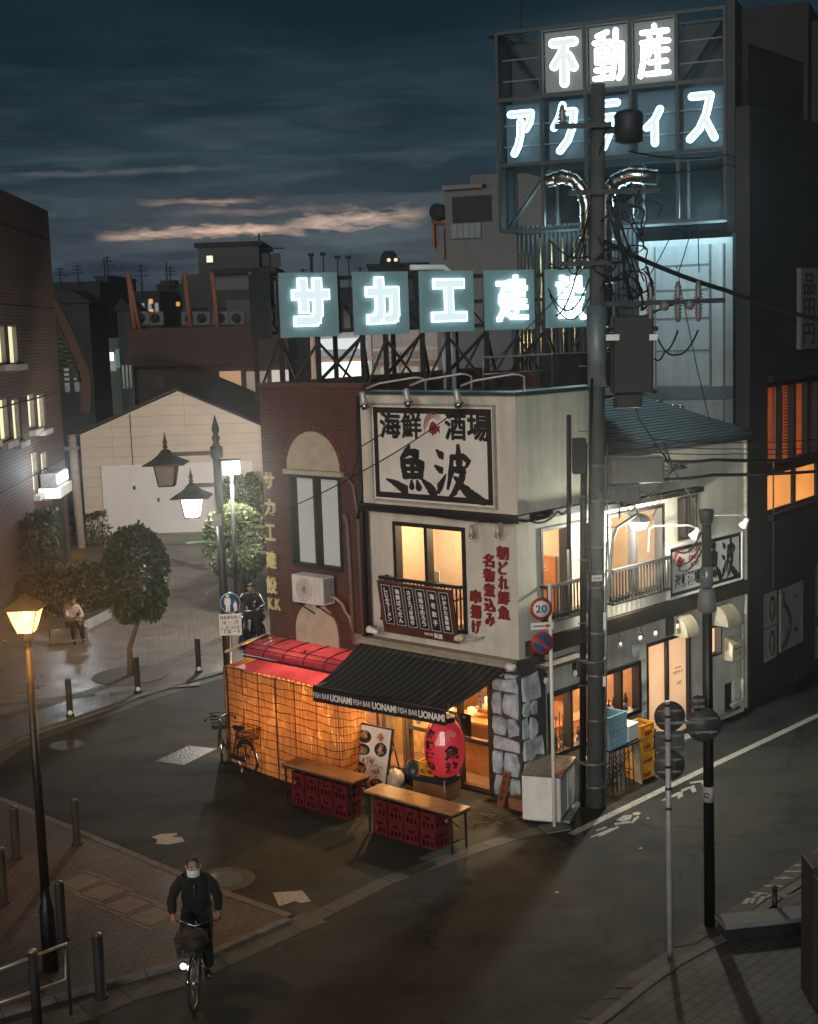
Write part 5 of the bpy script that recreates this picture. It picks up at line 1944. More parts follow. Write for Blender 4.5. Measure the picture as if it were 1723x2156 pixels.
for k in range(3):
 mb.sphere(FR.p(-2.2 + .14 * k, .45 + .1 * (k % 2), .22 + .14 * (k == 1)), .20, 10, 0, (1.1, 1, .95))
for i in range(len(mb.v)):
 mb.v[i] += Vector((rr.uniform(-.03, .03), rr.uniform(-.03, .03), rr.uniform(-.03, .03)))
mb.build('sack', plain('blue_plastic', (.015, .03, .05), .3), t)
t = thing('plastic_sack', 'pale crumpled plastic bag on the floor behind the menu stand', 'sack', FR.p(-2.3, .8, 0))
mb = MB().sphere(FR.p(-2.28, .85, .22), .2, 10, 0, (1, 1, 1.1))
for i in range(len(mb.v)):
 mb.v[i] += Vector((rr.uniform(-.03, .03), rr.uniform(-.03, .03), rr.uniform(-.03, .03)))
mb.build('bag', plain('pale_plastic', (.5, .44, .36), .35), t)
t = thing('wooden_plank', 'short reddish board with faded writing leaning on the stone pillar foot', 'plank', FR.p(-.25, .3, 0))
f = Fr(FR.p(-.32, .34, 0), FA - 8).tilt((0, 0, 0), 18)
MB().box(f, 0, .17, -.02, 0, 0, .62).build('board', plain('red_board', (.22, .06, .03), .7), t)
mb = MB()
for i, ch in enumerate('海鮮酒場'):
 mb.text(f, ch, .04, .13, .50 - .13 * i, .59 - .13 * i, .0008, .02, .002)
mb.build('board_lettering', M['ink'], t)
t = thing('flower_pot', 'small terracotta planter at the foot of the stone pillar', 'planter', RW.p(.0, .25, 0))
MB().box(Fr(FR.p(.08, .22, 0), FA), -.14, .2, -.1, .1, 0, .20).build('planter', plain('terracotta', (.22, .09, .05), .8), t)
t = thing('twig_pile', 'loose pale twigs and flat debris at the kerb by the pillar', 'twigs', FR.p(.3, .8, 0))
mb = MB()
for k in range(22):
 x, y, a = rr.uniform(-.3, .45), rr.uniform(.55, 1.5), rr.uniform(0, 3.1)
 l_ = rr.uniform(.12, .35)
 mb.tube([FR.p(x, y, .02), FR.p(x + l_ * math.cos(a), y + l_ * math.sin(a) * .6, rr.uniform(.02, .08))], rr.uniform(.004, .009), 4)
mb.build('twigs', plain('twig', (.25, .2, .13), .9), t)

# white cupboard outside, with sliding doors
cb = thing('storage_cupboard', 'white two-door storage cupboard with a dark top by the pub corner', 'cupboard', FR.p(.8, 0, 0))
p0 = at(1107, 1722)
p1 = at(1183, 1738)
p2 = at(1213, 1691)
dirx = (p2 - p1)
cf_ = Fr((p1.x, p1.y, 0), math.degrees(math.atan2(dirx.y, dirx.x)))
Wc, Dc = dirx.length, max(.5, (p0 - p1).length * .95)
MB().box(cf_, 0, Wc, -Dc, -.03, .05, .82).build('carcass', M['white'], cb, bevel=.006)
MB().box(cf_, -.015, Wc + .015, -Dc - .01, .02, .825, .85).build('top', plain('cupboard_top', (.10, .085, .07), .25, var=.12), cb, bevel=.004)
for a, b_, dd in ((.02, Wc * .52, -.027), (Wc * .48, Wc - .02, -.015)):
 dr = MB().box(cf_, a, b_, dd, dd + .011, .09, .80).build('sliding_door', M['white'], cb)
 hx_ = a + .05 if dd < -.02 else b_ - .05
 MB().box(cf_, hx_ - .008, hx_ + .008, dd + .0115, dd + .014, .42, .52).build('handle', M['black'], dr)
mb = MB()
mb.box(cf_, 0, Wc, -.029, .0, .0505, .085)
mb.box(cf_, 0, Wc, -.029, .0, .805, .824)
mb.build('rail', M['grey_metal'], cb)
MB().box(cf_, .1, Wc - .05, -Dc + .05, .12, 0, .048).build('plinth', M['concrete'], cb)
# umbrella rack / tongs behind the cupboard
t = thing('iron_rack', 'thin black iron spiked rack against the wall behind the white cupboard', 'rack', RW.p(.75, .12, 0))
mb = MB()
for i in range(5):
 mb.tube([RW.p(.62 + i * .1, .14, .2), RW.p(.62 + i * .1, .14, 1.42 + .08 * (i % 2))], .010, 5)
mb.tube([RW.p(.6, .14, 1.05), RW.p(1.05, .14, 1.05)], .010, 5)
mb.tube([RW.p(.6, .14, .5), RW.p(1.05, .14, .5)], .010, 5)
mb.build('rack', M['black'], t)

# crates on the street side
blue = thing('basket_crate', 'pale blue plastic basket crate, lower of the two beside the utility pole', 'crate', (0, 0, 0), 'pale blue basket crates')
def basket(parent, w, d, h, mat):
 mb = MB()
 for ang, half, dist in ((0, w / 2, d / 2), (180, w / 2, d / 2), (90, d / 2, w / 2), (270, d / 2, w / 2)):
  f = Fr((0, 0, 0), ang)
  mb.wall(f, -half, half, 0, h, dist - .012, dist)
  for z in (.0, .34, .67, .93):
   mb.box(f, -half - .01, half + .01, dist + .0005, dist + .02, h * z + .001, h * z + .02)
  k = 7
  for i in range(k):
   x = -half + .01 + (2 * half - .02) * i / (k - 1)
   for z0, z1 in ((.0, .34), (.34, .67), (.67, .93)):
    mb.box(f, x - .008, x + .008, dist + .0005, dist + .018, h * z0 + .021, h * z1)
 mb.box(Fr((0, 0, 0), 0), -w / 2 + .013, w / 2 - .013, -d / 2 + .013, d / 2 - .013, .004, .02)
 mb.build('shell', mat, parent)
basket(blue, .55, .40, .30, M['crate_blue'])
pt_ = RW.p(1.54, .74, 0)
st = thing('folding_stool_pile', 'black folded metal chairs stacked under the blue crates', 'folding chairs', pt_)
mb = MB()
for i in range(6):
 x = 1.36 + i * .13
 mb.tube([RW.p(x, .52, .02), RW.p(x + .02, .52, .78), RW.p(x + .02, .94, .80), RW.p(x, .98, .02)], .012, 5)
 mb.tube([RW.p(x, .54, .3), RW.p(x, .96, .3)], .010, 5)
 mb.tube([RW.p(x, .54, .05), RW.p(x + .02, .94, .7)], .010, 5)
mb.build('frames', M['black'], st)
MB().box(RW, 1.29, 2.19, .48, 1.02, .81, .84).build('top_board', M['black'], st)
blue.location = RW.p(1.57, .75, .842)
blue.rotation_euler = (0, 0, R(RA + 4))
copy_thing(blue, RW.p(1.56, .75, 1.145), R(RA + 1), 'pale blue plastic basket crate, upper of the two beside the utility pole')
fo = thing('foam_box', 'white foam fish box beside the blue crates and yellow crates', 'box', RW.p(2.07, .77, .84))
f = Fr(RW.p(2.07, .77, 0), RA + 6)
MB().box(f, -.19, .19, -.16, .16, .842, 1.08).build('tub', M['foam'], fo, bevel=.01)
MB().box(f, -.20, .20, -.17, .17, 1.083, 1.14).build('lid', M['foam'], fo, bevel=.01)
yl = crate(M['crate_yellow'], .40, .34, .255, 'beer_crate', 'x', 'crate', 'yellow beer crates stacked on the street side', logo='r')
for i in range(4):
 lab = 'yellow beer crate on the street side, %s of the stack of four' % ('lowest', 'second from the bottom', 'second from the top', 'topmost')[i]
 p = RW.p(2.50, .76 + .015 * (i % 2), .01 + i * .262)
 if i == 0:
  yl.location = p
  yl.rotation_euler = (0, 0, R(RA))
  yl['label'] = lab
 else:
  copy_thing(yl, p, R(RA + (2, -3, 4, -2)[i]), lab)
t = thing('folded_boards', 'pale folded table boards leaning between the foam box and the yellow crates', 'boards', RW.p(2.25, .8, 0))
mb = MB()
for i in range(3):
 f = Fr(RW.p(2.22 + .05 * i, .94 - .08 * i, 0), RA + 70).tilt((0, 0, 0), 5)
 mb.box(f, -.10, .10, -.012, .012, 0, .74)
mb.build('boards', plain('board_grey', (.30, .25, .18), .7), t)
wdc = crate(M['crate_red'], .40, .30, .30, 'beer_crate', 'dark red beer crate behind the yellow stack by the entrance', 'crate', 'dark red crates by the entrance')
wdc.location = RW.p(3.35, .25, .0)
wdc.rotation_euler = (0, 0, R(RA + 3))
copy_thing(wdc, RW.p(3.36, .25, .303), R(RA), 'dark red beer crate resting on another behind the yellow stack')
tw = thing('weeds', 'small tuft of weeds at the foot of the street wall', 'weeds', RW.p(6.0, .15, 0))
mb = MB()
for k in range(60):
 a, l_ = rr.uniform(0, 6.28), rr.uniform(.08, .26)
 b0_ = RW.p(6.0 + rr.uniform(-.15, .15), .12 + rr.uniform(-.05, .1), 0)
 tip = b0_ + Vector((math.cos(a) * l_ * .6, math.sin(a) * l_ * .6, l_))
 s_ = Vector((-math.sin(a), math.cos(a), 0)) * .02
 mb.add([b0_ - s_ * .5, b0_ + s_ * .5, b0_.lerp(tip, .6) + s_, tip, b0_.lerp(tip, .6) - s_], [(0, 1, 2, 3, 4)])
mb.build('leaves', plain('weed_green', (.04, .09, .03), .6), tw)

# ================================================================ rooftop sign
G = {}
G['sa'] = [[(.0, .72), (1, .72)], [(.22, 1), (.24, .40)], [(.73, 1), (.74, .32), (.66, .14), (.56, .08), (.05, .08)]]
G['ka'] = [[(.02, .76), (.93, .76), (.93, .26), (.88, .12), (.76, .08), (.60, .08)], [(.36, 1), (.38, .36), (.33, .16), (.22, .08), (.04, .07)]]
G['e'] = [[(.08, .93), (.92, .93)], [(.5, .93), (.5, .08)], [(.0, .08), (1, .08)]]
G['ken'] = [[(.66, 1), (.66, .22)], [(.45, .90), (.92, .90), (.92, .60), (.45, .60)], [(.38, .75), (1, .75)], [(.42, .45), (.96, .45)], [(.40, .30), (1, .30)],
   [(.03, .86), (.30, .86), (.12, .56), (.32, .56), (.27, .34), (.03, .03)], [(.10, .44), (.28, .18), (.52, .07), (1, .06)]]
G['setsu'] = [[(.14, .98), (.32, .94)], [(.0, .82), (.46, .82)], [(.08, .68), (.40, .68)], [(.08, .54), (.40, .54)], [(.08, .38), (.40, .38), (.40, .06), (.08, .06), (.08, .38)],
              [(.62, .96), (.62, .72), (.52, .60)], [(.62, .96), (.86, .96), (.86, .66), (1, .66)], [(.54, .46), (.94, .46), (.78, .22), (.50, .03)], [(.62, .40), (.80, .16), (1, .02)]]
G['fu'] = [[(.04, .91), (.96, .91)], [(.60, .91), (.42, .66), (.08, .40)], [(.52, .72), (.52, .0)], [(.70, .60), (.94, .34)]]
G['dou'] = [[(.46, .98), (.10, .91)], [(.0, .78), (.58, .78)], [(.29, .92), (.29, .10)], [(.08, .64), (.50, .64), (.50, .38), (.08, .38), (.08, .64)], [(.08, .51), (.50, .51)], [(.05, .23), (.54, .23)], [(.0, .06), (.58, .06)],
   [(.62, .72), (1, .72), (.97, .12), (.86, .03)], [(.78, 1), (.76, .5), (.62, .05)]]
G['san'] = [[(.5, 1), (.5, .90)], [(.06, .88), (.96, .88)], [(.30, .84), (.36, .74)], [(.72, .84), (.66, .74)], [(.06, .68), (1, .68)], [(.12, .68), (.10, .30), (.0, .02)],
   [(.38, .60), (.28, .42)], [(.32, .50), (.96, .50)], [(.62, .62), (.62, .05)], [(.32, .28), (.92, .28)], [(.22, .05), (1, .05)]]
G['a'] = [[(.05, .90), (.92, .90), (.86, .70), (.68, .55)], [(.47, .72), (.45, .42), (.36, .20), (.18, .02)]]
G['ku'] = [[(.42, 1), (.30, .76), (.05, .52)], [(.36, .85), (.90, .85), (.82, .50), (.62, .22), (.28, .0)]]
G['te'] = [[(.18, .95), (.82, .95)], [(.0, .65), (1, .65)], [(.56, .65), (.50, .30), (.25, .0)]]
G['i'] = [[(.82, 1), (.55, .70), (.12, .48)], [(.54, .70), (.54, .0)]]
G['su'] = [[(.12, .92), (.84, .92), (.66, .52), (.40, .22), (.04, .02)], [(.60, .45), (.98, .02)]]
M['letter_glow'] = emit('letter_outline', (.72, .96, 1.0), 4.2, True)
M['letter_core'] = emit('letter_face', (.74, .90, .92), 1.0)
M['neon_white'] = emit('neon_white', (.96, 1.0, .98), 5.0, True)
M['neon_core'] = emit('neon_face', (.78, .86, .87), 1.0)
M['neon_blue'] = emit('neon_blue', (.46, .86, 1.0), 4.5, True)
M['lit_box'] = emit('lit_box', (.20, .24, .22), .5)
M['halo_box'] = emit('halo_box', (.010, .045, .070), .8)
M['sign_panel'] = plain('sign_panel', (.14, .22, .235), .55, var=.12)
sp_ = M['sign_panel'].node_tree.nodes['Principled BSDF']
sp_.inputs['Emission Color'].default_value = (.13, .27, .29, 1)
sp_.inputs['Emission Strength'].default_value = .22  # faint glow put into the panels for the letters' bloom on them
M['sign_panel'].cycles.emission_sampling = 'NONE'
SO = FR.p(-6.2, -.4, 0)
RS = Fr(SO, 30)
rsn = thing('rooftop_sign', 'row of five lit square letter panels on a dark steel frame over the brick roof', 'sign', RS.p(4, 0, 7))
panels = ((.09, 1.38), (1.77, 3.06), (3.37, 4.70), (5.02, 6.31), (6.66, 7.90))
for (a, b_), key in zip(panels, ('sa', 'ka', 'e', 'ken', 'setsu')):
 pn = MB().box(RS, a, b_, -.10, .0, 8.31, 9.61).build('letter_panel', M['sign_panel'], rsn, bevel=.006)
 m_ = .25 if key in ('sa', 'ka', 'e') else .26
 w = .215 if key in ('sa', 'ka', 'e') else .105
 xa, xb, za, zb = a + m_ + w / 2 - .02, b_ - m_ - w / 2 + .04, 8.46 + w / 2, 9.50 - w / 2
 MB().strokes(RS, G[key], xa, xb, za, zb, .002, w, .05, 0, True).build('letter_outline', M['letter_glow'], pn)
 if w < .2:
  continue
 mb = MB().strokes(RS, G[key], xa, xb, za, zb, .058, w - (.06 if w > .2 else .03), .008, 0, True)
 mb.build('letter_face', M['letter_core'], pn)
mb = MB()
for z in (8.42, 8.95, 9.5):
 mb.box(RS, -.2, 8.0, -.26, -.19, z - .04, z + .04)
x = .12
legs = (.12, .95, 2.0, 2.55, 3.45, 4.1, 5.1, 5.9, 6.7, 7.8)
for x in legs:
 mb.box(RS, x - .045, x + .045, -.19, -.11, 7.0, 9.55)
for x in legs[::2]:
 mb.box(RS, x - .04, x + .04, -1.45, -1.37, 7.0, 9.4)
for i in range(len(legs) - 1):
 a, b_ = legs[i], legs[i + 1]
 if i % 2:
  a, b_ = b_, a
 mb.tube([RS.p(a, -.16, 8.28), RS.p(b_, -.9, 7.05)], .04, 4, smooth=False)
 mb.tube([RS.p(b_, -.14, 8.2), RS.p(a, -.14, 7.1)], .032, 4, smooth=False)
for x in legs[::2]:
 mb.tube([RS.p(x, -1.4, 9.3), RS.p(x, -.2, 8.4)], .03, 4, smooth=False)
 mb.tube([RS.p(x, -1.4, 7.1), RS.p(x, -.2, 8.3)], .03, 4, smooth=False)
mb.build('steel_frame', plain('sign_steel', (.030, .026, .026), .7, .2, var=.4), rsn)
M['sheet_dark'] = plain('sheet_dark', (.035, .05, .06), .5, .3)
MB().box(RS, -.20, -.14, -.9, .02, 8.30, 9.62).build('side_sheet', M['sheet_dark'], rsn)
for a, b_ in ((1.40, 1.75), (3.08, 3.35), (4.72, 5.0), (6.33, 6.64)):
 mb = MB().box(RS, a, b_, -.62, -.60, 8.36, 9.56)
 for k in range(9):
  xx = a + (b_ - a) * k / 9
  mb.box(RS, xx, xx + .012, -.598, -.57, 8.38, 9.55)
 mb.build('side_sheet', M['sheet_dark'], rsn)
# antenna stubs and pipes on the pub roof behind
t = thing('roof_pipe', 'pale bent insulated pipe rising behind the rooftop letters', 'pipe', RS.p(5.0, -1.2, 7))
mb = MB()
mb.tube([RS.p(3.9, -1.3, 9.75), RS.p(4.75, -1.3, 9.75), RS.p(4.9, -1.3, 9.65), RS.p(4.95, -1.3, 9.5), RS.p(4.95, -1.3, 7.0)], .06, 8)
mb.tube([RS.p(4.8, -1.45, 9.3), RS.p(4.8, -1.45, 7.0)], .045, 8)
mb.build('pipe', M['white_clean'], t)
t = thing('roof_rail', 'grey hand rail and dark boxes on the flat roof in front of the tower', 'rail', RS.p(5.5, .6, 7))
mb = MB()
mb.tube([RS.p(4.3, .9, 7.0), RS.p(4.3, .9, 7.75), RS.p(6.1, .9, 7.75), RS.p(6.1, .9, 7.0)], .025, 6)
mb.tube([RS.p(4.3, .9, 7.4), RS.p(6.1, .9, 7.4)], .02, 6)
mb.build('rail', M['grey_metal'], t)
MB().box(RS, 6.2, 8.4, .3, 1.0, 7.05, 7.75).build('duct_box', M['black_matte'], t)

# ================================================================ tower with the neon board
TW = Fr((7.8, 33.0, 0), -23)
tw_ = thing('tower_building', 'tall concrete building behind the pub carrying the neon board', 'building', TW.p(-3, 0, 0))
M['tower_wall'] = plain('tower_concrete', (.42, .43, .42), .85, var=.16, nscale=1.4, bump=.3, streak=True)
MB().box(TW, -2.62, -.2, -7, -1.5, 0, 10.35).build('concrete_wall', M['tower_wall'], tw_)
mb = MB()
mb.box(TW, -2.18, -.86, -1.499, -1.44, 6.75, 10.2)
mb.box(TW, -2.6, -.35, -1.499, -1.45, 5.0, 6.35)
mb.build('wall_panel', plain('panel_plaster', (.33, .37, .38), .8, var=.1, streak=True), tw_)
mb = MB()
for z in (7.62, 8.42, 9.12, 9.72):
 mb.box(TW, -2.18, -.86, -1.439, -1.425, z - .02, z + .02)
for x in (-2.20, -.83, -.50):
 mb.box(TW, x - .02, x + .02, -1.499, -1.42, 5.0 if x > -.6 else 6.75, 10.2)
mb.box(TW, -2.61, -.21, -1.499, -1.41, 6.40, 6.72)
mb.build('joint_strip', plain('joint_dark', (.12, .14, .15), .8), tw_)
t = NT('ribbed_cladding')
w_ = t.n('ShaderNodeTexWave', wave_type='BANDS', bands_direction='X')
w_.inputs['Scale'].default_value = 2.6
t.l(t.planar(-23), w_.inputs['Vector'])
t.set(t.mix(w_.outputs['Fac'], (.010, .013, .016), (.028, .033, .037)), .55)
t.bump(w_.outputs['Fac'], .8, .04)
M['ribbed'] = t.mat
MB().box(TW, -5.75, -2.63, -7, -1.3, 0, 10.9).build('ribbed_wall', M['ribbed'], tw_)
mb = MB()
mb.box(TW, -5.7, -.2, -8, -1.9, 12.3, 15.0)
mb.box(TW, -5.7, -.2, -8, -4.5, 10.92, 12.29)
mb.box(TW, -.19, 1.55, -9, -.9, 0, 15.55)
mb.box(TW, 1.56, 3.1, -9, -1.4, 0, 15.2)
mb.build('dark_core', plain('dark_core', (.010, .009, .008), .8, var=.3), tw_)
M['brass'] = plain('brass_pipe', (.42, .30, .16), .28, .9, var=.3)
mb = MB()
for i in range(6):
 x = -5.05 + i * .30
 mb.tube([TW.p(x, -1.05, 10.55), TW.p(x, -1.05, 7.0)], .045, 8)
for i in range(4):
 x = -5.65 + i * .10
 mb.tube([TW.p(x, -1.15, 10.2), TW.p(x, -1.15, 7.0)], .03, 6)
mb.build('riser_pipe', M['brass'], tw_)
# big bright flues rising in front of the board
def flue(pts, r, label):
 t = thing('flue_pipe', label, 'pipe', pts[-1], 'shiny flues on the tower')
 P = [Vector(p) for p in pts]
 MB().tube(P, r, 12).build('duct', M['duct'], t)
 for i in range(len(P) - 1):
  L = (P[i + 1] - P[i]).length
  k = max(1, int(L / .5))
  for j in range(k):
   q = P[i].lerp(P[i + 1], (j + .5) / k)
   d = (P[i + 1] - P[i]).normalized() * .025
   MB().tube([q - d, q + d], r * 1.1, 12).build('clamp', M['duct'], t)
M['duct'] = plain('galvanised_duct', (.50, .47, .43), .22, 1.0, var=.25, nscale=9)
flue([TW.p(-4.40, .35, 11.83), TW.p(-4.0, .35, 11.90), TW.p(-3.72, .35, 11.80), TW.p(-3.52, .35, 11.55), TW.p(-3.44, .30, 11.2), TW.p(-3.42, .25, 7.0)], .17, 'shiny flue bending left in front of the neon board, left of the utility pole')
flue([TW.p(-1.70, .35, 11.72), TW.p(-2.35, .35, 11.82), TW.p(-2.70, .35, 11.72), TW.p(-2.92, .35, 11.42), TW.p(-2.98, .30, 11.1), TW.p(-3.0, .25, 7.0)], .19, 'shiny flue bending right in front of the neon board, right of the utility pole')
# wall vent hoods on the tower
for (px, py), lab in (((1327, 790), 'round steel vent hood on the tower wall, highest one'), ((1384, 855), 'large round steel vent hood on the tower wall above the tiled roof'),
                      ((1417, 860), 'small round steel vent hood on the tower wall, left of a pair'), ((1433, 860), 'small round steel vent hood on the tower wall, right of a pair')):
 x, z = TW.sz(px, py, -1.4)
 t = thing('vent_hood', lab, 'vent', TW.p(x, -1.44, z), 'vent hoods on the tower wall')
 r_ = .15 if 'large' in lab else .10
 mb = MB().sphere(TW.p(x, -1.40, z), r_, 14, 0, (1, 1, 1.25))
 mb.build('cowl', M['steel'], t)
 MB().lathe(TW.p(x, -1.445, z), [(r_ * 1.1, 0), (r_ * 1.1, .03)], 14, axis=TW.y).build('flange', M['grey_metal'], t)
# neon board
nb = thing('neon_board', 'large steel billboard frame with glowing white and blue neon lettering', 'sign', TW.p(-3, 0, 10.6))
xsr = [-5.72 + i * 1.104 for i in range(6)]
zsr = [10.72, 12.30, 13.87, 15.45]
mb = MB()
for x in xsr:
 mb.box(TW, x - .035, x + .035, -.05, .05, zsr[0], zsr[3])
 mb.box(TW, x - .03, x + .03, -1.3, -1.22, zsr[0], zsr[3])
for z in zsr:
 mb.box(TW, xsr[0] - .03, xsr[5] + .03, -.045, .045, z - .04, z + .04)
 mb.box(TW, xsr[0], xsr[5], -1.29, -1.23, z - .03, z + .03)
for x in (xsr[0], xsr[5]):
 for z in zsr:
  mb.box(TW, x - .025, x + .025, -1.22, -.05, z - .03, z + .03)
mb.tube([TW.p(xsr[0], -.6, 15.4), TW.p(xsr[1], -.6, 13.9)], .06, 4, smooth=False)
mb.tube([TW.p(xsr[4], -.6, 13.9), TW.p(xsr[5], -.6, 15.4)], .06, 4, smooth=False)
mb.tube([TW.p(xsr[0], -.6, 10.8), TW.p(xsr[1], -.6, 12.2)], .05, 4, smooth=False)
mb.build('steel_frame', plain('neon_frame', (.035, .038, .04), .5, .4), nb)
mb = MB()
M['side_post'] = plain('side_post', (.03, .03, .032), .7)
MB().box(TW, xsr[0] - .10, xsr[0] - .04, -1.4, -.1, 10.7, 15.5).build('side_post', M['side_post'], nb)
MB().box(TW, xsr[5] + .05, xsr[5] + .24, -1.0, .06, 10.4, 15.62).build('side_post', M['side_post'], nb)
MB().box(TW, xsr[0], xsr[5], -1.15, -1.10, zsr[1] - .1, zsr[3] - .1).build('backing_sheet', plain('backing', (.014, .022, .028), .6, var=.2), nb)
mb = MB()
for r_ in (1, 2):
 for k in (.3, .62):
  z = zsr[r_] + (zsr[r_ + 1] - zsr[r_]) * k
  mb.box(TW, xsr[0] + .04, xsr[5] - .04, -.30, -.27, z - .012, z + .012)
for c_ in range(1, 4):
 mb.frame(TW, xsr[c_] + .045, xsr[c_ + 1] - .045, zsr[2] + .05, zsr[3] - .05, .02, -.02, .03)
mb.build('cross_bar', plain('cross_bar', (.13, .15, .155), .5, .3), nb)
for c_ in (1, 2, 3):
 MB().box(TW, xsr[c_] + .07, xsr[c_ + 1] - .07, -.20, -.16, zsr[2] + .08, zsr[3] - .08).build('lit_box', M['lit_box'], nb)
for c_ in range(5):
 MB().box(TW, xsr[c_] + .07, xsr[c_ + 1] - .07, -.42, -.38, zsr[1] + .08, zsr[2] - .08).build('lit_box', M['halo_box'], nb)  # added boxes: their blue glow is the letters' halo on the backing
for ci, key, row, core, mat in ((1, 'fu', 2, 'neon_core', 'neon_white'), (2, 'dou', 2, 'neon_core', 'neon_white'), (3, 'san', 2, 'neon_core', 'neon_white'),
                               (0, 'a', 1, 'neon_core', 'neon_blue'), (1, 'ku', 1, 'neon_core', 'neon_blue'), (2, 'te', 1, 'neon_core', 'neon_blue'), (3, 'i', 1, 'neon_core', 'neon_blue'), (4, 'su', 1, 'neon_core', 'neon_blue')):
 w = {'fu': .22, 'dou': .115, 'san': .115}.get(key, .18)
 x0, x1, z0, z1 = xsr[ci] + .16, xsr[ci + 1] - .16, zsr[row] + .17, zsr[row + 1] - .15
 if key == 'i':
  x0, x1, z1 = x0 + .05, x1 - .1, z1 - .3
 L_ = MB().strokes(TW, G[key], x0 + w / 2, x1 - w / 2, z0 + w / 2, z1 - w / 2, -.12, w, .05).build('neon_letter', M[mat], nb)
 MB().strokes(TW, G[key], x0 + w / 2, x1 - w / 2, z0 + w / 2, z1 - w / 2, -.058, w - (.07 if key in ('dou', 'san') else .09), .006).build('letter_face', M[core], L_)
for x in (-4.6, -2.4, -.7):
 lamp('neon_spill', TW.p(x, -.5, 10.9), 40 if x < -3 else 120, (.50, .86, 1.0), .3, nb)  # unseen lamps added behind the frame to throw the letters' light on the wall
t = thing('lightning_rod', 'thin metal rods standing on top of the neon board', 'antenna', TW.p(-5.5, -.6, 15.5))
mb = MB()
mb.tube([TW.p(-5.35, -.8, 15.4), TW.p(-5.35, -.8, 19)], .03, 5)
mb.tube([TW.p(-6.2, -.8, 15.55), TW.p(-5.3, -.8, 15.5)], .04, 5)
mb.build('rod', M['black'], t)

# ================================================================ dark building along the street
DO = RW.p(7.66, .02, 0)
DB = Fr(DO, 53)
db = thing('dark_office', 'dark building along the street with glowing orange upper windows', 'building', DO)
X1 = 13.0
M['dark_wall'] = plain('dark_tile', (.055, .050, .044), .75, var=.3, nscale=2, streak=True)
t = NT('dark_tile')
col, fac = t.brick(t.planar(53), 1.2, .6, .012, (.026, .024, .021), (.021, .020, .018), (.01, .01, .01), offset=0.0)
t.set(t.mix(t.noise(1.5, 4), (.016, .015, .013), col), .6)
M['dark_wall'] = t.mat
wz0, wz1, lz0, lz1 = 5.15, 6.95, 4.15, 5.02
mb = MB()
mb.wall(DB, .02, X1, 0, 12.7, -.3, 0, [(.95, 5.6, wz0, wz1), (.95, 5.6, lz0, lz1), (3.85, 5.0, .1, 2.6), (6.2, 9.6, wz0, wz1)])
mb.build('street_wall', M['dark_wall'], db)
mb = MB()
bv = Vector((.27, .963, 0)) * 9
def slab(x0, x1, u0, u1, z0, z1):
 q = [DB.p(x, -.301, z0) + bv * u for x, u in ((x0, u0), (x1, u0), (x1, u1), (x0, u1))]
 mb.prism(q, (0, 0, z1 - z0))
slab(.02, .32, 0, 1, 0, 12.7)
slab(.33, X1, .95, 1, 0, 12.7)
slab(.33, X1, 0, .94, 12.3, 12.5)
slab(.6, 5.5, .1, .8, 12.71, 14.2)
mb.build('rear_wall', plain('dark_core_wall', (.013, .012, .011), .8), db)
mb = MB()
mb.box(DB, 1.0, 9.8, .002, .10, 7.0, 7.14)
mb.box(DB, 1.0, 9.8, .002, .12, lz0 - .16, lz0 - .02)
mb.box(DB, 1.15, 9.7, -.1, .08, lz1 + .005, wz0 - .005)
mb.build('band', M['black_matte'], db)
M['blind_orange'] = None
t = NT('orange_room')
t.set((.35, .14, .05), .8)
t.b.inputs['Emission Color'].default_value = (1.0, .32, .075, 1)
f = t.noise(.9, 3)
t.l(t.math('ADD', t.math('MULTIPLY', f, 1.9), .1), t.b.inputs['Emission Strength'])
M['orange_room'] = t.mat
t.mat.cycles.emission_sampling = 'NONE'
t = NT('orange_frosted')
t.set((.5, .22, .07), .6)
t.b.inputs['Emission Color'].default_value = (1.0, .36, .085, 1)
f = t.noise(.7, 3)
t.l(t.math('ADD', t.math('MULTIPLY', f, 1.1), .3), t.b.inputs['Emission Strength'])
M['orange_frosted'] = t.mat
t.mat.cycles.emission_sampling = 'NONE'
for a, b_ in ((.98, 2.55), (2.62, 4.0), (4.07, 5.57)):
 mb = MB()
 mb.frame(DB, a, b_, wz0 + .02, wz1 - .02, .05, -.16, -.02, 0, (a + (b_ - a) * .55,))
 wf_ = mb.build('window', M['black'], db)
 MB().box(DB, a + .05, b_ - .05, -.12, -.115, wz0 + .07, wz1 - .07).build('pane', M['glass'], wf_)
 mb = MB()
 for i in range(22):
  z = wz0 + .15 + i * .073
  mb.box(DB, a + .1, a + (b_ - a) * .52, -.36, -.33, z, z + .022)
 mb.build('blind', M['wood'], wf_)
 mb = MB()
 mb.frame(DB, a, b_, lz0 + .01, lz1 - .01, .04, -.16, -.02)
 wl_ = mb.build('window', M['black'], db)
 MB().box(DB, a + .04, b_ - .04, -.1, -.09, lz0 + .05, lz1 - .05).build('frosted_pane', M['orange_frosted'], wl_)
mb = MB()
slab(.5, 9.7, .16, .18, 4.0, 7.2)
mb.build('lit_room_wall', M['orange_room'], db)
mb = MB()
for x in (1.5, 2.9, 3.7, 4.5):
 mb.box(DB, x, x + .25, -.8, -.6, 4.0, 7.2)
mb.build('room_column', M['wood_orange'], db)
mb = MB()
mb.frame(DB, 3.85, 5.0, .1, 2.6, .06, -.2, -.05)
df = mb.build('door', M['dark_metal'], db)
MB().box(DB, 3.92, 4.93, -.14, -.12, .17, 2.53).build('door_leaf', plain('door_grey', (.12, .12, .115), .6), df)
MB().box(DB, 4.2, 4.27, -.119, -.08, 1.0, 1.25).build('handle', M['black'], df)
bd = thing('wall_board', 'pale board with a thick black curved line and small notices on the dark wall', 'sign', DB.p(2.3, .03, .8))
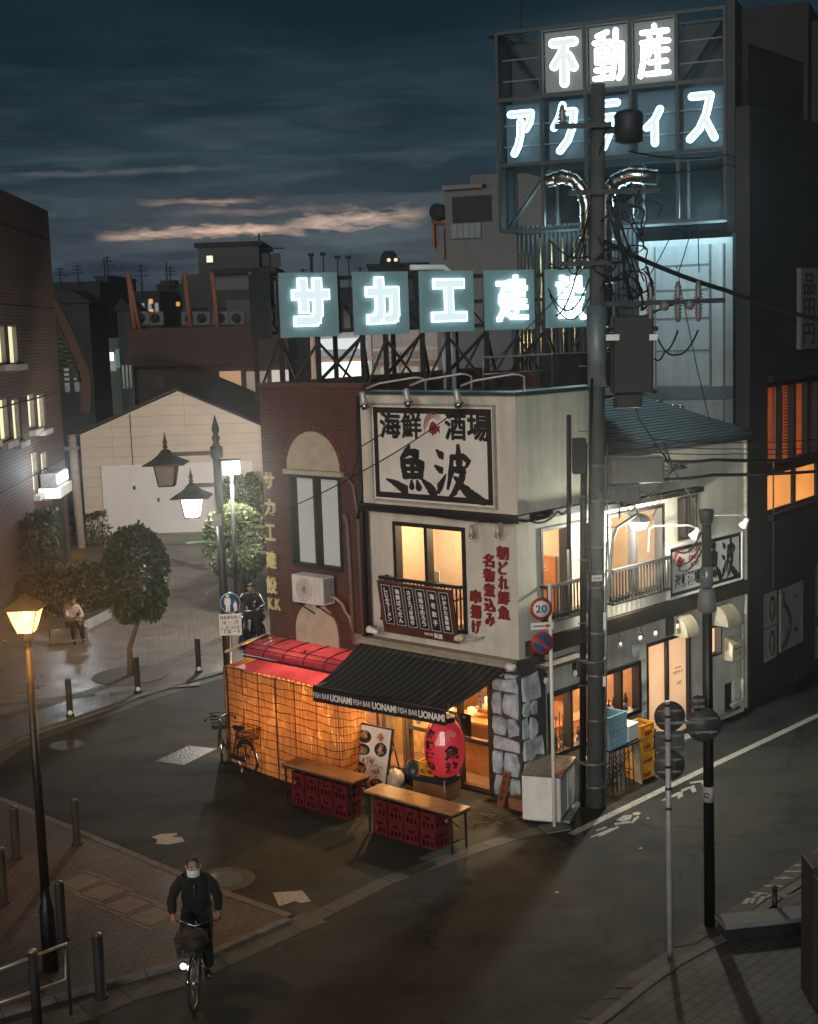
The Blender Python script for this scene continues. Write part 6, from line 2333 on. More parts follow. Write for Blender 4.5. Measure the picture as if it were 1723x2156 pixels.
MB().box(DB, 1.62, 2.95, .004, .05, .92, 2.35).build('board', plain('board_pale', (.15, .15, .145), .6, streak=True), bd)
mb = MB()
pts = [DB.p(x, .055, z) for x, z in ((1.65, 2.30), (1.75, 2.02), (2.0, 1.82), (2.12, 1.62), (2.1, 1.42), (1.95, 1.18), (1.65, 1.05))]
mb.tube(pts, .05, 8)
mb.build('black_curve', M['ink'], bd)
mb = MB()
mb.text(DB, '店', 2.45, 2.58, 2.0, 2.1, .051, .02, .002)
mb.box(DB, 2.4, 2.6, .051, .053, 1.25, 1.33)
mb.build('notice', M['ink'], bd)
for i, (za, zb) in enumerate(((1.62, 2.38), (.86, 1.59))):
 ps = thing('wall_poster', ('pale poster of a long haired portrait on the dark wall, upper of the two', 'pale poster of a long haired portrait on the dark wall, lower of the two')[i], 'poster', DB.p(1.1, .02, za), 'portrait posters on the dark wall')
 xa, xb = .78, 1.48
 MB().box(DB, xa, xb, .002, .010, za, zb).build('paper', plain('poster_paper', (.18, .19, .20), .6), ps)
 mb = MB()
 cx, cz = 1.22, (za + zb) / 2 + .04
 mb.prism([DB.p(cx + .17 * math.cos(a) + (.02 if math.sin(a) < 0 else 0), .0105, cz - .05 + .30 * math.sin(a)) for a in arc(17, 0, 5.93)], DB.y * .002)
 mb.build('poster_hair', M['hair'], ps)
 mb = MB()
 mb.prism([DB.p(cx - .01 + .10 * math.cos(a), .013, cz + .15 * math.sin(a)) for a in arc(17, 0, 5.93)], DB.y * .002)
 mb.box(DB, cx - .05, cx + .04, .0129, .0146, cz - .30, cz - .13)
 mb.build('poster_face', M['skin'], ps)
 mb = MB()
 for x_ in (-.045, .03):
  mb.box(DB, cx + x_, cx + x_ + .03, .0155, .0165, cz + .02, cz + .035)
 mb.box(DB, cx - .03, cx + .02, .0155, .0165, cz - .075, cz - .06)
 mb.build('poster_features', M['ink'], ps)
 mb = MB()
 for k_, ch in enumerate('会員募集中'):
  mb.text(DB, '店街夜市場'[k_], xa + .03, xa + .14, zb - .13 - k_ * .13, zb - .03 - k_ * .13, .0105, .02, .002)
 mb.build('poster_lettering', M['ink_red'], ps)
t = thing('house_sign', 'grey vertical sign high on the dark building at the right edge', 'sign', DB.p(5.2, .1, 9))
x_, z_ = DB.sz(1692, 650)
MB().box(DB, x_ - .45, x_ + .55, .02, .12, z_ - .9, z_ + .9).build('board', plain('dim_board', (.10, .10, .10), .6), t)
mb = MB()
for k_, ch in enumerate('営業中'):
 mb.text(DB, '品田'[k_] if k_ < 2 else '円', x_ - .3, x_ + .4, z_ + .3 - k_ * .55, z_ + .78 - k_ * .55, .121, .02, .004)
mb.build('sign_lettering', M['black_matte'], t)
t = thing('wall_downpipe', 'thin pale downpipe at the corner of the dark building', 'pipe', DB.p(.9, .05, 1))
MB().tube([DB.p(1.18, .05, 2.45), DB.p(1.18, .05, 6.9)], .02, 6).build('pipe', M['grey_metal'], t)

# far block to the right, behind
t = thing('far_block', 'unlit dark block rising behind the dark office at the right edge', 'building', (24, 60, 0))
f = Fr((15, 55, 0), 53)
MB().box(f, -1.5, 14, -8, 0, 0, 15.5).build('wall', plain('far_dark', (.008, .008, .008), .8), t)
mb = MB()
for z in (6, 9, 12):
 for i in range(4):
  mb.box(f, .5 + i * 2.6, 2.2 + i * 2.6, .002, .03, z, z + 1.4)
mb.build('window', M['glass_dark'], t)

# ================================================================ office on the left
LB = Fr((-12.96, 52.5, 0), 94.1)
lb = thing('brick_office', 'tall brown brick office at the left with pale lit windows', 'building', LB.p(0, 0, 0))
t = NT('office_brick')
col, fac = t.brick(t.planar(94.1), 60, .115, .022, (.10, .062, .048), (.085, .053, .042), (.035, .025, .022), offset=0.3)
f = t.noise(1.2, 4, .6, stretch=(1, 1, 4))
t.set(t.mix(t.ramp(f, [(.4, (0, 0, 0)), (.75, (.6, .6, .6))]), col, t.mix(1.0, col, (.6, .55, .55), 'MULTIPLY')), .75)
t.bump(t.math('SUBTRACT', 1.0, fac), .7, .03)
M['office_brick'] = t.mat
cand = {0: ((-8, 15), (19, 40)), 1: ((-38, -16), (-2, 20), (26, 44), (60, 76), (80, 96)), 2: ((68, 82), (88, 102))}
rec = []
for r_, cols in cand.items():
 for xa, xb in cols:
  ymid = {0: 725, 1: 870, 2: 990}[r_]
  sa, _ = LB.sz(xa, ymid)
  sb, _ = LB.sz(xb, ymid)
  _, zt = LB.sz((xa + xb) / 2, {0: 684, 1: 838 if xa < 50 else 828, 2: 950}[r_])
  _, zb = LB.sz((xa + xb) / 2, {0: 767, 1: 930 if xa < 50 else 903, 2: 1040}[r_])
  rec.append((sa, sb, zb, zt))
holes = rec
mb = MB()
mb.wall(LB, -26, 0, 0, 13.1, -.3, 0, holes)
mb.build('street_wall', M['office_brick'], lb)
mb = MB()
mb.box(LB, -.3, 0, -9, -.301, 0, 13.1)
mb.box(LB, -26, -.301, -9, -8.8, 0, 13.1)
mb.box(LB, -26, -.301, -8.79, -.301, 12.6, 12.8)
mb.build('rear_wall', plain('office_rear', (.06, .045, .04), .8), lb)
t = NT('lit_blind')
wv = t.n('ShaderNodeTexWave', wave_type='BANDS', bands_direction='X')
wv.inputs['Scale'].default_value = 1.5
t.l(t.planar(94.1), wv.inputs['Vector'])
c = t.mix(wv.outputs['Fac'], (.50, .44, .22), (.95, .90, .58))
t.set((.4, .38, .3), .7)
t.l(c, t.b.inputs['Emission Color'])
t.b.inputs['Emission Strength'].default_value = 1.25
M['lit_blind'] = t.mat
t.mat.cycles.emission_sampling = 'NONE'
for q in rec:
 mb = MB()
 mb.frame(LB, *q, .05, -.22, -.05)
 w = mb.build('window', M['grey_metal'], lb)
 MB().box(LB, q[0] + .05, q[1] - .05, -.2, -.19, q[2] + .05, q[3] - .05).build('blind', M['lit_blind'], w)
 MB().box(LB, q[0] - .08, q[1] + .08, .001, .22, q[2] - .2, q[2] - .02).build('sill', plain('sill_stone', (.34, .32, .30), .8), w)
mb = MB()
for z in (12.0, 9.5, 6.4, 3.9):
 mb.box(LB, -26, -.01, .001, .02, z, z + .05)
mb.build('joint', M['black_matte'], lb)
mb = MB()
mb.box(LB, -3.0, -1.0, .0, .03, 0, 3.4)
mb.build('doorway', M['black_matte'], lb)
# bright lamp box on the corner of the office
M['white_lamp'] = emit('white_lamp', (.85, .95, 1.0), 60)
x_, z_ = LB.sz(126, 1003, .5)
wl2 = thing('wall_lamp', 'blue-white lit lamp box projecting from the corner of the brick office', 'lamp', LB.p(x_, .4, z_))
MB().box(LB, x_ - 1.5, x_ + .9, .02, .75, z_ - .6, z_ - .25).build('bracket', M['white'], wl2)
MB().box(LB, x_ - 1.4, x_ + .8, .1, .62, z_ - .22, z_ + .25).build('lamp_box', M['grey_metal'], wl2)
mb = MB()
for k in (-1.2, -.2):
 mb.box(LB, x_ + k, x_ + k + .8, .621, .68, z_ - .15, z_ + .18)
mb.build('lit_panel', emit('lamp_panel', (.8, .92, 1.0), 7), wl2)
lamp('lamp_box_light', LB.p(x_ - 2.4, 1.0, z_ + .5), 190, (.82, .92, 1.0), .3, wl2)

# ================================================================ gabled store
ga = thing('gabled_store', 'pale gabled store with a wide grey shutter across the plaza', 'building', (-10, 58.6, 0))
GF = Fr((-13.75, 58.6, 0), 0)
GW = 7.75
t = NT('siding')
col, fac = t.brick(t.planar(0), 3.1, .42, .012, (.56, .47, .39), (.54, .455, .375), (.36, .29, .24), offset=0.0)
t.set(t.mix(t.ramp(t.noise(1.2, 4), [(.4, (0, 0, 0)), (.7, (.35, .35, .35))]), col, (.40, .33, .27)), .75)
t.bump(t.math('SUBTRACT', 1.0, fac), .4, .02)
M['siding'] = t.mat
mb = MB()
mb.prism([GF.p(0, .0, 3.0), GF.p(GW, .0, 3.0), GF.p(GW, .0, 4.45), GF.p(4.2, .0, 6.05), GF.p(0, .0, 4.35)], -GF.y * .3)
mb.box(GF, 0, .75, -.3, 0, 0, 2.998)
mb.box(GF, 7.2, GW, -.3, 0, 0, 2.998)
mb.build('front_wall', M['siding'], ga)
mb = MB()
mb.box(GF, 0, .3, -12, -.301, 0, 4.3)
mb.box(GF, GW - .3, GW, -12, -.301, 0, 4.3)
mb.build('side_wall', M['siding'], ga)
MB().box(GF, .75, 7.2, -.5, -.28, .0, 2.998).build('shutter', plain('shutter_grey', (.62, .60, .59), .55, var=.08, nscale=1), ga)
mb = MB()
mb.frame(GF, .76, 7.19, .0, 2.99, .08, -.279, -.2)
mb.build('shutter_frame', M['white'], ga)
for x, z in ((2.1, 2.0), (3.1, 1.45), (2.2, .55)):
 MB().box(GF, x - .05, x + .05, -.279, -.24, z - .08, z + .08).build('shutter_latch', M['black'], ga)
mb = MB()
th = Vector((0, 0, .10))
back = -13
for (xa, za), (xb, zb) in (((-.45, 4.22), (4.2, 6.10)), ((4.2, 6.10), (GW + .4, 4.28))):
 mb.prism([GF.p(xa, .35, za), GF.p(xb, .35, zb), GF.p(xb, back, zb), GF.p(xa, back, za)], th)
mb.build('roof', plain('store_roof', (.022, .021, .021), .75, var=.4), ga)
MB().box(GF, 2.13, 2.17, .001, .02, 3.0, 5.15).build('downpipe', M['dark_metal'], ga)
t = thing('concrete_pole', 'grey round pole standing by the left end of the gabled store', 'pole', (-13.5, 54, 0))
p = at(172, 1155)
MB().tube([Vector((p.x, p.y, 0)), Vector((p.x - .1, p.y, 4.6))], .17, 10).build('pole', plain('pole_concrete', (.28, .24, .2), .8), t)
mb = MB()
p2_ = p - Vector((.7, 0, 0))
mb.box(Fr((p.x - 1.6, p.y, 0), 0), -1.2, 1.7, -.3, .3, 4.0, 4.12)
mb.build('canopy', M['grey_metal'], t)

# ================================================================ distance
def block(name, label, f, w, d, z0, z1, mat, rows=0, cols=0, wm='glass_dark', lit=(), wh=.55, ww=.6, cat='building', roof=None):
 t = thing(name, label, cat, f.p(w / 2, 0, z0))
 MB().box(f, 0, w, -d, 0, z0, z1).build('wall', mat, t)
 for r_ in range(rows):
  for c_ in range(cols):
   pw, ph = w / cols, (z1 - z0) / rows
   xa, za = pw * (c_ + (1 - ww) / 2), z0 + ph * (r_ + (1 - wh) / 2)
   MB().box(f, xa, xa + pw * ww, .002, .06, za, za + ph * wh).build('window', M['lit_far'] if (r_, c_) in lit else M[wm], t)
 mb = MB()
 mb.box(f, -.15, w + .15, -d - .1, .15, z1 + .005, z1 + .25)
 mb.build('roof', roof or mat, t)
 return t
M['lit_far'] = emit('lit_far_window', (1, .85, .5), 1.2)
M['lit_orange'] = emit('lit_orange_window', (1, .5, .15), .8)
M['far_grey'] = plain('far_grey', (.045, .045, .044), .85)
M['far_dark'] = plain('far_black', (.009, .010, .012), .85)
M['far_pale'] = plain('far_pale', (.085, .085, .082), .85)
def far(px0, px1, y):
 a, b_ = aty(px0, 690, y), aty(px1, 690, y)
 return Fr((a.x, y, 0), 0), b_.x - a.x
def zat(px, py, y):
 return aty(px, py, y).z
# brown hall with rusty posts behind the store
f, w = far(272, 606, 74)
t = thing('brown_hall', 'long brown-clad hall behind the gabled store', 'building', f.p(w / 2, 0, 0))
za, zb, zc = zat(430, 688, 74), zat(430, 768, 74), zat(430, 860, 74)
MB().box(f, 0, w, -6, 0, zb, za).build('brown_fascia', plain('hall_brown', (.045, .018, .015), .8, var=.2), t)
MB().box(f, .2, w - .2, -6, -.5, 0, zb - .01).build('wall', plain('hall_wall', (.055, .036, .026), .8), t)
xw = lambda px: aty(px, 690, 74).x - f.o.x
def hw(px0, py0, px1, py1, mat, nm='window'):
 x0, x1 = xw(px0), xw(px1)
 MB().box(f, x0, x1, -.498, -.4, zat(px1, py1, 74), zat(px0, py0, 74)).build(nm, mat, t)
hw(315, 795, 337, 818, M['far_pale'])
hw(455, 783, 500, 832, emit('amber_shopfront', (.95, .55, .26), .45))
hw(512, 783, 556, 832, emit('pale_shopfront', (.62, .50, .38), .35))
hw(566, 780, 602, 825, emit('white_shopfront', (.95, .80, .68), .6))
for i, px in enumerate((273, 392, 450, 530)):
 x = xw(px)
 rp = thing('rusty_post', 'rusty steel post on the brown hall roof, ' + ('leftmost with a leaning strut', 'second from the left', 'third from the left', 'rightmost under the canopy')[i], 'post', f.p(x, -.5, za), 'rusty posts on the hall roof')
 MB().tube([f.p(x + .15, -.5, za), f.p(x, -.5, zat(px, 572, 74))], .13, 6).build('post', M['rust'], rp)
 if i == 0:
  MB().tube([f.p(xw(290), -.5, za), f.p(x + .05, -.5, zat(px, 580, 74))], .10, 6).build('strut', M['rust'], rp)
# house with lit window and lean-to roof behind the posts
f, w = far(425, 553, 92)
t = thing('grey_house', 'grey flat-roofed house with one small lit window above the brown hall', 'building', f.p(w / 2, 0, 0))
MB().box(f, 0, w, -8, 0, 0, zat(490, 519, 92)).build('wall', M['far_grey'], t)
MB().box(f, -.2, w + .2, -8.2, .2, zat(490, 519, 92) + .01, zat(490, 519, 92) + .3).build('roof', M['far_dark'], t)
fx = lambda px: aty(px, 690, 92).x - f.o.x
wz = MB()
wz.frame(f, fx(439), fx(460), zat(450, 556, 92), zat(450, 534, 92), .12, .002, .1)
wz = wz.build('window', M['black'], t)
MB().box(f, fx(442), fx(457), .01, .06, zat(450, 553, 92), zat(450, 537, 92)).build('lit_pane', emit('pale_pane', (1, .92, .66), 1.1), wz)
f2, w2 = far(388, 566, 86)
MBx = thing('lean_to', 'low house with pale panels and a dark flat canopy behind the rusty posts', 'building', f2.p(w2 / 2, 0, 0))
MB().box(f2, 0, w2, -5, 0, 0, zat(470, 575, 86)).build('wall', plain('leanto_wall', (.030, .031, .030), .85), MBx)
fx2 = lambda px: aty(px, 690, 86).x - f2.o.x
for a, b_, ya, yb in ((395, 408, 640, 690), (458, 530, 578, 612), (405, 440, 648, 690), (480, 560, 632, 680), (455, 478, 648, 690)):
 MB().box(f2, fx2(a), fx2(b_), .002, .08, zat(a, yb, 86), zat(a, ya, 86)).build('panel', M['far_pale'] if a in (395, 458, 480) else M['far_dark'], MBx)
MB().box(f2, fx2(455), fx2(590), -5, .8, zat(500, 578, 86) + .02, zat(500, 578, 86) + .35).build('canopy', M['far_dark'], MBx)
an = thing('roof_antenna', 'thin aerial mast on the grey house roof', 'antenna', f.p(w, -1, 9))
mb = MB()
mb.tube([f.p(w, -.5, zat(550, 520, 92)), f.p(w, -.5, zat(550, 490, 92))], .06, 5)
mb.tube([f.p(w + .6, -.5, zat(570, 585, 92)), f.p(w + .6, -.5, zat(570, 520, 92))], .05, 5)
mb.tube([f.p(w - .2, -.5, zat(560, 522, 92)), f.p(w + 1.6, -.5, zat(585, 522, 92))], .04, 5)
for px in (565, 585):
 mb.box(f, fx(px) - .3, fx(px) + .3, -1, -.5, zat(px, 560, 92), zat(px, 532, 92))
mb.build('mast', M['black'], an)
# skyline to the left
for (a, b_, yt, y, lab, nr, nc, lit) in ((105, 215, 598, 150, 'low black block on the skyline beside the brick office', 3, 8, ()),
          (208, 243, 585, 160, 'narrow dark tower block on the left skyline', 5, 3, ((1, 1), (1, 2))),
          (282, 340, 618, 140, 'dark distant flats with a column of small orange lights', 4, 4, ((3, 2), (2, 2), (1, 2))),
          (336, 392, 602, 150, 'dark stepped distant flats on the left skyline', 4, 5, ((2, 3), (3, 1), (1, 2))),
          (590, 780, 612, 130, 'dark distant block partly behind the rooftop letters', 2, 6, ()),
          (780, 905, 560, 120, 'distant dark block with roof tank and lights right of the letters', 3, 5, ())):
 f, w = far(a, b_, y)
 tt = block('distant_building', lab, f, w, 14, 0, zat((a + b_) / 2, yt, y), M['far_dark'], nr, nc, 'glass_dark', (), .4, .5)
 hh = zat((a + b_) / 2, yt, y)
 for r_, c_ in lit:
  x = w * (c_ + .4) / nc
  z = hh - (hh * .32) * (1 - r_ / nr)
  MB().box(f, x, x + .4, .07, .12, z, z + .45).build('lit_window', M['lit_orange'], tt)
for (a, b_, ya, yb, y, lab) in ((216, 236, 580, 598, 159, 'rooftop plant room on the narrow tower block'), (342, 372, 590, 603, 149, 'rooftop plant room on the stepped flats'), (806, 842, 545, 562, 119, 'round roof tank on the distant block right of the letters')):
 f, w = far(a, b_, y)
 t = thing('roof_plant_room', lab, 'roof structure', f.p(w / 2, 0, zat(a, yb, y)))
 if 'round' in lab:
  MB().lathe(f.p(w / 2, -2, zat(a, yb, y)), [(w / 2, 0), (w / 2, 1.0), (w * .3, 1.4)], 14).build('tank', M['far_dark'], t)
  mb = MB()
  for k in (0, .6, 1.1):
   mb.tube([f.p(k * w, .2, zat(a, yb, y)), f.p(k * w, .2, zat(a, ya, y))], .06, 5)
  mb.build('rail', M['far_dark'], t)
  mb = MB()
  for k in (.5, .9):
   mb.sphere(f.p(k * w, .3, zat(a, 548, y)), .16, 8)
  mb.build('roof_light', M['lit_far'], t)
 else:
  MB().box(f, 0, w, -3, -.3, zat(a, yb, y), zat(a, ya, y)).build('box', M['far_dark'], t)
  MB().tube([f.p(w * .4, -1, zat(a, ya, y)), f.p(w * .4, -1, zat(a, ya, y) + 2)], .08, 5).build('aerial', M['far_dark'], t)
for i, (px, py) in enumerate(((658, 555), (683, 553), (713, 560), (736, 560))):
 y = 100
 t = thing('roof_post', ('short post on the roofs behind the rooftop letters, leftmost', 'thin post on the roofs behind the rooftop letters, second from left', 'thin post with a lamp behind the rooftop letters', 'short post on the roofs behind the rooftop letters, rightmost')[i], 'post', (aty(px, 600, y).x, y, 8))
 x = aty(px, 600, y).x
 MB().tube([(x, y, 6), (x, y, zat(px, py - 15, y))], .12 if i in (0,) else .05, 6).build('post', M['far_dark'], t)
 MB().box(Fr((x, y, 0), 0), -.2, .2, -.1, .1, zat(px, py - 15, y), zat(px, py - 22, y)).build('cap', M['far_dark'], t)
# clutter on the far roofs and walls
acu = thing('rooftop_unit', 'x', 'air conditioner', (0, 0, 0), 'outdoor units on the far roofs')
MB().box(W0, -.45, .45, -.2, .2, .1, .8).build('casing', M['far_pale'], acu)
MB().lathe((0, -.201, .45), [(.26, 0), (.26, .02)], 14, axis=(0, -1, 0)).build('fan', M['far_dark'], acu)
MB().box(W0, -.4, .4, -.15, .15, 0, .099).build('feet', M['far_dark'], acu)
for i, (px, py, y, lab) in enumerate(((402, 688, 75, 'under the left rusty post'), (425, 688, 75, 'between the two left rusty posts'), (468, 688, 75, 'right of the middle rusty post'), (500, 688, 75, 'under the dark canopy'),
  (556, 688, 75, 'beside the first rooftop letter'), (300, 688, 75, 'beside the leaning rusty post'), (330, 688, 75, 'midway along'))):
 p = Vector((aty(px, py, y).x, y, zat(px, py, y)))
 lab = 'small outdoor cooling unit on the brown hall roof ' + lab
 if i:
  copy_thing(acu, p, .2 * math.sin(i * 2), lab)
 else:
  acu.location = p
  acu['label'] = lab
rr = random.Random(31)
for i, (px, py, y, lab) in enumerate(((128, 600, 149, 'on the low black block'), (165, 598, 149, 'on the middle of the low black block'), (228, 586, 159, 'on the narrow tower block'), (300, 620, 139, 'on the flats with orange lights'), (360, 602, 149, 'on the stepped flats'), (640, 612, 129, 'left behind the rooftop letters'), (760, 612, 129, 'right behind the rooftop letters'))):
 p = Vector((aty(px, py, y).x, y, zat(px, py, y) - .4))
 t = thing('roof_aerial', 'thin branched aerial on the skyline ' + lab, 'antenna', p, 'aerials on the skyline')
 h = rr.uniform(2.2, 4)
 mb = MB().tube([p, p + Vector((0, 0, h))], .07, 4)
 for k in range(3):
  z = h * (.65 + .14 * k)
  mb.tube([p + Vector((-.7 + .15 * k, 0, z)), p + Vector((.7 - .15 * k, 0, z))], .045, 4)
 mb.build('mast', M['far_dark'], t)
# low lit shopping lane to the left
f, w = far(195, 275, 118)
t = thing('lit_lane_shop', 'greenish lit shopfront far down the lane beyond the outside stairs', 'building', f.p(w / 2, 0, 0))
MB().box(f, 0, w, -5, 0, 0, 8.2).build('wall', plain('lane_wall', (.05, .065, .05), .8), t)
fx3 = lambda px: aty(px, 690, 118).x - f.o.x
for a, b_, ya, yb, c_, st_ in ((215, 240, 745, 782, (.25, .55, .38), .35), (222, 236, 766, 780, (.7, .25, .25), .5), (240, 262, 735, 775, (.15, .32, .28), .3), (228, 236, 742, 760, (.9, 1, .95), 2.0)):
 MB().box(f, fx3(a), fx3(b_), .002 + a * 1e-5, .05 + a * 1e-4, zat(a, yb, 118), zat(a, ya, 118)).build('lit_window', emit('lane_light', c_, st_), t)
lp = thing('lane_lamp', 'small bright white street lamp far down the lane', 'lamp', (aty(222, 752, 110).x, 110, 0))
x = aty(222, 752, 110).x
MB().sphere((x, 110, zat(222, 752, 110)), .28, 10).build('globe', emit('lane_lamp', (.9, 1, .95), 14), lp)
MB().tube([(x, 110, 0), (x, 110, zat(222, 756, 110))], .06, 6).build('post', M['far_dark'], lp)
for (px0, px1, py0, py1, y, lab, m_) in ((118, 190, 640, 770, 100, 'dark greenish low block right of the brick office', (.012, .015, .013)), (248, 275, 655, 760, 104, 'pale narrow house between the lane and the brown hall', (.030, .034, .032))):
 f, w = far(px0, px1, y)
 t = thing('lane_house', lab, 'building', f.p(w / 2, 0, 0))
 MB().box(f, 0, w, -6, 0, 0, zat(px0, py0, y)).build('wall', plain('lane_house_wall', m_, .85, var=.4, nscale=.5), t)
 MB().prism([f.p(-.3, .3, zat(px0, py0, y) + .01), f.p(w + .3, .3, zat(px0, py0, y) + .01), f.p(w / 2, .3, zat(px0, py0, y) + 1.0)], Vector((0, 6, 0))).build('roof', M['far_dark'], t)
 mb = MB()
 for i in range(3):
  mb.box(f, w * (.15 + .28 * i), w * (.3 + .28 * i), .002, .05, 4.5, 6.2)
 mb.build('window', M['glass_dark'], t)
# outside stairs with orange stringer
t = thing('outside_stairs', 'steep outside stairs with an orange-brown stringer beside the brick office', 'stairs', (-12.5, 57, 0))
y = 60
pts = [(112, 620), (135, 660), (165, 725), (188, 782), (192, 800), (190, 870)]
P = [aty(px, py, y) for px, py in pts]
mb = MB()
for i in range(len(P) - 1):
 a, b_ = P[i], P[i + 1]
 d = Vector((-.42, 0, 0))
 mb.prism([a, b_, b_ + d, a + d], Vector((0, .25, 0)))
mb.build('stringer', plain('stringer', (.07, .034, .022), .7), t)
mb = MB()
for i in range(14):
 u = i / 13
 a = aty(116 + 66 * u, 672 + 130 * u, y)
 mb.box(Fr((a.x, y, 0), 0), -1.3, -.15, -1.4, -.3, a.z - .06, a.z)
 mb.box(Fr((a.x, y, 0), 0), -.5, -.42, -.9, -.3, a.z + .005, a.z + 1.1)
mb.build('treads', plain('stair_green', (.05, .06, .025), .7), t)
# stepped apartment house left of the neon board
AH = Fr((aty(903, 690, 62).x, 62, 0), -20)
t = thing('stepped_apartments', 'grey stepped apartment house with balcony left of the neon board', 'building', AH.p(2.5, 0, 0))
y = 60
ax_ = lambda px: AH.sz(px, 600)[0]
az2 = lambda px, py: AH.sz(px, py)[1]
m_ = plain('apartment_render', (.11, .10, .095), .85, var=.2)
S = AH.sz
x905, x937, x985, x1050 = S(905, 500)[0], S(938, 470)[0], S(980, 430)[0], S(1055, 480)[0]
mb = MB()
mb.box(AH, x937, x1050 + 2, -6, 0, 0, S(940, 402)[1])
mb.box(AH, x985, x1050 + 2, -6, -.8, S(940, 402)[1] + .01, S(985, 365)[1])
mb.box(AH, S(1026, 335)[0], x1050 + 2, -5.5, -1.4, S(985, 365)[1] + .01, S(1026, 332)[1])
mb.box(AH, x905, x937 - .01, -5, -.6, 0, S(905, 470)[1])
mb.build('wall', m_, t)
mb = MB()
mb.box(AH, S(953, 430)[0], S(1036, 430)[0], .001, .05, S(955, 470)[1], S(955, 415)[1])
mb.box(AH, S(928, 520)[0], S(936, 520)[0], -.599, -.5, S(925, 545)[1], S(925, 480)[1])
mb.build('balcony_recess', M['black_matte'], t)
mb = MB()
for i in range(5):
 a, b_ = S(953 + i * 12.5, 480)[0], S(953 + i * 12.5 + 11.5, 480)[0]
 mb.box(AH, a, b_, .06, .16, S(955, 503)[1], S(955, 472)[1])
mb.build('balcony_panel', plain('balcony_grey', (.15, .165, .165), .7), t)
MB().box(AH, S(935, 400)[0], S(1018, 380)[0], -.4, .25, S(940, 402)[1] + .02, S(940, 392)[1]).build('roof', plain('apt_roof', (.14, .115, .10), .8), t)
tk = thing('roof_tank', 'dark round water tank on the lower roof left of the stepped apartments', 'tank', AH.p(x905 + .5, -.5, S(905, 470)[1]))
MB().lathe(AH.p((x905 + x937) / 2, -.2, S(915, 446)[1]), [(.02, -.30), (.36, -.29), (.36, .2), (.30, .26), (.02, .27)], 18, axis=AH.y).build('drum', M['far_dark'], tk)
mb = MB()
mb.box(AH, x905, x905 + .12, -.5, -.3, S(905, 520)[1], S(905, 440)[1])
mb.box(AH, x905, x937, -.5, -.3, S(915, 470)[1] + .01, S(915, 462)[1])
mb.build('stand', M['rust'], tk)
# white building with painted phone number and shopfront seen under the rooftop letters
f = Fr((aty(640, 740, 66).x, 66, 0), 0)
fx4 = lambda px: aty(px, 740, 66).x - f.o.x
z4 = lambda px, py: zat(px, py, 66)
t = thing('white_block', 'pale building with a painted telephone number seen under the rooftop letters', 'building', f.p(4, 0, 0))
MB().box(f, fx4(785), fx4(1050), -5, 0, 0, z4(800, 690)).build('wall', plain('white_block_wall', (.30, .26, .23), .8, var=.15), t)
mb = MB()
mb.text(f, '03-5774-7505', fx4(788), fx4(888), z4(830, 756), z4(830, 741), .003, .0, .02)
mb.build('painted_number', M['black'], t)
mb = MB()
mb.text(f, 'No.1', fx4(821), fx4(846), z4(830, 727), z4(830, 719), .003, .0, .02)
mb.build('painted_number', M['black'], t)
MB().box(f, fx4(785), fx4(1050), .001, .04, z4(800, 737), z4(800, 735)).build('band', M['grey_metal'], t)
MB().box(f, fx4(785), fx4(1050), .001, .5, z4(800, 770), z4(800, 764)).build('awning', M['wood'], t)
for a, b_ in ((800, 838), (846, 880), (905, 940), (960, 1000)):
 MB().box(f, fx4(a), fx4(b_), .002, .05, z4(a, 800), z4(a, 772)).build('window', emit('dusky_window', (.75, .65, .5), .35), t)
MB().box(f, fx4(886), fx4(893), .06, .2, z4(890, 795), z4(890, 760)).build('red_sign', emit('red_sign', (.8, .05, .05), .6), t)
t = thing('bright_shop', 'brightly lit shopfront with white signboard seen under the rooftop letters', 'building', f.p(1, 0, 0))
MB().box(f, fx4(655), fx4(783), -5, .02, 0, z4(720, 700)).build('wall', plain('bright_shop_wall', (.36, .34, .32), .8), t)
MB().box(f, fx4(675), fx4(765), .025, .25, z4(720, 735), z4(720, 712)).build('signboard', emit('signboard', (.85, .90, .92), .8), t)
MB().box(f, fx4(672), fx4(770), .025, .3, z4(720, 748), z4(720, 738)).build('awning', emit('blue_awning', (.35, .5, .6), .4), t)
MB().box(f, fx4(672), fx4(775), .025, .2, z4(720, 800), z4(720, 762)).build('shop_window', emit('shop_window', (.95, 1.0, .85), 1.7), t)
mb = MB()
mb.box(f, fx4(668), fx4(785), .21, .3, z4(720, 757), z4(720, 752))
mb.box(f, fx4(655), fx4(662), .021, .3, 0, z4(720, 700))
mb.build('trim', M['wood_orange'], t)

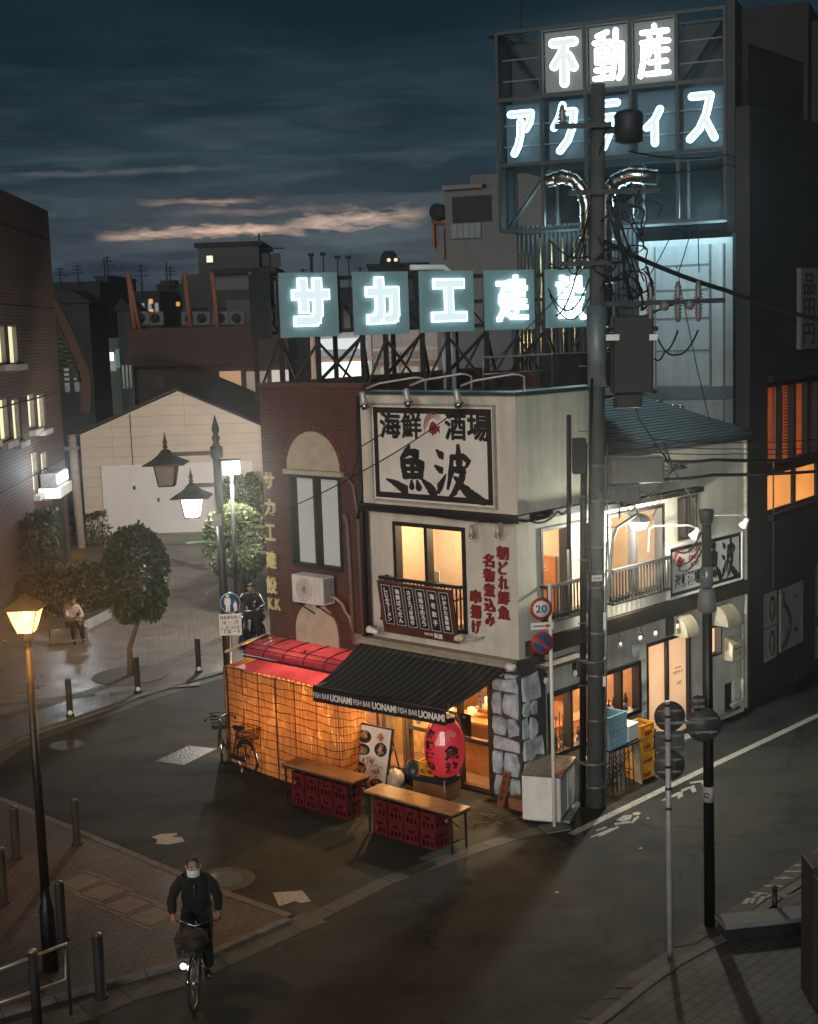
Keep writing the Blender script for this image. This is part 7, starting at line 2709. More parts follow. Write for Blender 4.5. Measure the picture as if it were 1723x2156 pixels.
# ================================================================ street lamps
M['lamp_iron'] = plain('lamp_iron', (.009, .009, .009), .45, .3, var=.4)
t = NT('sodium_pane')
tr = t.n('ShaderNodeBsdfTransparent')
em = t.n('ShaderNodeEmission')
em.inputs[0].default_value = (1, .50, .13, 1)
em.inputs[1].default_value = 2.6
ad = t.n('ShaderNodeAddShader')
t.l(tr.outputs[0], ad.inputs[0])
t.l(em.outputs[0], ad.inputs[1])
t.l(ad.outputs[0], t.out.inputs[0])
M['sodium'] = t.mat
t.mat.cycles.emission_sampling = 'NONE'
M['cool_pane'] = emit('cool_pane', (.93, 1.0, .86), 5.5)
M['dead_pane'] = plain('dead_pane', (.20, .15, .12), .5, var=.15)
def lantern(parent, c, s, pane, part='lantern', flip=False):
 "four-sided lantern: pyramid hat with finial above, tapered panes below; c = middle of the panes"
 top, bot, h = .21 * s, .145 * s, .42 * s
 def ring(r, z):
  return [c + Vector((a * r, b * r, z)) for a, b in ((-1, -1), (1, -1), (1, 1), (-1, 1))]
 mb = MB()
 prof = [(.40, 0), (.40, .025), (.24, .11), (.13, .20), (.09, .26), (.045, .30)]
 rs_ = [ring(r * s, h / 2 + z * s) for r, z in prof]
 vs = [v for r in rs_ for v in r]
 fs = [tuple(range(4))[::-1], tuple(range(len(vs) - 4, len(vs)))]
 for i in range(len(rs_) - 1):
  for k in range(4):
   fs.append((i * 4 + k, i * 4 + (k + 1) % 4, (i + 1) * 4 + (k + 1) % 4, (i + 1) * 4 + k))
 mb.add(vs, fs)
 mb.lathe(c + Vector((0, 0, h / 2 + .30 * s)), [(.02 * s, 0), (.055 * s, .04 * s), (.03 * s, .09 * s), (.05 * s, .13 * s), (.022 * s, .22 * s), (.004, .34 * s)], 10)
 hat = mb.build('lantern_hat', M['lamp_iron'], parent)
 mb = MB()
 a, b_ = ring(top, h / 2 - .01), ring(bot, -h / 2)
 for k in range(4):
  mb.tube([a[k], b_[k]], .014 * s, 5)
  mb.tube([b_[k], b_[(k + 1) % 4]], .014 * s, 5)
 mb.build('lantern_frame', M['lamp_iron'], parent)
 mb = MB()
 a, b_ = ring(top * .97, h / 2 - .012), ring(bot * .97, -h / 2)
 mb.add(a + b_, [(0, 1, 5, 4), (1, 2, 6, 5), (2, 3, 7, 6), (3, 0, 4, 7), (4, 5, 6, 7)])
 mb.build('lantern_glass', pane, parent)
# the sodium lamp at the left
b0 = at(108, 2050)
sl = thing('street_lamp', 'black street lamp glowing orange at the left edge', 'street lamp', b0)
top = aty(60, 1330, b0.y)
zg = aty(62, 1305, b0.y).z
xg = top.x
MB().lathe((b0.x, b0.y, 0), [(.11, 0), (.10, .9), (.09, .95), (.075, 1.0), (.07, 1.2)], 14).build('base', M['lamp_iron'], sl)
MB().tube([Vector((b0.x, b0.y, 1.0)), Vector((b0.x, b0.y, zg - .30))], [.066, .052], 12).build('pole', M['lamp_iron'], sl)
lc_ = Vector((b0.x, b0.y, zg))
mb = MB()
mb.lathe(lc_, [(.05, -.30), (.055, -.22), (.06, -.157)], 12)
mb.build('collar', M['lamp_iron'], sl)
def sodium_lantern():
 s = .86
 top_, bot_, h = .195, .10, .31
 def ring(r, z):
  return [lc_ + Vector((a * r, b * r, z)) for a, b in ((-1, -1), (1, -1), (1, 1), (-1, 1))]
 mb = MB()
 a, b_ = ring(top_, h / 2), ring(bot_, -h / 2)
 mb.add(a + b_, [(0, 1, 5, 4), (1, 2, 6, 5), (2, 3, 7, 6), (3, 0, 4, 7), (4, 5, 6, 7)])
 mb.build('lantern_glass', M['sodium'], sl)
 mb = MB()
 for k in range(4):
  mb.tube([a[k], b_[k]], .009, 5)
 mb.build('lantern_frame', M['lamp_iron'], sl)
 mb = MB()
 rs_ = [ring(r, h / 2 + z) for r, z in ((.235, .0), (.235, .015), (.14, .08), (.05, .14), (.02, .18))]
 vs = [v for r in rs_ for v in r]
 fs = [tuple(range(4))[::-1], tuple(range(len(vs) - 4, len(vs)))]
 for i in range(len(rs_) - 1):
  for k in range(4):
   fs.append((i * 4 + k, i * 4 + (k + 1) % 4, (i + 1) * 4 + (k + 1) % 4, (i + 1) * 4 + k))
 mb.add(vs, fs)
 mb.build('lantern_hat', M['lamp_iron'], sl)
sodium_lantern()
MB().sphere(lc_ + Vector((0, 0, .05)), .045, 12, 0, (1, 1, 1.4)).build('bulb', emit('sodium_bulb', (1, .72, .36), 60), sl)
lamp('sodium_light', lc_ + Vector((0, 0, -.06)), 520, (1, .43, .11), .05, sl)

# lamp post with two lanterns by the brick building
b0 = at(487, 1545)
dl = thing('double_lamp_post', 'black lamp post with two hanging lanterns, only the lower one lit', 'street lamp', b0)
Y = b0.y
post_x = lambda py: aty(465 + (487 - 465) * (py - 905) / 640, py, Y)
zt = post_x(940).z
mb = MB()
mb.tube([Vector((b0.x, Y, 0)), Vector((b0.x, Y, zt))], .085, 12)
mb.lathe((b0.x, Y, zt), [(.10, -.25), (.13, -.2), (.13, .0), (.08, .03), (.06, .10), (.09, .18), (.05, .26), (.085, .36), (.02, .60), (.004, .66)], 12)
mb.build('pole', M['lamp_iron'], dl)
l1 = aty(351, 1000, Y)
l2 = aty(405, 1068, Y)
for c, pane, ya in ((l1, M['dead_pane'], 953), (l2, M['cool_pane'], 1020)):
 za = post_x(ya).z
 mb = MB()
 mb.box(Fr((0, Y, 0), 0), c.x - .05, b0.x - .08, -.04, .04, za - .04, za + .04)
 mb.build('arm', M['lamp_iron'], dl)
 lantern(dl, Vector((c.x, Y, c.z)), 1.05 if pane is M['dead_pane'] else .98, pane)
lamp('lantern_light', Vector((l2.x, Y, l2.z - .3)), 95, (.93, 1, .82), .1, dl)
mb = MB()
pz = post_x(1092).z
mb.box(Fr((b0.x, Y, 0), 0), -.12, .06, .09, .26, pz - .12, pz + .12)
mb.build('control_box', plain('box_grey', (.30, .27, .22), .5), dl)
mb = MB()
q = aty(392, 1143, Y)
mb.box(Fr((0, Y, 0), 0), q.x, b0.x - .085, -.012, .012, q.z - .012, q.z + .012)
mb.build('sign_arm', plain('green_rod', (.06, .16, .05), .5), dl)
# white lamp behind it
b1 = at(500, 1330)
wlp = thing('park_lamp', 'slim lamp post with a dazzling white head behind the double lantern post', 'street lamp', b1)
zl = aty(487, 985, b1.y)
MB().tube([Vector((b1.x, b1.y, 0)), Vector((zl.x, b1.y, zl.z - .2))], .055, 10).build('pole', M['lamp_iron'], wlp)
MB().box(Fr((zl.x, b1.y, 0), 0), -.25, .25, -.18, .18, zl.z + .20, zl.z + .25).build('head_cap', M['lamp_iron'], wlp)
MB().box(Fr((zl.x, b1.y, 0), 0), -.22, .22, -.16, .16, zl.z - .17, zl.z + .195).build('head', emit('park_lamp_head', (1, .97, .90), 40), wlp)
lamp('park_light', Vector((zl.x, b1.y, zl.z - .45)), 1900, (1, .93, .82), .2, wlp)
lamp('store_fill', Vector((zl.x, b1.y + .3, zl.z - .1)), 9000, (1, .88, .76), .2, wlp, 'SPOT', rot=(R(86), 0, R(14)), spot=(R(80), .8))  # unseen spot added at the lamp head to brighten the gabled store

# pedestrian sign on its own post
PB = at(487, 1570)
ps = thing('pedestrian_sign', 'round blue sign of an adult and child over a white hours plate', 'road sign', PB)
Y2 = PB.y - .12
c = aty(485, 1269, Y2)
SF = Fr((c.x, Y2, 0), 0)
MB().tube([Vector((PB.x + .02, Y2 + .05, 0)), Vector((c.x, Y2 + .05, c.z + .2))], .03, 8).build('post', M['grey_metal'], ps)
r_ = (aty(506, 1269, Y2).x - aty(463, 1269, Y2).x) / 2
MB().lathe(SF.p(0, .0, c.z), [(r_, 0), (r_, .012)], 32, axis=SF.y).build('disc_rim', M['white_clean'], ps)
dd_ = MB().lathe(SF.p(0, .0125, c.z), [(r_ * .94, 0), (r_ * .94, .004)], 32, axis=SF.y).build('disc', M['sign_blue'], ps)
mb = MB()
def figure(mb, fr, x, z, h, y):
 q = lambda a, b_: fr.p(x + a * h, y, z + b_ * h)
 mb.prism([q(.075 * math.cos(t_), .90 + .09 * math.sin(t_)) for t_ in arc(11, 0, 5.76)], fr.y * .003)
 mb.prism([q(-.15, .78), q(.15, .78), q(.18, .42), q(.12, .42), q(.12, .0), q(.02, .0), q(.0, .38), q(-.02, .0), q(-.12, .0), q(-.12, .42), q(-.20, .40)], fr.y * .0034)
figure(mb, SF, -.05, c.z - .18, .36, .017)
figure(mb, SF, .10, c.z - .18, .22, .017)
mb.build('pictogram', M['white_clean'], ps)
pc = aty(485.5, 1315, Y2)
pwid, phei = (aty(509, 1315, Y2).x - aty(462, 1315, Y2).x) / 2, (aty(485, 1292, Y2).z - aty(485, 1337, Y2).z) / 2
PF = Fr((pc.x, Y2, 0), 0)
pl_ = MB().box(PF, -pwid, pwid, 0, .012, pc.z - phei, pc.z + phei).build('hours_plate', M['sign_white'], ps)
mb = MB()
mb.text(PF, '自転車を除く', -pwid * .86, pwid * .9, pc.z + phei * .50, pc.z + phei * .86, .0125, .01, .002)
mb.text(PF, '16 － 19', -pwid * .72, pwid * .72, pc.z + phei * .10, pc.z + phei * .40, .0125, .02, .002)
mb.text(PF, '土・日曜、休日を除く', -pwid * .86, pwid * .92, pc.z - phei * .36, pc.z - phei * .08, .0125, .01, .002)
mb.text(PF, '7 30 － 9', -pwid * .62, pwid * .80, pc.z - phei * .84, pc.z - phei * .48, .0125, .02, .002)
for zz in (.04, -.42):
 mb.box(PF, -pwid * .86, pwid * .86, .0125, .014, pc.z + phei * zz, pc.z + phei * zz + .006)
mb.build('plate_lettering', M['ink'], pl_)

# 20 sign and no-parking sign
B = at(1168, 1745)
rs20 = thing('speed_limit_sign', 'white pole with red ring 20 sign, arrow plate and blue no-parking disc', 'road sign', B)
MB().tube([Vector((B.x, B.y, 0)), Vector((B.x - .0, B.y, 4.2))], .030, 10).build('pole', M['white_clean'], rs20)
MB().box(Fr((B.x, B.y, 0), 20), -.22, .22, -.15, .2, .009, .04).build('foot', M['kerb'], rs20)
RF = Fr((0, B.y - .04, 0), 0)
def disc_at(px, py, pr, mats):
 c = aty(px, py, B.y - .05)
 r = abs(aty(px + pr, py, B.y - .05).x - c.x)
 rot = Fr((c.x, B.y - .045, 0), 6)
 return c, r, rot
c, r, f = disc_at(1140, 1282, 24, None)
rim = MB().lathe(f.p(0, .0, c.z), [(r, 0), (r, .01)], 32, axis=f.y).build('limit_disc', M['sign_red'], rs20)
MB().lathe(f.p(0, .0105, c.z), [(r * .74, 0), (r * .74, .002)], 32, axis=f.y).build('disc_face', M['sign_white'], rim)
MB().text(f, '20', -r * .50, r * .50, c.z - r * .34, c.z + r * .36, .0128, .03, .002).build('numerals', M['sign_blue'], rim)
c, r, f = disc_at(1142, 1354, 24, None)
rim = MB().lathe(f.p(0, .0, c.z), [(r, 0), (r, .01)], 32, axis=f.y).build('no_parking_disc', M['sign_red'], rs20)
MB().lathe(f.p(0, .0105, c.z), [(r * .74, 0), (r * .74, .002)], 32, axis=f.y).build('disc_face', M['sign_blue'], rim)
a45 = r * .53
MB().prism([f.p(-a45 - .02, .0128, c.z + a45 - .02), f.p(-a45 + .02, .0128, c.z + a45 + .02), f.p(a45 + .02, .0128, c.z - a45 + .02), f.p(a45 - .02, .0128, c.z - a45 - .02)], f.y * .002).build('slash', M['sign_red'], rim)
c = aty(1142, 1318, B.y - .05)
f = Fr((c.x, B.y - .045, 0), 6)
pl = MB().box(f, -.19, .19, 0, .01, c.z - .06, c.z + .06).build('arrow_plate', M['sign_white'], rs20, bevel=.008)
MB().prism([f.p(x, .0105, c.z + z) for x, z in ((-.15, .012), (.07, .012), (.07, .038), (.15, 0), (.07, -.038), (.07, -.012), (-.15, -.012))], f.y * .002).build('arrow', M['sign_red'], pl)

# ================================================================ utility pole
UB = at(1254, 1697)
up = thing('utility_pole', 'tall grey concrete utility pole crowded with cables and boxes', 'utility pole', UB)
ux, uy = UB.x, UB.y
PX = lambda z: ux + .019 * z
M['pole_grey'] = plain('pole_concrete_grey', (.07, .074, .068), .8, var=.25, nscale=3, bump=.3, streak=True)
MB().tube([(PX(0), uy, 0), (PX(6), uy, 6), (PX(12.3), uy, 12.3)], [.150, .138, .118], 16).build('shaft', M['pole_grey'], up)
UF = Fr((ux, uy, 0), 0)
UF.z = Vector((.019, 0, 1))
mb = MB()
mb.tube([UF.p(-.22, -.02, 0), UF.p(-.22, -.02, 4.9), UF.p(-.21, 0, 6.4)], .06, 10)
mb.tube([UF.p(-.14, .14, 2.6), UF.p(-.14, .15, 5.6), UF.p(-.10, .15, 7.5)], .022, 6)
mb.build('cable_duct', M['pole_black'], up)
mb = MB()
mb.tube([UF.p(.165, .06, .02), UF.p(.165, .06, 4.7)], .022, 8)
mb.tube([UF.p(.17, .10, .02), UF.p(.17, .10, 6.4)], .012, 6)
mb.build('conduit', M['grey_metal'], up)
for z in (.35, 1.55, 2.35, 3.1, 3.9, 4.6, 5.4, 6.0, 7.4):
 MB().lathe((PX(z), uy, z), [(.162 - z * .003, 0), (.162 - z * .003, .04)], 16).build('band_clamp', M['grey_metal'], up)
for z in (.8, 2.62):
 MB().lathe(UF.p(-.05, -.01, z), [(.25, 0), (.25, .03)], 16).build('band_clamp', M['grey_metal'], up)
mb = MB()
for i in range(16):
 z = 2.2 + i * .55
 s_ = 1 if i % 2 else -1
 mb.tube([UF.p(s_ * .15, .06, z), UF.p(s_ * .32, .10, z + .01)], .010, 5)
mb.build('step_bolt', M['grey_metal'], up)
mb = MB()
mb.box(UF, -.10, .08, .175, .185, 4.05, 4.15)
pl = mb.build('number_plate', M['sign_white'], up)
mb = MB()
mb.text(UF, 'C03432', -.09, .07, 4.075, 4.12, .1855, .02, .002)
mb.build('plate_lettering', M['ink'], pl)
mb = MB()
mb.box(UF, .10, .15, .16, .18, 3.2, 3.5)
mb.box(UF, .10, .15, .16, .18, 2.2, 2.38)
mb.build('paper_strip', M['white_clean'], up)
MB().lathe((PX(8.0), uy, 7.35), [(.165, 0), (.165, 1.35)], 16).build('sheet_wrap', plain('sheet_wrap', (.16, .20, .21), .5, .3), up)
# boxes on the pole
mb = MB()
mb.box(UF, .26, .92, -.28, .22, 7.22, 8.52)
mb.box(UF, .30, .74, -.2, .18, 6.98, 7.215)
mb.box(UF, .12, .27, -.04, .04, 8.0, 8.1)
mb.box(UF, .92, 1.0, .0, .2, 8.25, 8.33)
mb.build('transformer_box', M['transformer'], up, bevel=.03)
mb = MB()
mb.box(UF, .12, .34, .2, .24, 8.12, 8.22)
mb.box(UF, .84, .98, .221, .24, 8.1, 8.2)
mb.build('box_tag', M['white_clean'], up)
mb = MB()
mb.lathe(UF.p(.50, .1, 11.35), [(.10, -.04), (.23, 0), (.24, .42), (.2, .48), (.05, .52)], 16)
mb.box(UF, .05, .3, .0, .12, 11.5, 11.6)
mb.build('transformer_can', M['transformer'], up)
for z, xa, xb in ((11.62, -.72, .2), (10.55, -.5, 1.0), (8.72, .1, 2.1), (9.4, -.65, .5)):
 mb = MB()
 mb.box(UF, xa, xb, .14, .22, z - .04, z + .04)
 mb.tube([UF.p(0, .1, z - .5), UF.p(xb * .6, .18, z - .03)], .018, 5)
 mb.build('cross_arm', M['dark_metal'], up)
def insulator(p, up_=True):
 s_ = 1 if up_ else -1
 mb = MB()
 prof = [(.02, 0)]
 for k in range(4):
  prof += [(.088 - .008 * k, .02 + .06 * k), (.04, .05 + .06 * k)]
 prof += [(.04, .27), (.015, .30)]
 mb.lathe(p, [(a, b_) for a, b_ in prof], 10, axis=(0, 0, s_))
 return mb
for x, z in ((.86, 8.76), (1.32, 8.76), (1.66, 8.76), (-.6, 11.66)):
 insulator(UF.p(x, .18, z)).build('insulator', M['porcelain'], up)
for x, z in ((.86, 8.68), (1.32, 8.68), (1.66, 8.68)):
 insulator(UF.p(x, .18, z), False).build('insulator', M['porcelain'], up)
for x in (1.08, 1.5):
 MB().sphere(UF.p(x, .25, 8.66), .09, 10).build('insulator', M['porcelain'], up)
mb = MB()
mb.box(UF, .22, 1.10, .0, .35, 5.72, 6.16)
mb.build('junction_box', plain('junction_grey', (.09, .085, .075), .5), up, bevel=.04)
mb = MB()
mb.box(UF, .18, .70, -.05, .3, 5.42, 5.70)
mb.box(UF, -.42, -.20, .0, .22, 5.9, 6.5)
mb.box(UF, -.52, -.44, .05, .12, 4.6, 6.9)
mb.build('splice_case', M['black'], up, bevel=.02)
# street light on an arm from the pole
ly = uy + 2.1
zl_ = aty(1345, 1098, ly)
lx, lz = zl_.x, zl_.z
mb = MB()
mb.tube([UF.p(.20, .05, lz - 1.0), UF.p(.23, .08, lz - .4), UF.p(.30, -.1, lz + .02), UF.p(.42, -.5, lz + .14), (lx - .1, ly - .25, lz + .16), (lx, ly, lz + .13)], .030, 8)
mb.build('lamp_arm', M['lamp_grey'], up)
MB().lathe((lx, ly, lz), [(.21, .0), (.22, .03), (.17, .11), (.06, .15), (.02, .16)], 16).build('lamp_shade', M['lamp_grey'], up)
M['pole_lamp'] = emit('pole_lamp', (1, .97, .84), 120)
MB().lathe((lx, ly, lz), [(.02, -.16), (.13, -.13), (.20, -.003)], 16).build('lamp_bulb', M['pole_lamp'], up)
lamp('pole_light', Vector((lx, ly, lz - .26)), 800, (1, .95, .78), .09, up)

# cables
def cable(label, pts, r, name='cable', group=None, n=14, drop=None):
 path = []
 for i in range(len(pts) - 1):
  seg = sag(pts[i], pts[i + 1], drop if drop is not None else .15, n)
  path += seg if i == 0 else seg[1:]
 o = MB().tube(path, r, 5).build(name, M['cable'], None, pts[0])
 return tag(o, label, 'cable', group)
U = UF.p
cb_specs = [
 ('thick cable bundle sagging from the pole head down to the right over the tower wall', [U(.1, .1, 9.75), aty(1530, 612, 25.5), aty(1800, 690, 27)], .045, .06),
 ('upper black cable running from the junction box along the street to the right', [U(.9, .2, 6.12), aty(1500, 968, 27.0), aty(1800, 960, 31)], .035, .05),
 ('lower black cable running from the junction box along the street to the right', [U(.7, .2, 5.78), aty(1500, 1000, 27.0), aty(1800, 985, 31)], .035, .04),
 ('thin wire above the street cables, highest of three', [U(.3, .1, 6.55), aty(1550, 932, 27), aty(1800, 915, 31)], .010, .05),
 ('thin wire above the street cables, middle of three', [U(.3, .1, 6.45), aty(1550, 945, 27), aty(1800, 935, 31)], .010, .05),
 ('thin wire above the street cables, lowest of three', [U(.3, .1, 6.3), aty(1550, 955, 27), aty(1800, 948, 31)], .010, .05),
 ('wire from the pole head to the right above the neon flue', [U(.5, .1, 10.9), aty(1530, 345, 31), aty(1800, 420, 38)], .014, .1),
 ('wire from the pole head to the right below the neon lettering', [U(.5, .1, 11.2), aty(1530, 325, 31), aty(1800, 380, 38)], .014, .1),
 ('thin wire slanting from the pole down to the far wall over the tiled roof', [U(.25, .12, 8.9), aty(1345, 880, 24.5), aty(1482, 1085, 26)], .010, .0),
 ('pair wire slanting from the tower panel down past the tiled roof', [aty(1425, 560, 32), aty(1465, 760, 30), aty(1500, 905, 29)], .010, .02),
 ('wire from the parapet floodlights across the big sign to the brick wall', [aty(965, 862, 23.6), aty(757, 995, 25.6), aty(566, 1085, 27.4)], .012, .05),
 ('wire from the middle floodlight across the big sign', [aty(870, 868, 24.0), aty(760, 940, 25.3), aty(742, 1000, 25.6)], .012, .02),
 ('wire hanging from the pole to the upper cornice corner', [U(-.48, .1, 6.6), U(-.46, .15, 5.4), RW.p(.9, .22, 5.15), RW.p(.1, .24, 5.08)], .022, .10),
 ('thin wire slanting up from the rooftop sign to the tower', [RS.p(4.6, .1, 7.2), aty(1190, 610, 29), aty(1300, 480, 31)], .012, .0),
 ('dark wire along the cornice of the pub front', [FR.p(-3.5, .22, 5.13), FR.p(-1.8, .22, 5.10), FR.p(.1, .22, 5.08)], .030, .02),
]
for lab, pts, r_, dr in cb_specs:
 cable(lab, pts, r_, group='overhead cables', drop=dr)
for i, (x, px) in enumerate(((.86, 1405), (1.32, 1440), (1.66, 1452))):
 cable('thin riser wire from the insulators up towards the neon board, ' + ('left one', 'middle one', 'right one')[i], [U(x, .2, 9.2), aty(px + 18, 475, 29)], .010, drop=.03, group='riser wires')
cable('loop of wire hanging between the outer insulators', [U(.95, .2, 8.2), U(1.3, .2, 7.85), U(1.66, .2, 8.25)], .016, drop=.12, group='riser wires')
cable('loop of wire hanging from the middle insulator to the transformer', [U(1.32, .2, 8.25), U(1.1, .2, 7.9), U(.93, .2, 7.8)], .016, drop=.08, group='riser wires')
# tangle of cable loops on the pole
tg = thing('cable_tangle', 'tangle of black cable loops hanging on the utility pole', 'cables', U(.6, .2, 9.3))
rr = random.Random(8)
mb = MB()
for k in range(15):
 c_ = U(.25 + rr.uniform(0, .55), .12 + rr.uniform(0, .2), 9.45 + rr.uniform(-.6, .75))
 rx, rz_, ph = rr.uniform(.10, .32), rr.uniform(.15, .45), rr.uniform(0, 6)
 mb.tube([c_ + Vector((math.cos(a) * rx + .05 * math.sin(3 * a + ph), .06 * math.sin(2 * a + ph), math.sin(a) * rz_)) for a in arc(18, ph, ph + rr.uniform(3.5, 6.2))], rr.uniform(.010, .024), 5)
for k in range(10):
 a_, b_ = U(.12 + rr.uniform(0, .1), .15, 10.6 + rr.uniform(-.4, .2)), U(.3 + rr.uniform(0, .6), .15 + rr.uniform(0, .2), 9.0 + rr.uniform(-.4, .6))
 mb.tube(sag(a_, b_, rr.uniform(-.3, .4)), rr.uniform(.010, .022), 5)
for k in range(8):
 a_, b_ = U(-.15, .15, 10.0 + rr.uniform(-1.4, .6)), U(-.4 - rr.uniform(0, .5), .15 + rr.uniform(0, .2), 9.4 + rr.uniform(-.9, .5))
 mb.tube(sag(a_, b_, rr.uniform(.1, .45)), rr.uniform(.008, .016), 5)
mb.build('loops', M['cable'], tg)
tg = thing('cable_tangle', 'thin black wires drooping under the junction box on the utility pole', 'cables', U(.5, .2, 5.4))
mb = MB()
for k in range(16):
 a_, b_ = U(.15 + rr.uniform(0, .5), .15 + rr.uniform(0, .2), 5.5 + rr.uniform(-.1, .2)), U(.2 + rr.uniform(0, 1.2), .15 + rr.uniform(0, .2), 5.5 + rr.uniform(-.2, .6))
 mb.tube(sag(a_, b_, rr.uniform(.15, .5)), rr.uniform(.005, .010), 4)
for k in range(7):
 z = 6.1 + .02 * k
 mb.tube([U(1.1, .2, z - .3 + .08 * k), U(1.25, .2, z - .2), U(1.5, .22, 5.95 + .05 * (k % 3))], .010, 4)
mb.build('wires', M['cable'], tg)

# ================================================================ poles at the right
bp = at(1495, 1950)
blk = thing('black_pole', 'thick black lamp pole near the right with a grey bell and cap', 'pole', bp)
MB().tube([(bp.x, bp.y, 0), (bp.x - .02, bp.y, 5.72)], [.078, .066], 16).build('shaft', M['pole_black'], blk)
MB().lathe((bp.x - .02, bp.y, 5.70), [(.07, 0), (.085, .02), (.10, .10), (.105, .18), (.09, .20), (.01, .21)], 16).build('cap', M['pole_black'], blk)
MB().lathe((bp.x - .02, bp.y, 4.52), [(.075, -.04), (.128, .0), (.125, .12), (.11, .24), (.085, .30)], 18).build('bell', plain('bell_grey', (.16, .15, .15), .5), blk)
MB().lathe((bp.x - .02, bp.y, 4.84), [(.08, 0), (.09, .02), (.09, .26), (.07, .28)], 14).build('clear_sleeve', plain('sleeve', (.10, .13, .15), .15), blk)
f = Fr((bp.x, bp.y, 0), 0)
mb = MB()
mb.lathe((bp.x - .008, bp.y, 1.82), [(.0775, 0), (.077, .22)], 16)
st = mb.build('sticker', plain('sticker_grey', (.32, .30, .29), .6), blk)
mb = MB()
mb.tube([f.p(-.05 + .03 * math.cos(a), .083, 1.93 + .03 * math.sin(a)) for a in arc(10, 0, 5.7)], .008, 4)
mb.build('sticker_mark', M['ink'], st)
mb = MB()
for z in (5.35, 5.45, 5.6):
 mb.tube(sag(f.p(-.1, .06, z), f.p(-.42, .05, z - .25), .12), .012, 4)
mb.build('cable_end', M['cable'], blk)
wp = at(1411, 2015)
wht = thing('sign_pole', 'slim pale pole carrying the dark backs of round and square signs', 'road sign', wp)
wx, wy = wp.x, wp.y
MB().tube([(wx, wy, 0), (wx, wy, 3.52)], .038, 12).build('pole', plain('pole_pale', (.34, .33, .34), .45, .2), wht)
for z in (3.45, 3.30, 2.98, 2.62, 2.32, 2.05):
 MB().lathe((wx, wy, z), [(.042, 0), (.042, .035)], 12).build('clamp', M['dark_metal'], wht)
M['sign_back'] = plain('sign_back', (.075, .065, .058), .5, .3, var=.3)
WF = Fr((0, wy + .07, 0), 0)
def back_disc(px, py, pr, square=False):
 c_ = aty(px, py, wy + .06)
 r_ = abs(aty(px + pr, py, wy + .06).x - c_.x)
 if square:
  mb = MB().box(WF, c_.x - r_, c_.x + r_, -.012, .0, c_.z - r_ * .72, c_.z + r_ * .72)
 else:
  mb = MB().lathe((c_.x, wy + .07, c_.z), [(r_, 0), (r_, .012), (r_ * .96, .02)], 28, axis=(0, 1, 0))
 o = mb.build('sign_plate', M['sign_back'], wht)
 mb = MB()
 for z in (.4, -.4):
  mb.box(WF, c_.x - r_ * .75, c_.x + r_ * .75, .001, .02, c_.z + z * r_ - .012, c_.z + z * r_ + .012)
  for x in (-.35, .35):
   mb.box(WF, c_.x + x * r_ - .02, c_.x + x * r_ + .02, .021, .03, c_.z + z * r_ - .02, c_.z + z * r_ + .02)
 mb.build('bracket', M['grey_metal'], o)
back_disc(1411, 1509, 33)
back_disc(1483, 1527, 37)
back_disc(1471, 1481, 17)
back_disc(1411, 1561, 31, True)
back_disc(1410, 1612, 33)
c_ = aty(1445, 1520, wy + .05)
MB().box(WF, wx, c_.x + .2, .022, .05, c_.z - .02, c_.z + .02).build('cross_bar', M['grey_metal'], wht)
# chain along the right kerb
ch = thing('kerb_chain', 'pale chain hanging along the edge of the right-hand pavement', 'chain', at(*P8(1600, 1020), .3))
mb = MB()
a_, b_ = at(*P8(1495, 1095), .45), at(*P8(1760, 900), .45)
path = sag(a_, b_, .22, 46)
for i in range(len(path) - 1):
 q, w_ = path[i], path[i + 1]
 t_ = (w_ - q).normalized()
 n_ = t_.cross(Vector((0, 0, 1))) if i % 2 else Vector((0, 0, 1))
 m_ = (q + w_) / 2
 L_ = (w_ - q).length * .62
 mb.tube([m_ + t_ * L_ * math.cos(a) + n_ * .022 * math.sin(a) for a in arc(7, 0, 5.5)], .007, 4, closed=True)
mb.build('links', plain('chain_pale', (.42, .42, .42), .4, .5), ch)
for i, p in enumerate((a_, b_)):
 bo = thing('chain_bollard', ('short dark bollard holding the left end of the pale chain', 'short dark bollard holding the right end of the pale chain')[i], 'bollard', (p.x, p.y, .1), 'chain bollards')
 MB().tube([(p.x, p.y, .1), (p.x, p.y, .52)], .035, 8).build('post', M['pole_black'], bo)
 MB().sphere((p.x, p.y, .55), .045, 8).build('ball', M['pole_black'], bo)
q = at(1700, 2140, .1)
t = thing('dark_post_box', 'tall dark brown box with a bluish edge at the lower right corner', 'box', (q.x + .4, q.y + .2, .1))
zt = aty(1693, 1830, q.y + .2).z
f = Fr((aty(1711, 2000, q.y + .2).x, q.y + .2, 0), 0)
MB().box(f, 0, .8, -.5, 0, .1, zt).build('body', plain('box_brown', (.010, .008, .007), .7), t, bevel=.02)
mb = MB()
mb.tube([f.p(.0, .01, zt - .08), f.p(.1, .02, zt - .16), f.p(.5, .02, zt - .2)], .014, 6)
mb.build('blue_trim', plain('blue_trim', (.03, .06, .10), .3), t)

# thin haze added to give the lamps their halos
t = NT('haze')
t.t.nodes.remove(t.b)
hv = t.n('ShaderNodeVolumePrincipled')
hv.inputs['Color'].default_value = (.92, .98, 1, 1)
hv.inputs['Density'].default_value = .0011
hv.inputs['Anisotropy'].default_value = .945
t.l(hv.outputs[0], t.out.inputs['Volume'])
tag(MB().box(W0, -155, 155, -65, 245, -1.05, 21).build('haze', t.mat), None, None, None, 'stuff')

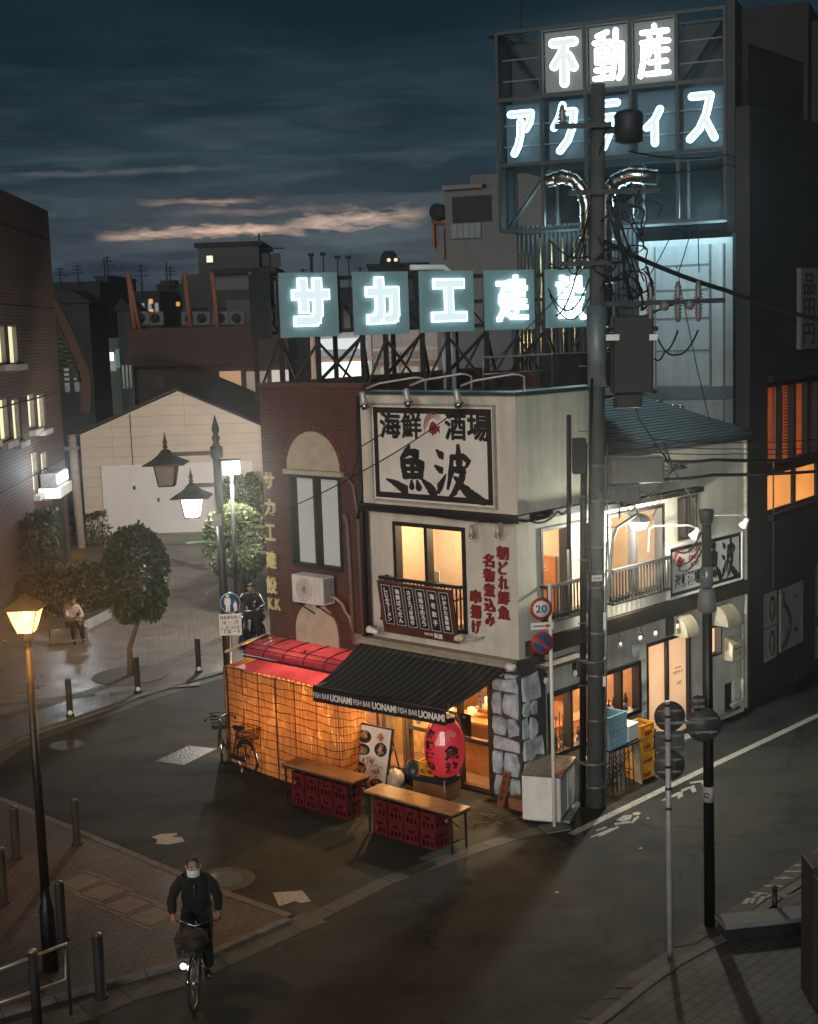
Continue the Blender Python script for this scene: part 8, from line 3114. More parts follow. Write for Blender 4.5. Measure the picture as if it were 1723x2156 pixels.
# ================================================================ planting
M['leaf_a'] = plain('leaf_dark', (.013, .030, .013), .5, var=.4)
M['leaf_b'] = plain('leaf_mid', (.030, .058, .020), .5, var=.4)
M['leaf_c'] = plain('leaf_olive', (.060, .070, .022), .5, var=.4)
M['leaf_d'] = plain('leaf_rusty', (.085, .045, .018), .5, var=.4)
M['bark'] = plain('bark', (.11, .075, .05), .9, var=.4, nscale=14, bump=.5)
LEAF = [M['leaf_a'], M['leaf_b'], M['leaf_c'], M['leaf_d']]
def leaves(mb, n, fpos, size, weights, rr):
 for i in range(n):
  p, out = fpos(rr)
  d = (out + Vector((rr.uniform(-1, 1), rr.uniform(-1, 1), rr.uniform(-1.1, .5))) * .9).normalized()
  s_ = d.cross(Vector((rr.uniform(-1, 1), rr.uniform(-1, 1), rr.uniform(-1, 1)))).normalized()
  L, Wd = size * rr.uniform(.55, 1.7), size * rr.uniform(.22, .55)
  up_ = d.cross(s_) * Wd * .35
  mi = rr.choices((0, 1, 2, 3), weights)[0]
  b_ = len(mb.v)
  mb.v += [p, p + d * L * .5 + s_ * Wd - up_, p + d * L, p + d * L * .5 - s_ * Wd - up_, p + d * L * .5]
  mb.f += [[b_, b_ + 1, b_ + 4], [b_ + 1, b_ + 2, b_ + 4], [b_ + 2, b_ + 3, b_ + 4], [b_ + 3, b_, b_ + 4]]
  mb.mi += [mi] * 4
  mb.sm += [False] * 4
def crown_pos(c, rx, rz, rr0, flat=0.0, nclump=26):
 cl = []
 for i in range(nclump):
  a, z = rr0.uniform(0, 6.283), rr0.uniform(-.95, .95)
  q = math.sqrt(1 - z * z) * rr0.uniform(.72, 1.0)
  cl.append((Vector((math.cos(a) * q, math.sin(a) * q, z)), rr0.uniform(.22, .40)))
 def f(rr):
  if rr.random() < .82:
   o, s_ = cl[rr.randrange(nclump)]
   v = o + Vector((rr.gauss(0, 1), rr.gauss(0, 1), rr.gauss(0, 1))) * s_ * .5
  else:
   v = Vector((rr.gauss(0, 1), rr.gauss(0, 1), rr.gauss(0, 1))).normalized() * rr.uniform(.4, .95)
  if v.length > 1.08:
   v *= rr.uniform(.92, 1.08) / v.length
  if v.z < -.8:
   v.z = -.8 + rr.uniform(-.06, .1)
  return c + Vector((v.x * rx, v.y * rx, v.z * rz)), v.normalized()
 return f
def tree(base, h0, c, rx, rz, n, label, w, seed, size=.10):
 rr = random.Random(seed)
 t = thing('clipped_tree', label, 'tree', base, 'clipped trees on the plaza')
 mb = MB()
 bx, by = base.x, base.y
 mb.tube([(bx, by, 0), (bx + .02, by, h0 * .5), (c.x, c.y, h0), (c.x, c.y, c.z + rz * .5)], [.085, .065, .055, .02], 9)
 for i in range(9):
  a, z = rr.uniform(0, 6.28), h0 + rr.uniform(-.05, rz * .9)
  q = rx * rr.uniform(.5, .85)
  mb.tube([(c.x, c.y, z), (c.x + q * .5 * math.cos(a), c.y + q * .5 * math.sin(a), z + .22), (c.x + q * math.cos(a), c.y + q * math.sin(a), z + .4)], [.03, .02, .008], 5)
 mb.build('trunk', M['bark'], t)
 mb = MB()
 leaves(mb, n, crown_pos(c, rx, rz, rr), size, w, rr)
 mb.build('crown', LEAF, t)
 return t
tb = at(275, 1425)
cx = aty(286, 1215, tb.y)
tree(Vector((tb.x, tb.y, .03)), 1.45, Vector((cx.x, tb.y, 2.52)), .74, 1.22, 8500, 'clipped dark green tree on the plaza left of the lamp post', (5, 4, .6, .3), 3)
t2 = at(512, 1290)
c2 = aty(495, 1143, t2.y)
tree(Vector((t2.x, t2.y, .03)), 1.5, Vector((c2.x, t2.y, c2.z)), .92, 1.08, 8500, 'clipped brighter green tree behind the double lamp post', (2, 4, 4, 1.2), 5)
t3 = at(520, 1175)
c3 = aty(512, 1050, t3.y)
tree(Vector((t3.x, t3.y, .03)), 1.4, Vector((c3.x, t3.y, c3.z)), .80, .95, 2600, 'small pale lit tree close behind the dazzling white lamp', (3, 3, 3, 1), 9, .13)
mb = MB()
mb.disc(Vector((tb.x, tb.y, .036)), (0, 0, 1), .95, .006, 32)
o = mb.build('tree_grate', plain('grate_dark', (.028, .026, .024), .7), None, (tb.x, tb.y, .03))
tag(o, 'dark round grating in the paving at the foot of the left clipped tree', 'tree grate')
def hedge(name, label, f, w, d, h, z0, n, seed, weights, size=.11, cat='hedge'):
 rr = random.Random(seed)
 t = thing(name, label, cat, f.p(w / 2, 0, z0))
 mb = MB()
 for i in range(5):
  x = w * (i + .5) / 5
  mb.tube([f.p(x, -d / 2, z0), f.p(x + .05, -d / 2, z0 + h * .7)], .03, 5)
 mb.build('stem', M['bark'], t)
 def fp(rr):
  k = rr.random()
  x, z, y = rr.uniform(0, w), z0 + rr.uniform(0, h), rr.uniform(-d, 0)
  if k < .5:
   y, o_ = -rr.uniform(0, .14), f.y
  elif k < .75:
   z, o_ = z0 + h + rr.uniform(-.16, .04), f.z
  elif k < .9:
   x, o_ = (rr.choice((0, w)) + rr.uniform(-.1, .1)), f.x
  else:
   o_ = f.z
  return f.p(x, y, z + .06 * math.sin(x * 5 + z0)), Vector(o_)
 mb = MB()
 leaves(mb, n, fp, size, weights, rr)
 mb.build('foliage', LEAF, t)
 return t
ha = at(112, 1305)
hb = at(236, 1282)
hf = Fr((ha.x, ha.y, 0), math.degrees(math.atan2((hb - ha).y, (hb - ha).x)))
hedge('hedge', 'dark clipped hedge behind the seated person on the plaza', hf, (hb - ha).length, 1.0, 1.3, .05, 3600, 21, (7, 2, .3, .1))
MBk = MB()
k0, k1, k2_ = at(180, 1330), at(246, 1296), at(300, 1262)
MBk.prism([k0, k1, k1 + Vector((.1, .35, 0)), k0 + Vector((.1, .35, 0))], (0, 0, .32))
MBk.prism([k1, k2_, k2_ + Vector((.1, .35, 0)), k1 + Vector((.1, .35, 0))], (0, 0, .321))
o = MBk.build('planter_edge', M['concrete'], None, k0)
tag(o, 'pale low concrete planter edge in front of the dark hedge', 'kerb wall')
hf2 = Fr(LB.p(-9.6, .8, 0), 94.1)
hedge('climbing_hedge', 'tall dark climbing hedge against the brick office wall', hf2, 3.0, .7, 2.7, 0, 2300, 22, (7, 2, .2, 0), .14, 'plant')
bq = at(178, 1150)
hedge('shrub', 'small dark shrub by the left corner of the gabled store', Fr((bq.x - .9, bq.y, 0), 0), 1.7, .9, 1.2, 0, 1100, 23, (5, 3, .4, 0), .12, 'shrub')

# ================================================================ bollards and railing
M['bollard'] = plain('bollard_brown', (.010, .008, .007), .75, .0, var=.3)
bo = thing('bollard', 'x', 'bollard', (0, 0, 0), 'dark bollards along the plaza kerb')
MB().lathe((0, 0, 0), [(.10, 0), (.10, .03), (.072, .035), (.072, .80), (.066, .84), (.03, .855)], 14).build('post', M['bollard'], bo)
MB().lathe((0, 0, .845), [(.068, 0), (.06, .02), (.02, .026)], 14).build('cap', plain('bollard_cap', (.10, .09, .08), .35, .5), bo)
fb_ = MB().lathe((.02, -.075, .10), [(.055, 0), (.055, .012)], 14, axis=(.1, -1, 0)).build('number_disc', M['white'], bo)
bsp = [((148, 1508), 'bollard on the plaza kerb, nearest the orange lamp'), ((291, 1458), 'bollard on the plaza kerb beside the left clipped tree'), ((419, 1415), 'bollard on the plaza kerb between the left tree and the lamp post'),
       ((549, 1346), 'bollard at the plaza edge beside the gilt K.K letters')]
for i, ((px, py), lab) in enumerate(bsp):
 p = at(px, py, .03)
 if i == 0:
  bo.location = p
  bo['label'] = 'dark ' + lab
 else:
  copy_thing(bo, p, 0, 'dark ' + lab)
bo2 = thing('bollard', 'x', 'bollard', (0, 0, 0), 'dark bollards on the near pavement')
for ch in bo.children:
 if ch.name.startswith(('post', 'cap')):
  c = ch.copy()
  COL.objects.link(c)
  c.parent = bo2
for (px, py), lab, sc in (((132, 1980), 'dark bollard on the near pavement right beside the orange lamp post', 1.0), ((213, 2101), 'dark bollard on the near pavement kerb behind the cyclist', 1.0),
                      ((36, 1806), 'dark bollard near the left edge behind the orange lamp post', 1.0), ((163, 1778), 'dark bollard on the corner kerb of the near pavement', .9), ((8, 1902), 'dark bollard cut by the left edge of the view', 1.0)):
 copy_thing(bo2, at(px, py, PZ), 0, lab, 'dark bollards on the near pavement', sc) if bo2['label'] != 'x' else (setattr(bo2, 'location', at(px, py, PZ)), bo2.__setitem__('label', lab))
rl_ = thing('guard_rail', 'tubular guard rail with two rails in the bottom left corner', 'railing', at(79, 2150, PZ))
p0 = at(79, 2160, PZ)
p1 = at(139, 2066, PZ)
dirr = Vector((p0.x - p1.x, p0.y - p1.y, 0))
y0 = p0.y
M['rail_metal'] = plain('rail_metal', (.30, .25, .20), .4, .5)
MB().tube([(p0.x, p0.y, PZ), (p0.x, p0.y, 1.02)], .062, 12).build('post', M['bollard'], rl_)
MB().lathe((p0.x, p0.y, 1.02), [(.064, 0), (.05, .02), (.01, .025)], 12).build('post_cap', M['rail_metal'], rl_)
mb = MB()
ra1, rb1 = aty(139, 1987, p0.y + .25), aty(139, 2062, p0.y + .25)
la1, lb1 = aty(-60, 2062, p0.y - .35), aty(-60, 2130, p0.y - .35)
mb.tube([la1, Vector((p0.x, p0.y, (la1.z + ra1.z) / 2 + .02)), ra1, rb1, Vector((p0.x, p0.y, (lb1.z + rb1.z) / 2 + .02)), lb1], .024, 8)
mb.build('rail', M['rail_metal'], rl_)
MB().tube([ra1, Vector((ra1.x, ra1.y, PZ))], .022, 8).build('end_post', M['bollard'], rl_)

# ================================================================ bicycles
M['chrome'] = plain('chrome', (.55, .55, .55), .18, 1.0, var=.15)
class BF:
 "bicycle frame of reference: fwd along the bike, side to its left, z up; origin under the front axle"
 def __init__(s, o, fwd):
  s.o = Vector((o.x, o.y, o.z))
  s.f = Vector((fwd[0], fwd[1], 0)).normalized()
  s.s = Vector((-s.f.y, s.f.x, 0))
 def p(s, a, side, z):
  return s.o + s.f * a + s.s * side + Vector((0, 0, z))
def bicycle(bf, label, frame_mat, basket=True, rear_basket=False, steer=0.0, rack=True, headlight=False, stand=True):
 t = thing('bicycle', label, 'bicycle', bf.o)
 r = .325
 sf = BF(bf.o, bf.f)
 c, s_ = math.cos(steer), math.sin(steer)
 fdir = bf.f * c + bf.s * s_
 class SP:
  f, s = fdir, Vector((-fdir.y, fdir.x, 0))
 def fp(a, side, z):          # points that turn with the fork
  piv = bf.p(-.22, 0, 0)
  return piv + fdir * (a + .22) + SP.s * side + Vector((0, 0, z))
 def wheel(c0, dx, sd):
  w = MB().tube([c0 + dx * math.cos(a) * r + Vector((0, 0, math.sin(a) * r)) for a in arc(27, 0, 2 * math.pi * 27 / 28)], .020, 8, closed=True).build('wheel', M['rubber'], t)
  mb = MB().tube([c0 + dx * math.cos(a) * (r - .025) + Vector((0, 0, math.sin(a) * (r - .025))) for a in arc(27, 0, 2 * math.pi * 27 / 28)], .012, 6, closed=True)
  mb.build('rim', M['chrome'], w)
  mb = MB()
  for k in range(18):
   a = k * math.pi / 9
   mb.tube([c0 + sd * (.02 if k % 2 else -.02), c0 + dx * math.cos(a) * (r - .03) + Vector((0, 0, math.sin(a) * (r - .03)))], .0022, 3)
  mb.tube([c0 - sd * .06, c0 + sd * .06], .022, 8)
  mb.build('spokes', M['chrome'], w)
  mb = MB()
  mb.tube([c0 + dx * math.cos(a) * (r + .035) + Vector((0, 0, math.sin(a) * (r + .035))) for a in arc(14, R(20), R(195))], .022, 6)
  mb.build('mudguard', M['chrome'], t)
 wheel(fp(0, 0, r), fdir, SP.s)
 wheel(bf.p(-1.08, 0, r), bf.f, bf.s)
 mb = MB()
 P = bf.p
 head_lo, head_hi = P(-.17, 0, .62), P(-.24, 0, .84)
 bb, seat_t, rear = P(-.62, 0, .29), P(-.78, 0, .78), P(-1.08, 0, r)
 mb.tube([head_lo, head_hi], .022, 8)
 mb.tube([head_lo, P(-.4, 0, .40), bb], .020, 8)
 mb.tube([bb, seat_t], .018, 8)
 for sd in (-.05, .05):
  mb.tube([bb + bf.s * sd * .5, rear + bf.s * sd], .011, 6)
  mb.tube([seat_t - Vector((0, 0, .1)) + bf.s * sd * .3, rear + bf.s * sd], .010, 6)
  mb.tube([head_lo + bf.s * sd * .6, fp(0, sd, r)], .012, 6)
 mb.box(Fr(P(-.85, .06, 0), math.degrees(math.atan2(bf.f.y, bf.f.x))), -.22, .28, -.012, .012, .26, .34)
 mb.build('frame', frame_mat, t)
 mb = MB()
 hb0 = fp(-.245, 0, .98)
 mb.tube([head_hi, hb0], .013, 6)
 mb.tube([fp(-.42, -.29, 1.0), fp(-.34, -.28, 1.02), fp(-.22, -.16, 1.05), fp(-.22, 0, .99), fp(-.22, .16, 1.05), fp(-.34, .28, 1.02), fp(-.42, .29, 1.0)], .012, 7)
 hb = mb.build('handlebar', M['chrome'], t)
 for sd in (-1, 1):
  MB().tube([fp(-.46, .292 * sd, .995), fp(-.35, .283 * sd, 1.018)], .018, 7).build('grip', M['rubber'], hb)
  mb = MB().tube([fp(-.38, .27 * sd, .99), fp(-.27, .24 * sd, .98)], .006, 5)
  mb.build('brake_lever', M['chrome'], hb)
 mb = MB()
 mb.sphere(P(-.86, 0, .885), .11, 10, 0, (1, 1, .35))
 mb.sphere(P(-.72, 0, .885), .06, 8, 0, (1.2, 1.2, .5))
 mb.tube([P(-.80, 0, .76), P(-.82, 0, .87)], .013, 6)
 mb.build('saddle', M['rubber'], t)
 def wire_basket(cf, a0, a1, hw, z0, z1, nm):
  mb = MB()
  for k in range(5):
   z = z0 + (z1 - z0) * k / 4
   q = .82 + .18 * k / 4
   am, ah = (a0 + a1) / 2, (a1 - a0) / 2 * q
   mb.tube([cf(am - ah, -hw * q, z), cf(am + ah, -hw * q, z), cf(am + ah, hw * q, z), cf(am - ah, hw * q, z)], .006 if k < 4 else .009, 4, closed=True)
  am = (a0 + a1) / 2
  for k in range(8):
   u = -1 + 2 * k / 7
   for e in (-1, 1):
    mb.tube([cf(am + e * (a1 - a0) / 2 * .82, u * hw * .82, z0), cf(am + e * (a1 - a0) / 2, u * hw, z1)], .004, 3)
   for e in (-1, 1):
    mb.tube([cf(am + u * (a1 - a0) / 2 * .82, e * hw * .82, z0), cf(am + u * (a1 - a0) / 2, e * hw, z1)], .004, 3)
   mb.tube([cf(am + u * (a1 - a0) / 2 * .82, -hw * .82, z0), cf(am + u * (a1 - a0) / 2 * .82, hw * .82, z0)], .004, 3)
  mb.build(nm, M['black'], t)
 if basket:
  wire_basket(fp, -.15, .13, .19, .72, .98, 'front_basket')
 if rack:
  mb = MB()
  for sd in (-.06, .06, 0):
   mb.tube([P(-.86, sd, .72), P(-1.28, sd, .72)], .008, 5)
  for sd in (-.06, .06):
   mb.tube([P(-1.2, sd, .72), P(-1.08, sd, r)], .007, 5)
  mb.build('rack', M['dark_metal'], t)
 if rear_basket:
  wire_basket(P, -1.34, -.92, .17, .735, .95, 'rear_basket')
 mb = MB()
 mb.tube([bb - bf.s * .07, bb + bf.s * .07], .012, 6)
 mb.tube([bb + bf.s * .07, P(-.56, .08, .14)], .010, 5)
 mb.tube([bb - bf.s * .07, P(-.68, -.08, .45)], .010, 5)
 mb.box(Fr(P(-.56, .13, 0), math.degrees(math.atan2(bf.f.y, bf.f.x))), -.04, .04, -.045, .045, .12, .145)
 mb.box(Fr(P(-.68, -.13, 0), math.degrees(math.atan2(bf.f.y, bf.f.x))), -.04, .04, -.045, .045, .44, .465)
 mb.build('pedal', M['dark_metal'], t)
 if stand:
  MB().tube([P(-1.05, .08, .32), P(-1.14, .20, .0)], .010, 5).build('kickstand', M['chrome'], t)
 if headlight:
  h_ = MB().lathe(fp(.06, -.10, .60), [(.025, -.06), (.04, 0), (.042, .03)], 12, axis=fdir).build('headlight', M['chrome'], t)
  MB().lathe(fp(.0905, -.10, .60), [(.040, 0), (.02, .012)], 12, axis=fdir).build('lit_lens', emit('headlight', (.95, 1, 1), 30), h_)
 return t
fp_, rp_ = at(455, 1607), at(523, 1632)
dv = fp_ - rp_
bicycle(BF(fp_, dv), 'parked city bicycle with front and rear wire baskets by the reed screen', plain('bike_brown', (.045, .018, .016), .35, .3), True, True, R(-32))
mp = at(-12, 1440)
bicycle(BF(mp, (.3, -1)), 'silver bicycle parked at the left edge of the plaza, partly out of view', M['chrome'], True, False, R(-20))

# ================================================================ people
FOLDS = bpy.data.textures.new('folds', 'CLOUDS')
FOLDS.noise_scale = .11
FOLDS.noise_depth = 3
def skin_mesh(name, pts, edges, mat, parent, root=0, sub=2, loc=None):
 "one continuous surface grown round a skeleton: pts = (x, y, z, radius[, radius2])"
 base = WL[parent.name] if parent is not None else Vector(loc)
 me = bpy.data.meshes.new(name)
 me.from_pydata([Vector(p[:3]) - base for p in pts], edges, [])
 me.materials.append(mat)
 o = bpy.data.objects.new(name, me)
 COL.objects.link(o)
 md = o.modifiers.new('skin', 'SKIN')
 md.use_smooth_shade = True
 if not me.skin_vertices:
  bpy.context.view_layer.objects.active = o
 sk = me.skin_vertices[0].data
 for i, p in enumerate(pts):
  sk[i].radius = (p[3], p[4] if len(p) > 4 else p[3])
  sk[i].use_root = (i == root)
 s2 = o.modifiers.new('sub', 'SUBSURF')
 s2.levels = s2.render_levels = sub
 if name in ('jacket', 'trousers'):
  s2.levels = s2.render_levels = 4
  dm_ = o.modifiers.new('folds', 'DISPLACE')
  dm_.texture = FOLDS
  dm_.texture_coords = 'LOCAL'
  dm_.strength = .045
  dm_.mid_level = .5
 if parent is not None:
  o.parent = parent
 else:
  o.location = base
 WL[o.name] = base
 return o
def figure_person(t, P, j, jacket, trousers, shoes, hair_len=.0, bald=False, sleeves=True, mask=False, skin=None):
 """P(side, fwd, up) -> world. j: joint positions in that frame."""
 skin = skin or M['skin']
 def W(q):
  return P(*q)
 pts, ed = [], []
 def add(q, r, link=None):
  w = W(q)
  pts.append((w.x, w.y, w.z, r))
  if link is not None:
   ed.append((link, len(pts) - 1))
  return len(pts) - 1
 mid = lambda a, b_, u=.5: tuple(a[i] + (b_[i] - a[i]) * u for i in range(3))
 hd, nk = j['head'], j['neck']
 face = j.get('face', (0, 1, -.12))           # facing direction in the frame
 pel = add(j['pelvis'], .11)
 sp = add(j['spine'], .10, pel)
 chs = add(j['chest'], .11, sp)
 n_ = add(nk, .058, chs)
 jaw = add(tuple(hd[i] + face[i] * .02 - (0, 0, .075)[i] for i in range(3)), .068, n_)
 md_ = add(hd, .088, jaw)
 cr_ = add(tuple(hd[i] - face[i] * .015 + (0, 0, .075)[i] for i in range(3)), .075, md_)
 add(tuple(hd[i] + (0, 0, .115)[i] - face[i] * .01 for i in range(3)), .04, cr_)
 nose = add(tuple(hd[i] + face[i] * .10 + (0, 0, -.022)[i] for i in range(3)), .013, md_)
 arms = []
 for s_ in ('l', 'r'):
  sh, elb, wr, ft = j['sh_' + s_], j['el_' + s_], j['wr_' + s_], j['fing_' + s_]
  a = add(sh, .045, chs)
  b_ = add(mid(sh, elb), .040, a)
  c = add(elb, .036, b_)
  d = add(mid(elb, wr), .034, c)
  e = add(wr, .027, d)
  palm = add(mid(wr, ft, .55), .034, e)
  ax = Vector(ft) - Vector(wr)
  sd_ = Vector(j.get('palm_side_' + s_, (1, 0, 0)))
  for k in range(4):
   off = sd_ * (.024 - .016 * k)
   kn = tuple(Vector(wr) + ax * 1.05 + off)
   f1 = add(kn, .0095, palm)
   curl = Vector(j.get('curl_' + s_, (0, 0, -.03)))
   ln = (.9, 1.0, .95, .78)[k]
   f2 = add(tuple(Vector(kn) + ax * .22 * ln + curl * .5), .0085, f1)
   add(tuple(Vector(kn) + ax * .16 * ln + curl * 1.25), .0075, f2)
  th = add(tuple(Vector(wr) + ax * .5 + sd_ * .045), .011, palm)
  add(tuple(Vector(wr) + ax * .85 + sd_ * .052 + Vector(j.get('curl_' + s_, (0, 0, -.03))) * .4), .009, th)
 for s_ in ('l', 'r'):
  hp, kn, an, to = j['hip_' + s_], j['kn_' + s_], j['an_' + s_], j['toe_' + s_]
  a = add(hp, .07, pel)
  b_ = add(mid(hp, kn), .06, a)
  c = add(kn, .048, b_)
  d = add(mid(kn, an, .4), .045, c)
  e = add(an, .036, d)
  add(to, .03, e)
 skin_mesh('body', pts, ed, skin, t)
 # jacket
 pts, ed = [], []
 k = 1.0
 low = add(mid(j['pelvis'], j['spine'], -.45), .19)
 pel = add(mid(j['pelvis'], j['spine'], .25), .20, low)
 sp = add(mid(j['spine'], j['chest'], .3), .20, pel)
 chs = add(mid(j['chest'], nk, .12), .185, sp)
 c1 = add(mid(j['chest'], nk, .62), .11, chs)
 add(mid(j['chest'], nk, .95), .085, c1)
 for s_ in ('l', 'r'):
  sh, elb, wr = j['sh_' + s_], j['el_' + s_], j['wr_' + s_]
  a = add(mid(j['chest'], sh, .8), .112, chs)
  b0 = add(mid(sh, elb, .25), .085, a)
  b_ = add(mid(sh, elb, .62), .074, b0)
  c = add(elb, .066, b_)
  d = add(mid(elb, wr), .058, c)
  add(mid(elb, wr, .97), .052, d)
 skin_mesh('jacket', pts, ed, jacket, t)
 pts, ed = [], []
 pel = add(j['pelvis'], .165)
 add(mid(j['pelvis'], j['spine'], .6), .155, pel)
 for s_ in ('l', 'r'):
  hp, kn, an = j['hip_' + s_], j['kn_' + s_], j['an_' + s_]
  a = add(hp, .120, pel)
  b_ = add(mid(hp, kn), .104, a)
  c = add(kn, .084, b_)
  d = add(mid(kn, an), .076, c)
  add(mid(kn, an, .96), .062, d)
 skin_mesh('trousers', pts, ed, trousers, t)
 for s_ in ('l', 'r'):
  pts, ed = [], []
  an, to = j['an_' + s_], j['toe_' + s_]
  a = add(tuple(an[i] + (0, 0, -.045)[i] for i in range(3)), .062)
  b_ = add(mid(an, to, .5), .058, a)
  add(to, .05, b_)
  skin_mesh('shoe', pts, ed, shoes, t, 0, 1)
 hv = Vector(face)
 fw = (P(*face) - P(0, 0, 0)).normalized()
 hw = W(hd)
 sdv = (P(1, 0, 0) - P(0, 0, 0)).normalized()
 upv = fw.cross(sdv) if fw.cross(sdv).z > 0 else sdv.cross(fw)
 HQ = lambda a, b_, c_: hw + sdv * a + fw * b_ + upv * c_
 # hair: a cap over the back and top of the skull
 mb = MB()
 n, m_ = 16, 9
 vs, fs = [], []
 for i in range(m_):
  for q in range(n):
   az_ = 2 * math.pi * q / n
   front = math.cos(az_)          # 1 = facing forward
   lim = (1.55 if not bald else 1.35) - .75 * max(0, front) - (0 if not hair_len else -hair_len * max(0, -front))
   th = lim * i / (m_ - 1)
   rr_ = .100 + (.004 if not bald else 0) + .003 * math.sin(q * 5)
   top_bald = (bald and th < .55)
   rr_ -= .012 if top_bald else 0
   vs.append(HQ(math.sin(th) * math.sin(az_) * rr_ * .96, math.sin(th) * front * rr_ * 1.02 - .01, math.cos(th) * rr_ * 1.22 + .016))
 for i in range(m_ - 1):
  for q in range(n):
   fs.append((i * n + q, i * n + (q + 1) % n, (i + 1) * n + (q + 1) % n, (i + 1) * n + q))
 mb.add(vs, fs, 0, True)
 mb.build('hair', M['hair'], t)
 mb = MB()
 for s_ in (-1, 1):
  mb.sphere(HQ(s_ * .034, .082, .018), .013, 8)
 mb.build('eye', M['white_clean'], t)
 mb = MB()
 for s_ in (-1, 1):
  mb.sphere(HQ(s_ * .034, .093, .018), .006, 6)
  mb.tube([HQ(s_ * .055, .082, .042), HQ(s_ * .034, .092, .048), HQ(s_ * .014, .090, .044)], .005, 5)
 mb.build('brow', M['hair'], t)
 mb = MB()
 for s_ in (-1, 1):
  mb.sphere(HQ(s_ * .092, -.005, .0), .020, 8, 0, (.6, .8, 1.4))
 mb.build('ear', skin, t)
 if mask:
  mb = MB()
  vs, fs = [], []
  for i in range(6):
   for q in range(9):
    u, v = -1 + 2 * q / 8, i / 5
    a = u * 1.05
    vs.append(HQ(math.sin(a) * .094, math.cos(a) * .094 + .018 * math.sin(math.pi * v) * (1 - abs(u)) + .012, .004 - v * .105))
  for i in range(5):
   for q in range(8):
    fs.append((i * 9 + q, i * 9 + q + 1, (i + 1) * 9 + q + 1, (i + 1) * 9 + q))
  mb.add(vs, fs, 0, True)
  for s_ in (-1, 1):
   mb.tube([HQ(s_ * .082, .06, -.01), HQ(s_ * .098, .0, .02)], .003, 4)
  mb.build('face_mask', plain('mask_white', (.62, .62, .62), .8, var=.05), t)
 else:
  mb = MB().tube([HQ(-.022, .088, -.06), HQ(0, .094, -.058), HQ(.022, .088, -.06)], .005, 5)
  mb.build('mouth', M['wood'], t)
 return HQ

# the cyclist
fc = at(417, 2122)
cyb = BF(fc, (.10, -1))
bicycle(cyb, 'silver city bicycle with lit headlight ridden towards the viewer', M['grey_metal'], True, False, R(-9), True, True, False)
cy = thing('person', 'masked man in a black jacket riding the bicycle with the lit headlight', 'person', cyb.p(-.86, 0, 0))
PC = lambda s_, f_, z: cyb.p(f_, s_, z)
JC = dict(pelvis=(0, -.86, 1.00), spine=(0, -.80, 1.18), chest=(0, -.69, 1.37), neck=(0, -.62, 1.52), head=(0, -.575, 1.645), face=(0.02, .97, -.22),
          sh_l=(.195, -.68, 1.43), sh_r=(-.195, -.68, 1.43), el_l=(.30, -.60, 1.20), el_r=(-.31, -.60, 1.20), wr_l=(.285, -.46, 1.045), wr_r=(-.285, -.46, 1.045),
          fing_l=(.28, -.38, 1.035), fing_r=(-.28, -.38, 1.035), curl_l=(0, -.01, -.035), curl_r=(0, -.01, -.035), palm_side_l=(-1, 0, 0), palm_side_r=(1, 0, 0),
          hip_l=(.10, -.84, .95), hip_r=(-.10, -.84, .95), kn_l=(.13, -.46, .66), kn_r=(-.13, -.42, .84), an_l=(.13, -.60, .235), an_r=(-.13, -.73, .545), toe_l=(.13, -.47, .175), toe_r=(-.13, -.60, .50))
figure_person(cy, PC, JC, M['cloth_black'], plain('trousers_black', (.012, .012, .014), .9), M['rubber'], 0, True, mask=True)
bgm = thing('cloth_bag', 'dark lumpy bag filling the front basket of the ridden bicycle', 'bag', cyb.p(0, 0, .72))
mb = MB()
mb.sphere(cyb.p(-.01, 0, .90), .19, 12, 0, (1, .8, .85))
mb.sphere(cyb.p(-.02, -.06, 1.0), .10, 10, 0, (1, 1, .6))
rr = random.Random(6)
for i in range(len(mb.v)):
 mb.v[i] += Vector((rr.uniform(-.015, .015), rr.uniform(-.015, .015), rr.uniform(-.015, .015)))
mb.build('bag', plain('bag_cloth', (.020, .018, .014), .8), bgm)
# zip line down the jacket
MB().tube([PC(.0, -.50, 1.42), PC(.0, -.52, 1.36), PC(0, -.58, 1.22), PC(0, -.66, 1.08)], .006, 5).build('zip', M['grey_metal'], cy)

# person sitting by the hedge
sb = at(165, 1352, .03)
st_ = thing('bench_block', 'pale stone block seat under the seated person by the hedge', 'seat', sb)
f = Fr((sb.x, sb.y, 0), 20)
MB().box(f, -.75, .30, -.55, -.05, .03, .43).build('block', M['concrete'], st_, bevel=.02)
pe = thing('person', 'seated person in a pale top and dark trousers on a block by the hedge', 'person', sb)
bf_ = BF(Vector((sb.x - .15, sb.y + .12, .03)), (.55, -.85))
PS = lambda s_, f_, z: bf_.p(f_, s_, z)
JS = dict(pelvis=(0, -.12, .52), spine=(0, -.10, .72), chest=(0, -.02, .92), neck=(0, .05, 1.06), head=(0, .11, 1.18), face=(0, .85, -.5),
          sh_l=(.18, -.02, .97), sh_r=(-.18, -.02, .97), el_l=(.22, .16, .74), el_r=(-.22, .16, .74), wr_l=(.07, .36, .72), wr_r=(-.07, .36, .74),
          fing_l=(.02, .42, .73), fing_r=(-.02, .42, .75), curl_l=(0, .01, .02), curl_r=(0, .01, .02), palm_side_l=(0, 0, 1), palm_side_r=(0, 0, 1),
          hip_l=(.09, -.06, .50), hip_r=(-.09, -.06, .50), kn_l=(.12, .38, .50), kn_r=(-.12, .36, .50), an_l=(.12, .42, .10), an_r=(-.12, .40, .10), toe_l=(.13, .58, .04), toe_r=(-.13, .56, .04))
figure_person(pe, PS, JS, plain('pale_top', (.40, .30, .24), .85), M['cloth_black'], M['rubber'], .3)
MB().box(Fr(PS(0, .44, 0), 20), -.04, .04, -.005, .005, .74, .88).build('phone', M['black'], pe)

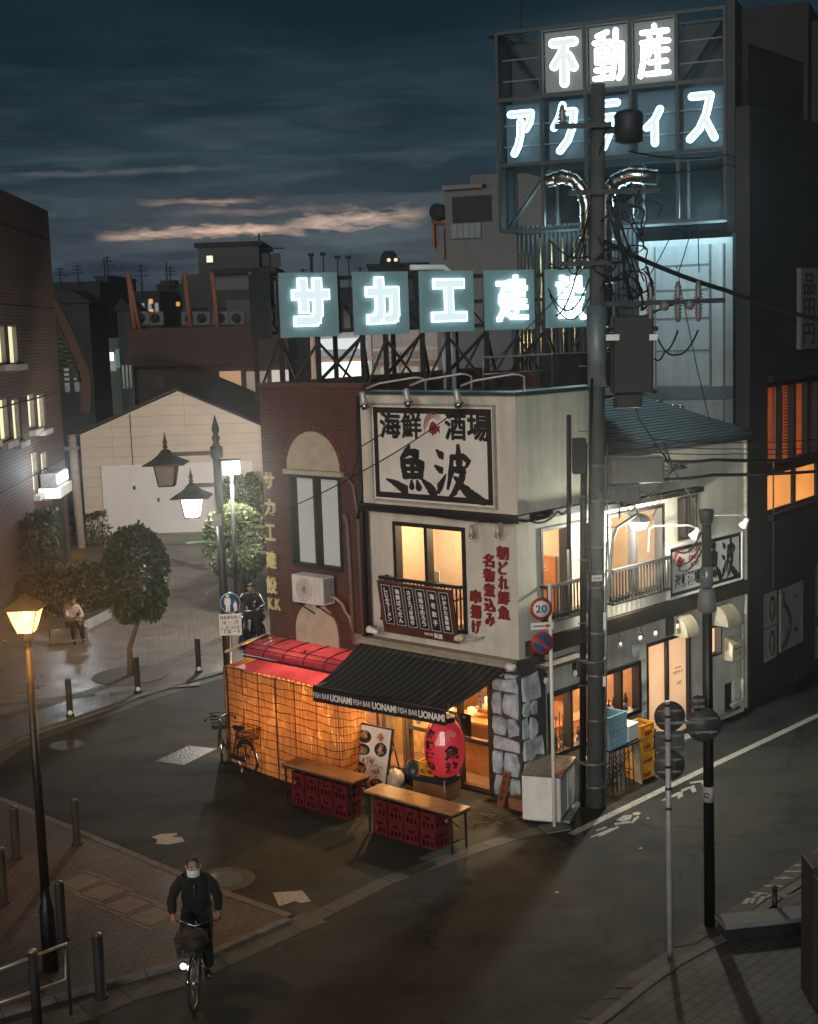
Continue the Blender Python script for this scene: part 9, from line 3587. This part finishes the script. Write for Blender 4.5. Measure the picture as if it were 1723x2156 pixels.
# person walking behind the clipped tree
wb = at(521, 1283, .03)
pw_ = thing('person', 'walker in dark trousers and white shoes behind the brighter clipped tree', 'person', wb)
bw_ = BF(Vector((wb.x, wb.y, .03)), (.25, 1))
PW = lambda s_, f_, z: bw_.p(f_, s_, z)
JW = dict(pelvis=(0, 0, .93), spine=(0, .01, 1.12), chest=(0, .02, 1.30), neck=(0, .03, 1.45), head=(0, .05, 1.58), face=(0, 1, -.1),
          sh_l=(.18, .02, 1.37), sh_r=(-.18, .02, 1.37), el_l=(.24, -.06, 1.10), el_r=(-.24, .08, 1.10), wr_l=(.24, .06, .88), wr_r=(-.23, .22, .92),
          fing_l=(.24, .09, .80), fing_r=(-.23, .27, .85), palm_side_l=(0, 1, 0), palm_side_r=(0, 1, 0), curl_l=(-.02, 0, -.02), curl_r=(.02, 0, -.02),
          hip_l=(.09, 0, .90), hip_r=(-.09, 0, .90), kn_l=(.10, .14, .50), kn_r=(-.10, -.04, .48), an_l=(.10, .10, .09), an_r=(-.10, -.28, .16), toe_l=(.10, .24, .03), toe_r=(-.10, -.16, .05))
figure_person(pw_, PW, JW, plain('walker_top', (.03, .035, .05), .9), plain('walker_trousers', (.012, .016, .024), .9), M['white_clean'], .1)

# person on a motor scooter by the brick corner
mb0 = at(512, 1366, 0)
sc = thing('motor_scooter', 'dark motor scooter with chrome mirrors standing by the brick corner', 'scooter', mb0)
bs = BF(Vector((mb0.x, mb0.y, 0)), (-.35, -1))
mb = MB()
def rad_wheel(c0, dx, r_):
 return MB().tube([c0 + dx * math.cos(a) * r_ + Vector((0, 0, math.sin(a) * r_)) for a in arc(19, 0, 2 * math.pi * 19 / 20)], .045, 8, closed=True)
for a_ in (0, -1.18):
 w = rad_wheel(bs.p(a_, 0, .22), bs.f, .17).build('wheel', M['rubber'], sc)
 MB().lathe(bs.p(a_, -.03, .22), [(.12, 0), (.12, .06)], 12, axis=bs.s).build('hub', M['grey_metal'], w)
mb = MB()
mb.tube([bs.p(-.02, 0, .22), bs.p(-.16, 0, .62), bs.p(-.22, 0, .98)], [.04, .10, .05], 10)
mb.tube([bs.p(-.16, 0, .5), bs.p(-.3, 0, .28), bs.p(-.6, 0, .26), bs.p(-.75, 0, .5), bs.p(-1.3, 0, .62)], [.10, .11, .12, .17, .09], 10)
mb.build('fairing', plain('scooter_black', (.015, .015, .018), .25), sc)
mb = MB()
mb.tube([bs.p(-.62, 0, .74), bs.p(-.9, 0, .76), bs.p(-1.25, 0, .80)], [.10, .13, .08], 10)
mb.build('saddle', M['rubber'], sc)
mb = MB()
mb.tube([bs.p(-.30, -.34, 1.02), bs.p(-.22, 0, .98), bs.p(-.30, .34, 1.02)], .016, 6)
for s_ in (-1, 1):
 mb.tube([bs.p(-.24, s_ * .24, 1.0), bs.p(-.22, s_ * .30, 1.22)], .008, 5)
hb = mb.build('handlebar', M['chrome'], sc)
for s_ in (-1, 1):
 MB().lathe(bs.p(-.22, s_ * .30, 1.25), [(.055, 0), (.06, .015)], 12, axis=bs.f).build('mirror', M['chrome'], hb)
MB().lathe(bs.p(-.02, 0, .86), [(.05, -.06), (.075, 0), (.07, .02)], 12, axis=bs.f).build('headlight', M['chrome'], sc)
rp = thing('person', 'rider in a black jacket with white arm stripes astride the motor scooter', 'person', bs.p(-.75, 0, 0))
PR = lambda s_, f_, z: bs.p(f_, s_, z)
JR = dict(pelvis=(0, -.80, .90), spine=(0, -.78, 1.08), chest=(0, -.70, 1.27), neck=(0, -.66, 1.41), head=(.02, -.62, 1.54), face=(-.35, .90, -.2),
          sh_l=(.20, -.70, 1.33), sh_r=(-.20, -.70, 1.33), el_l=(.38, -.62, 1.10), el_r=(-.38, -.62, 1.12), wr_l=(.33, -.42, 1.03), wr_r=(-.33, -.42, 1.03),
          fing_l=(.32, -.34, 1.02), fing_r=(-.32, -.34, 1.02), palm_side_l=(-1, 0, 0), palm_side_r=(1, 0, 0), curl_l=(0, 0, -.03), curl_r=(0, 0, -.03),
          hip_l=(.12, -.78, .86), hip_r=(-.12, -.78, .86), kn_l=(.24, -.44, .62), kn_r=(-.24, -.46, .60), an_l=(.24, -.55, .12), an_r=(-.24, -.60, .12), toe_l=(.25, -.40, .04), toe_r=(-.25, -.45, .04))
figure_person(rp, PR, JR, M['cloth_black'], M['cloth_black'], M['rubber'], .1)
mb = MB()
for s_ in (-1, 1):
 mb.tube([PR(s_ * .25, -.66, 1.38), PR(s_ * .375, -.60, 1.20), PR(s_ * .435, -.58, 1.12), PR(s_ * .37, -.44, 1.08)], .010, 5)
mb.build('sleeve_stripe', M['white_clean'], rp)
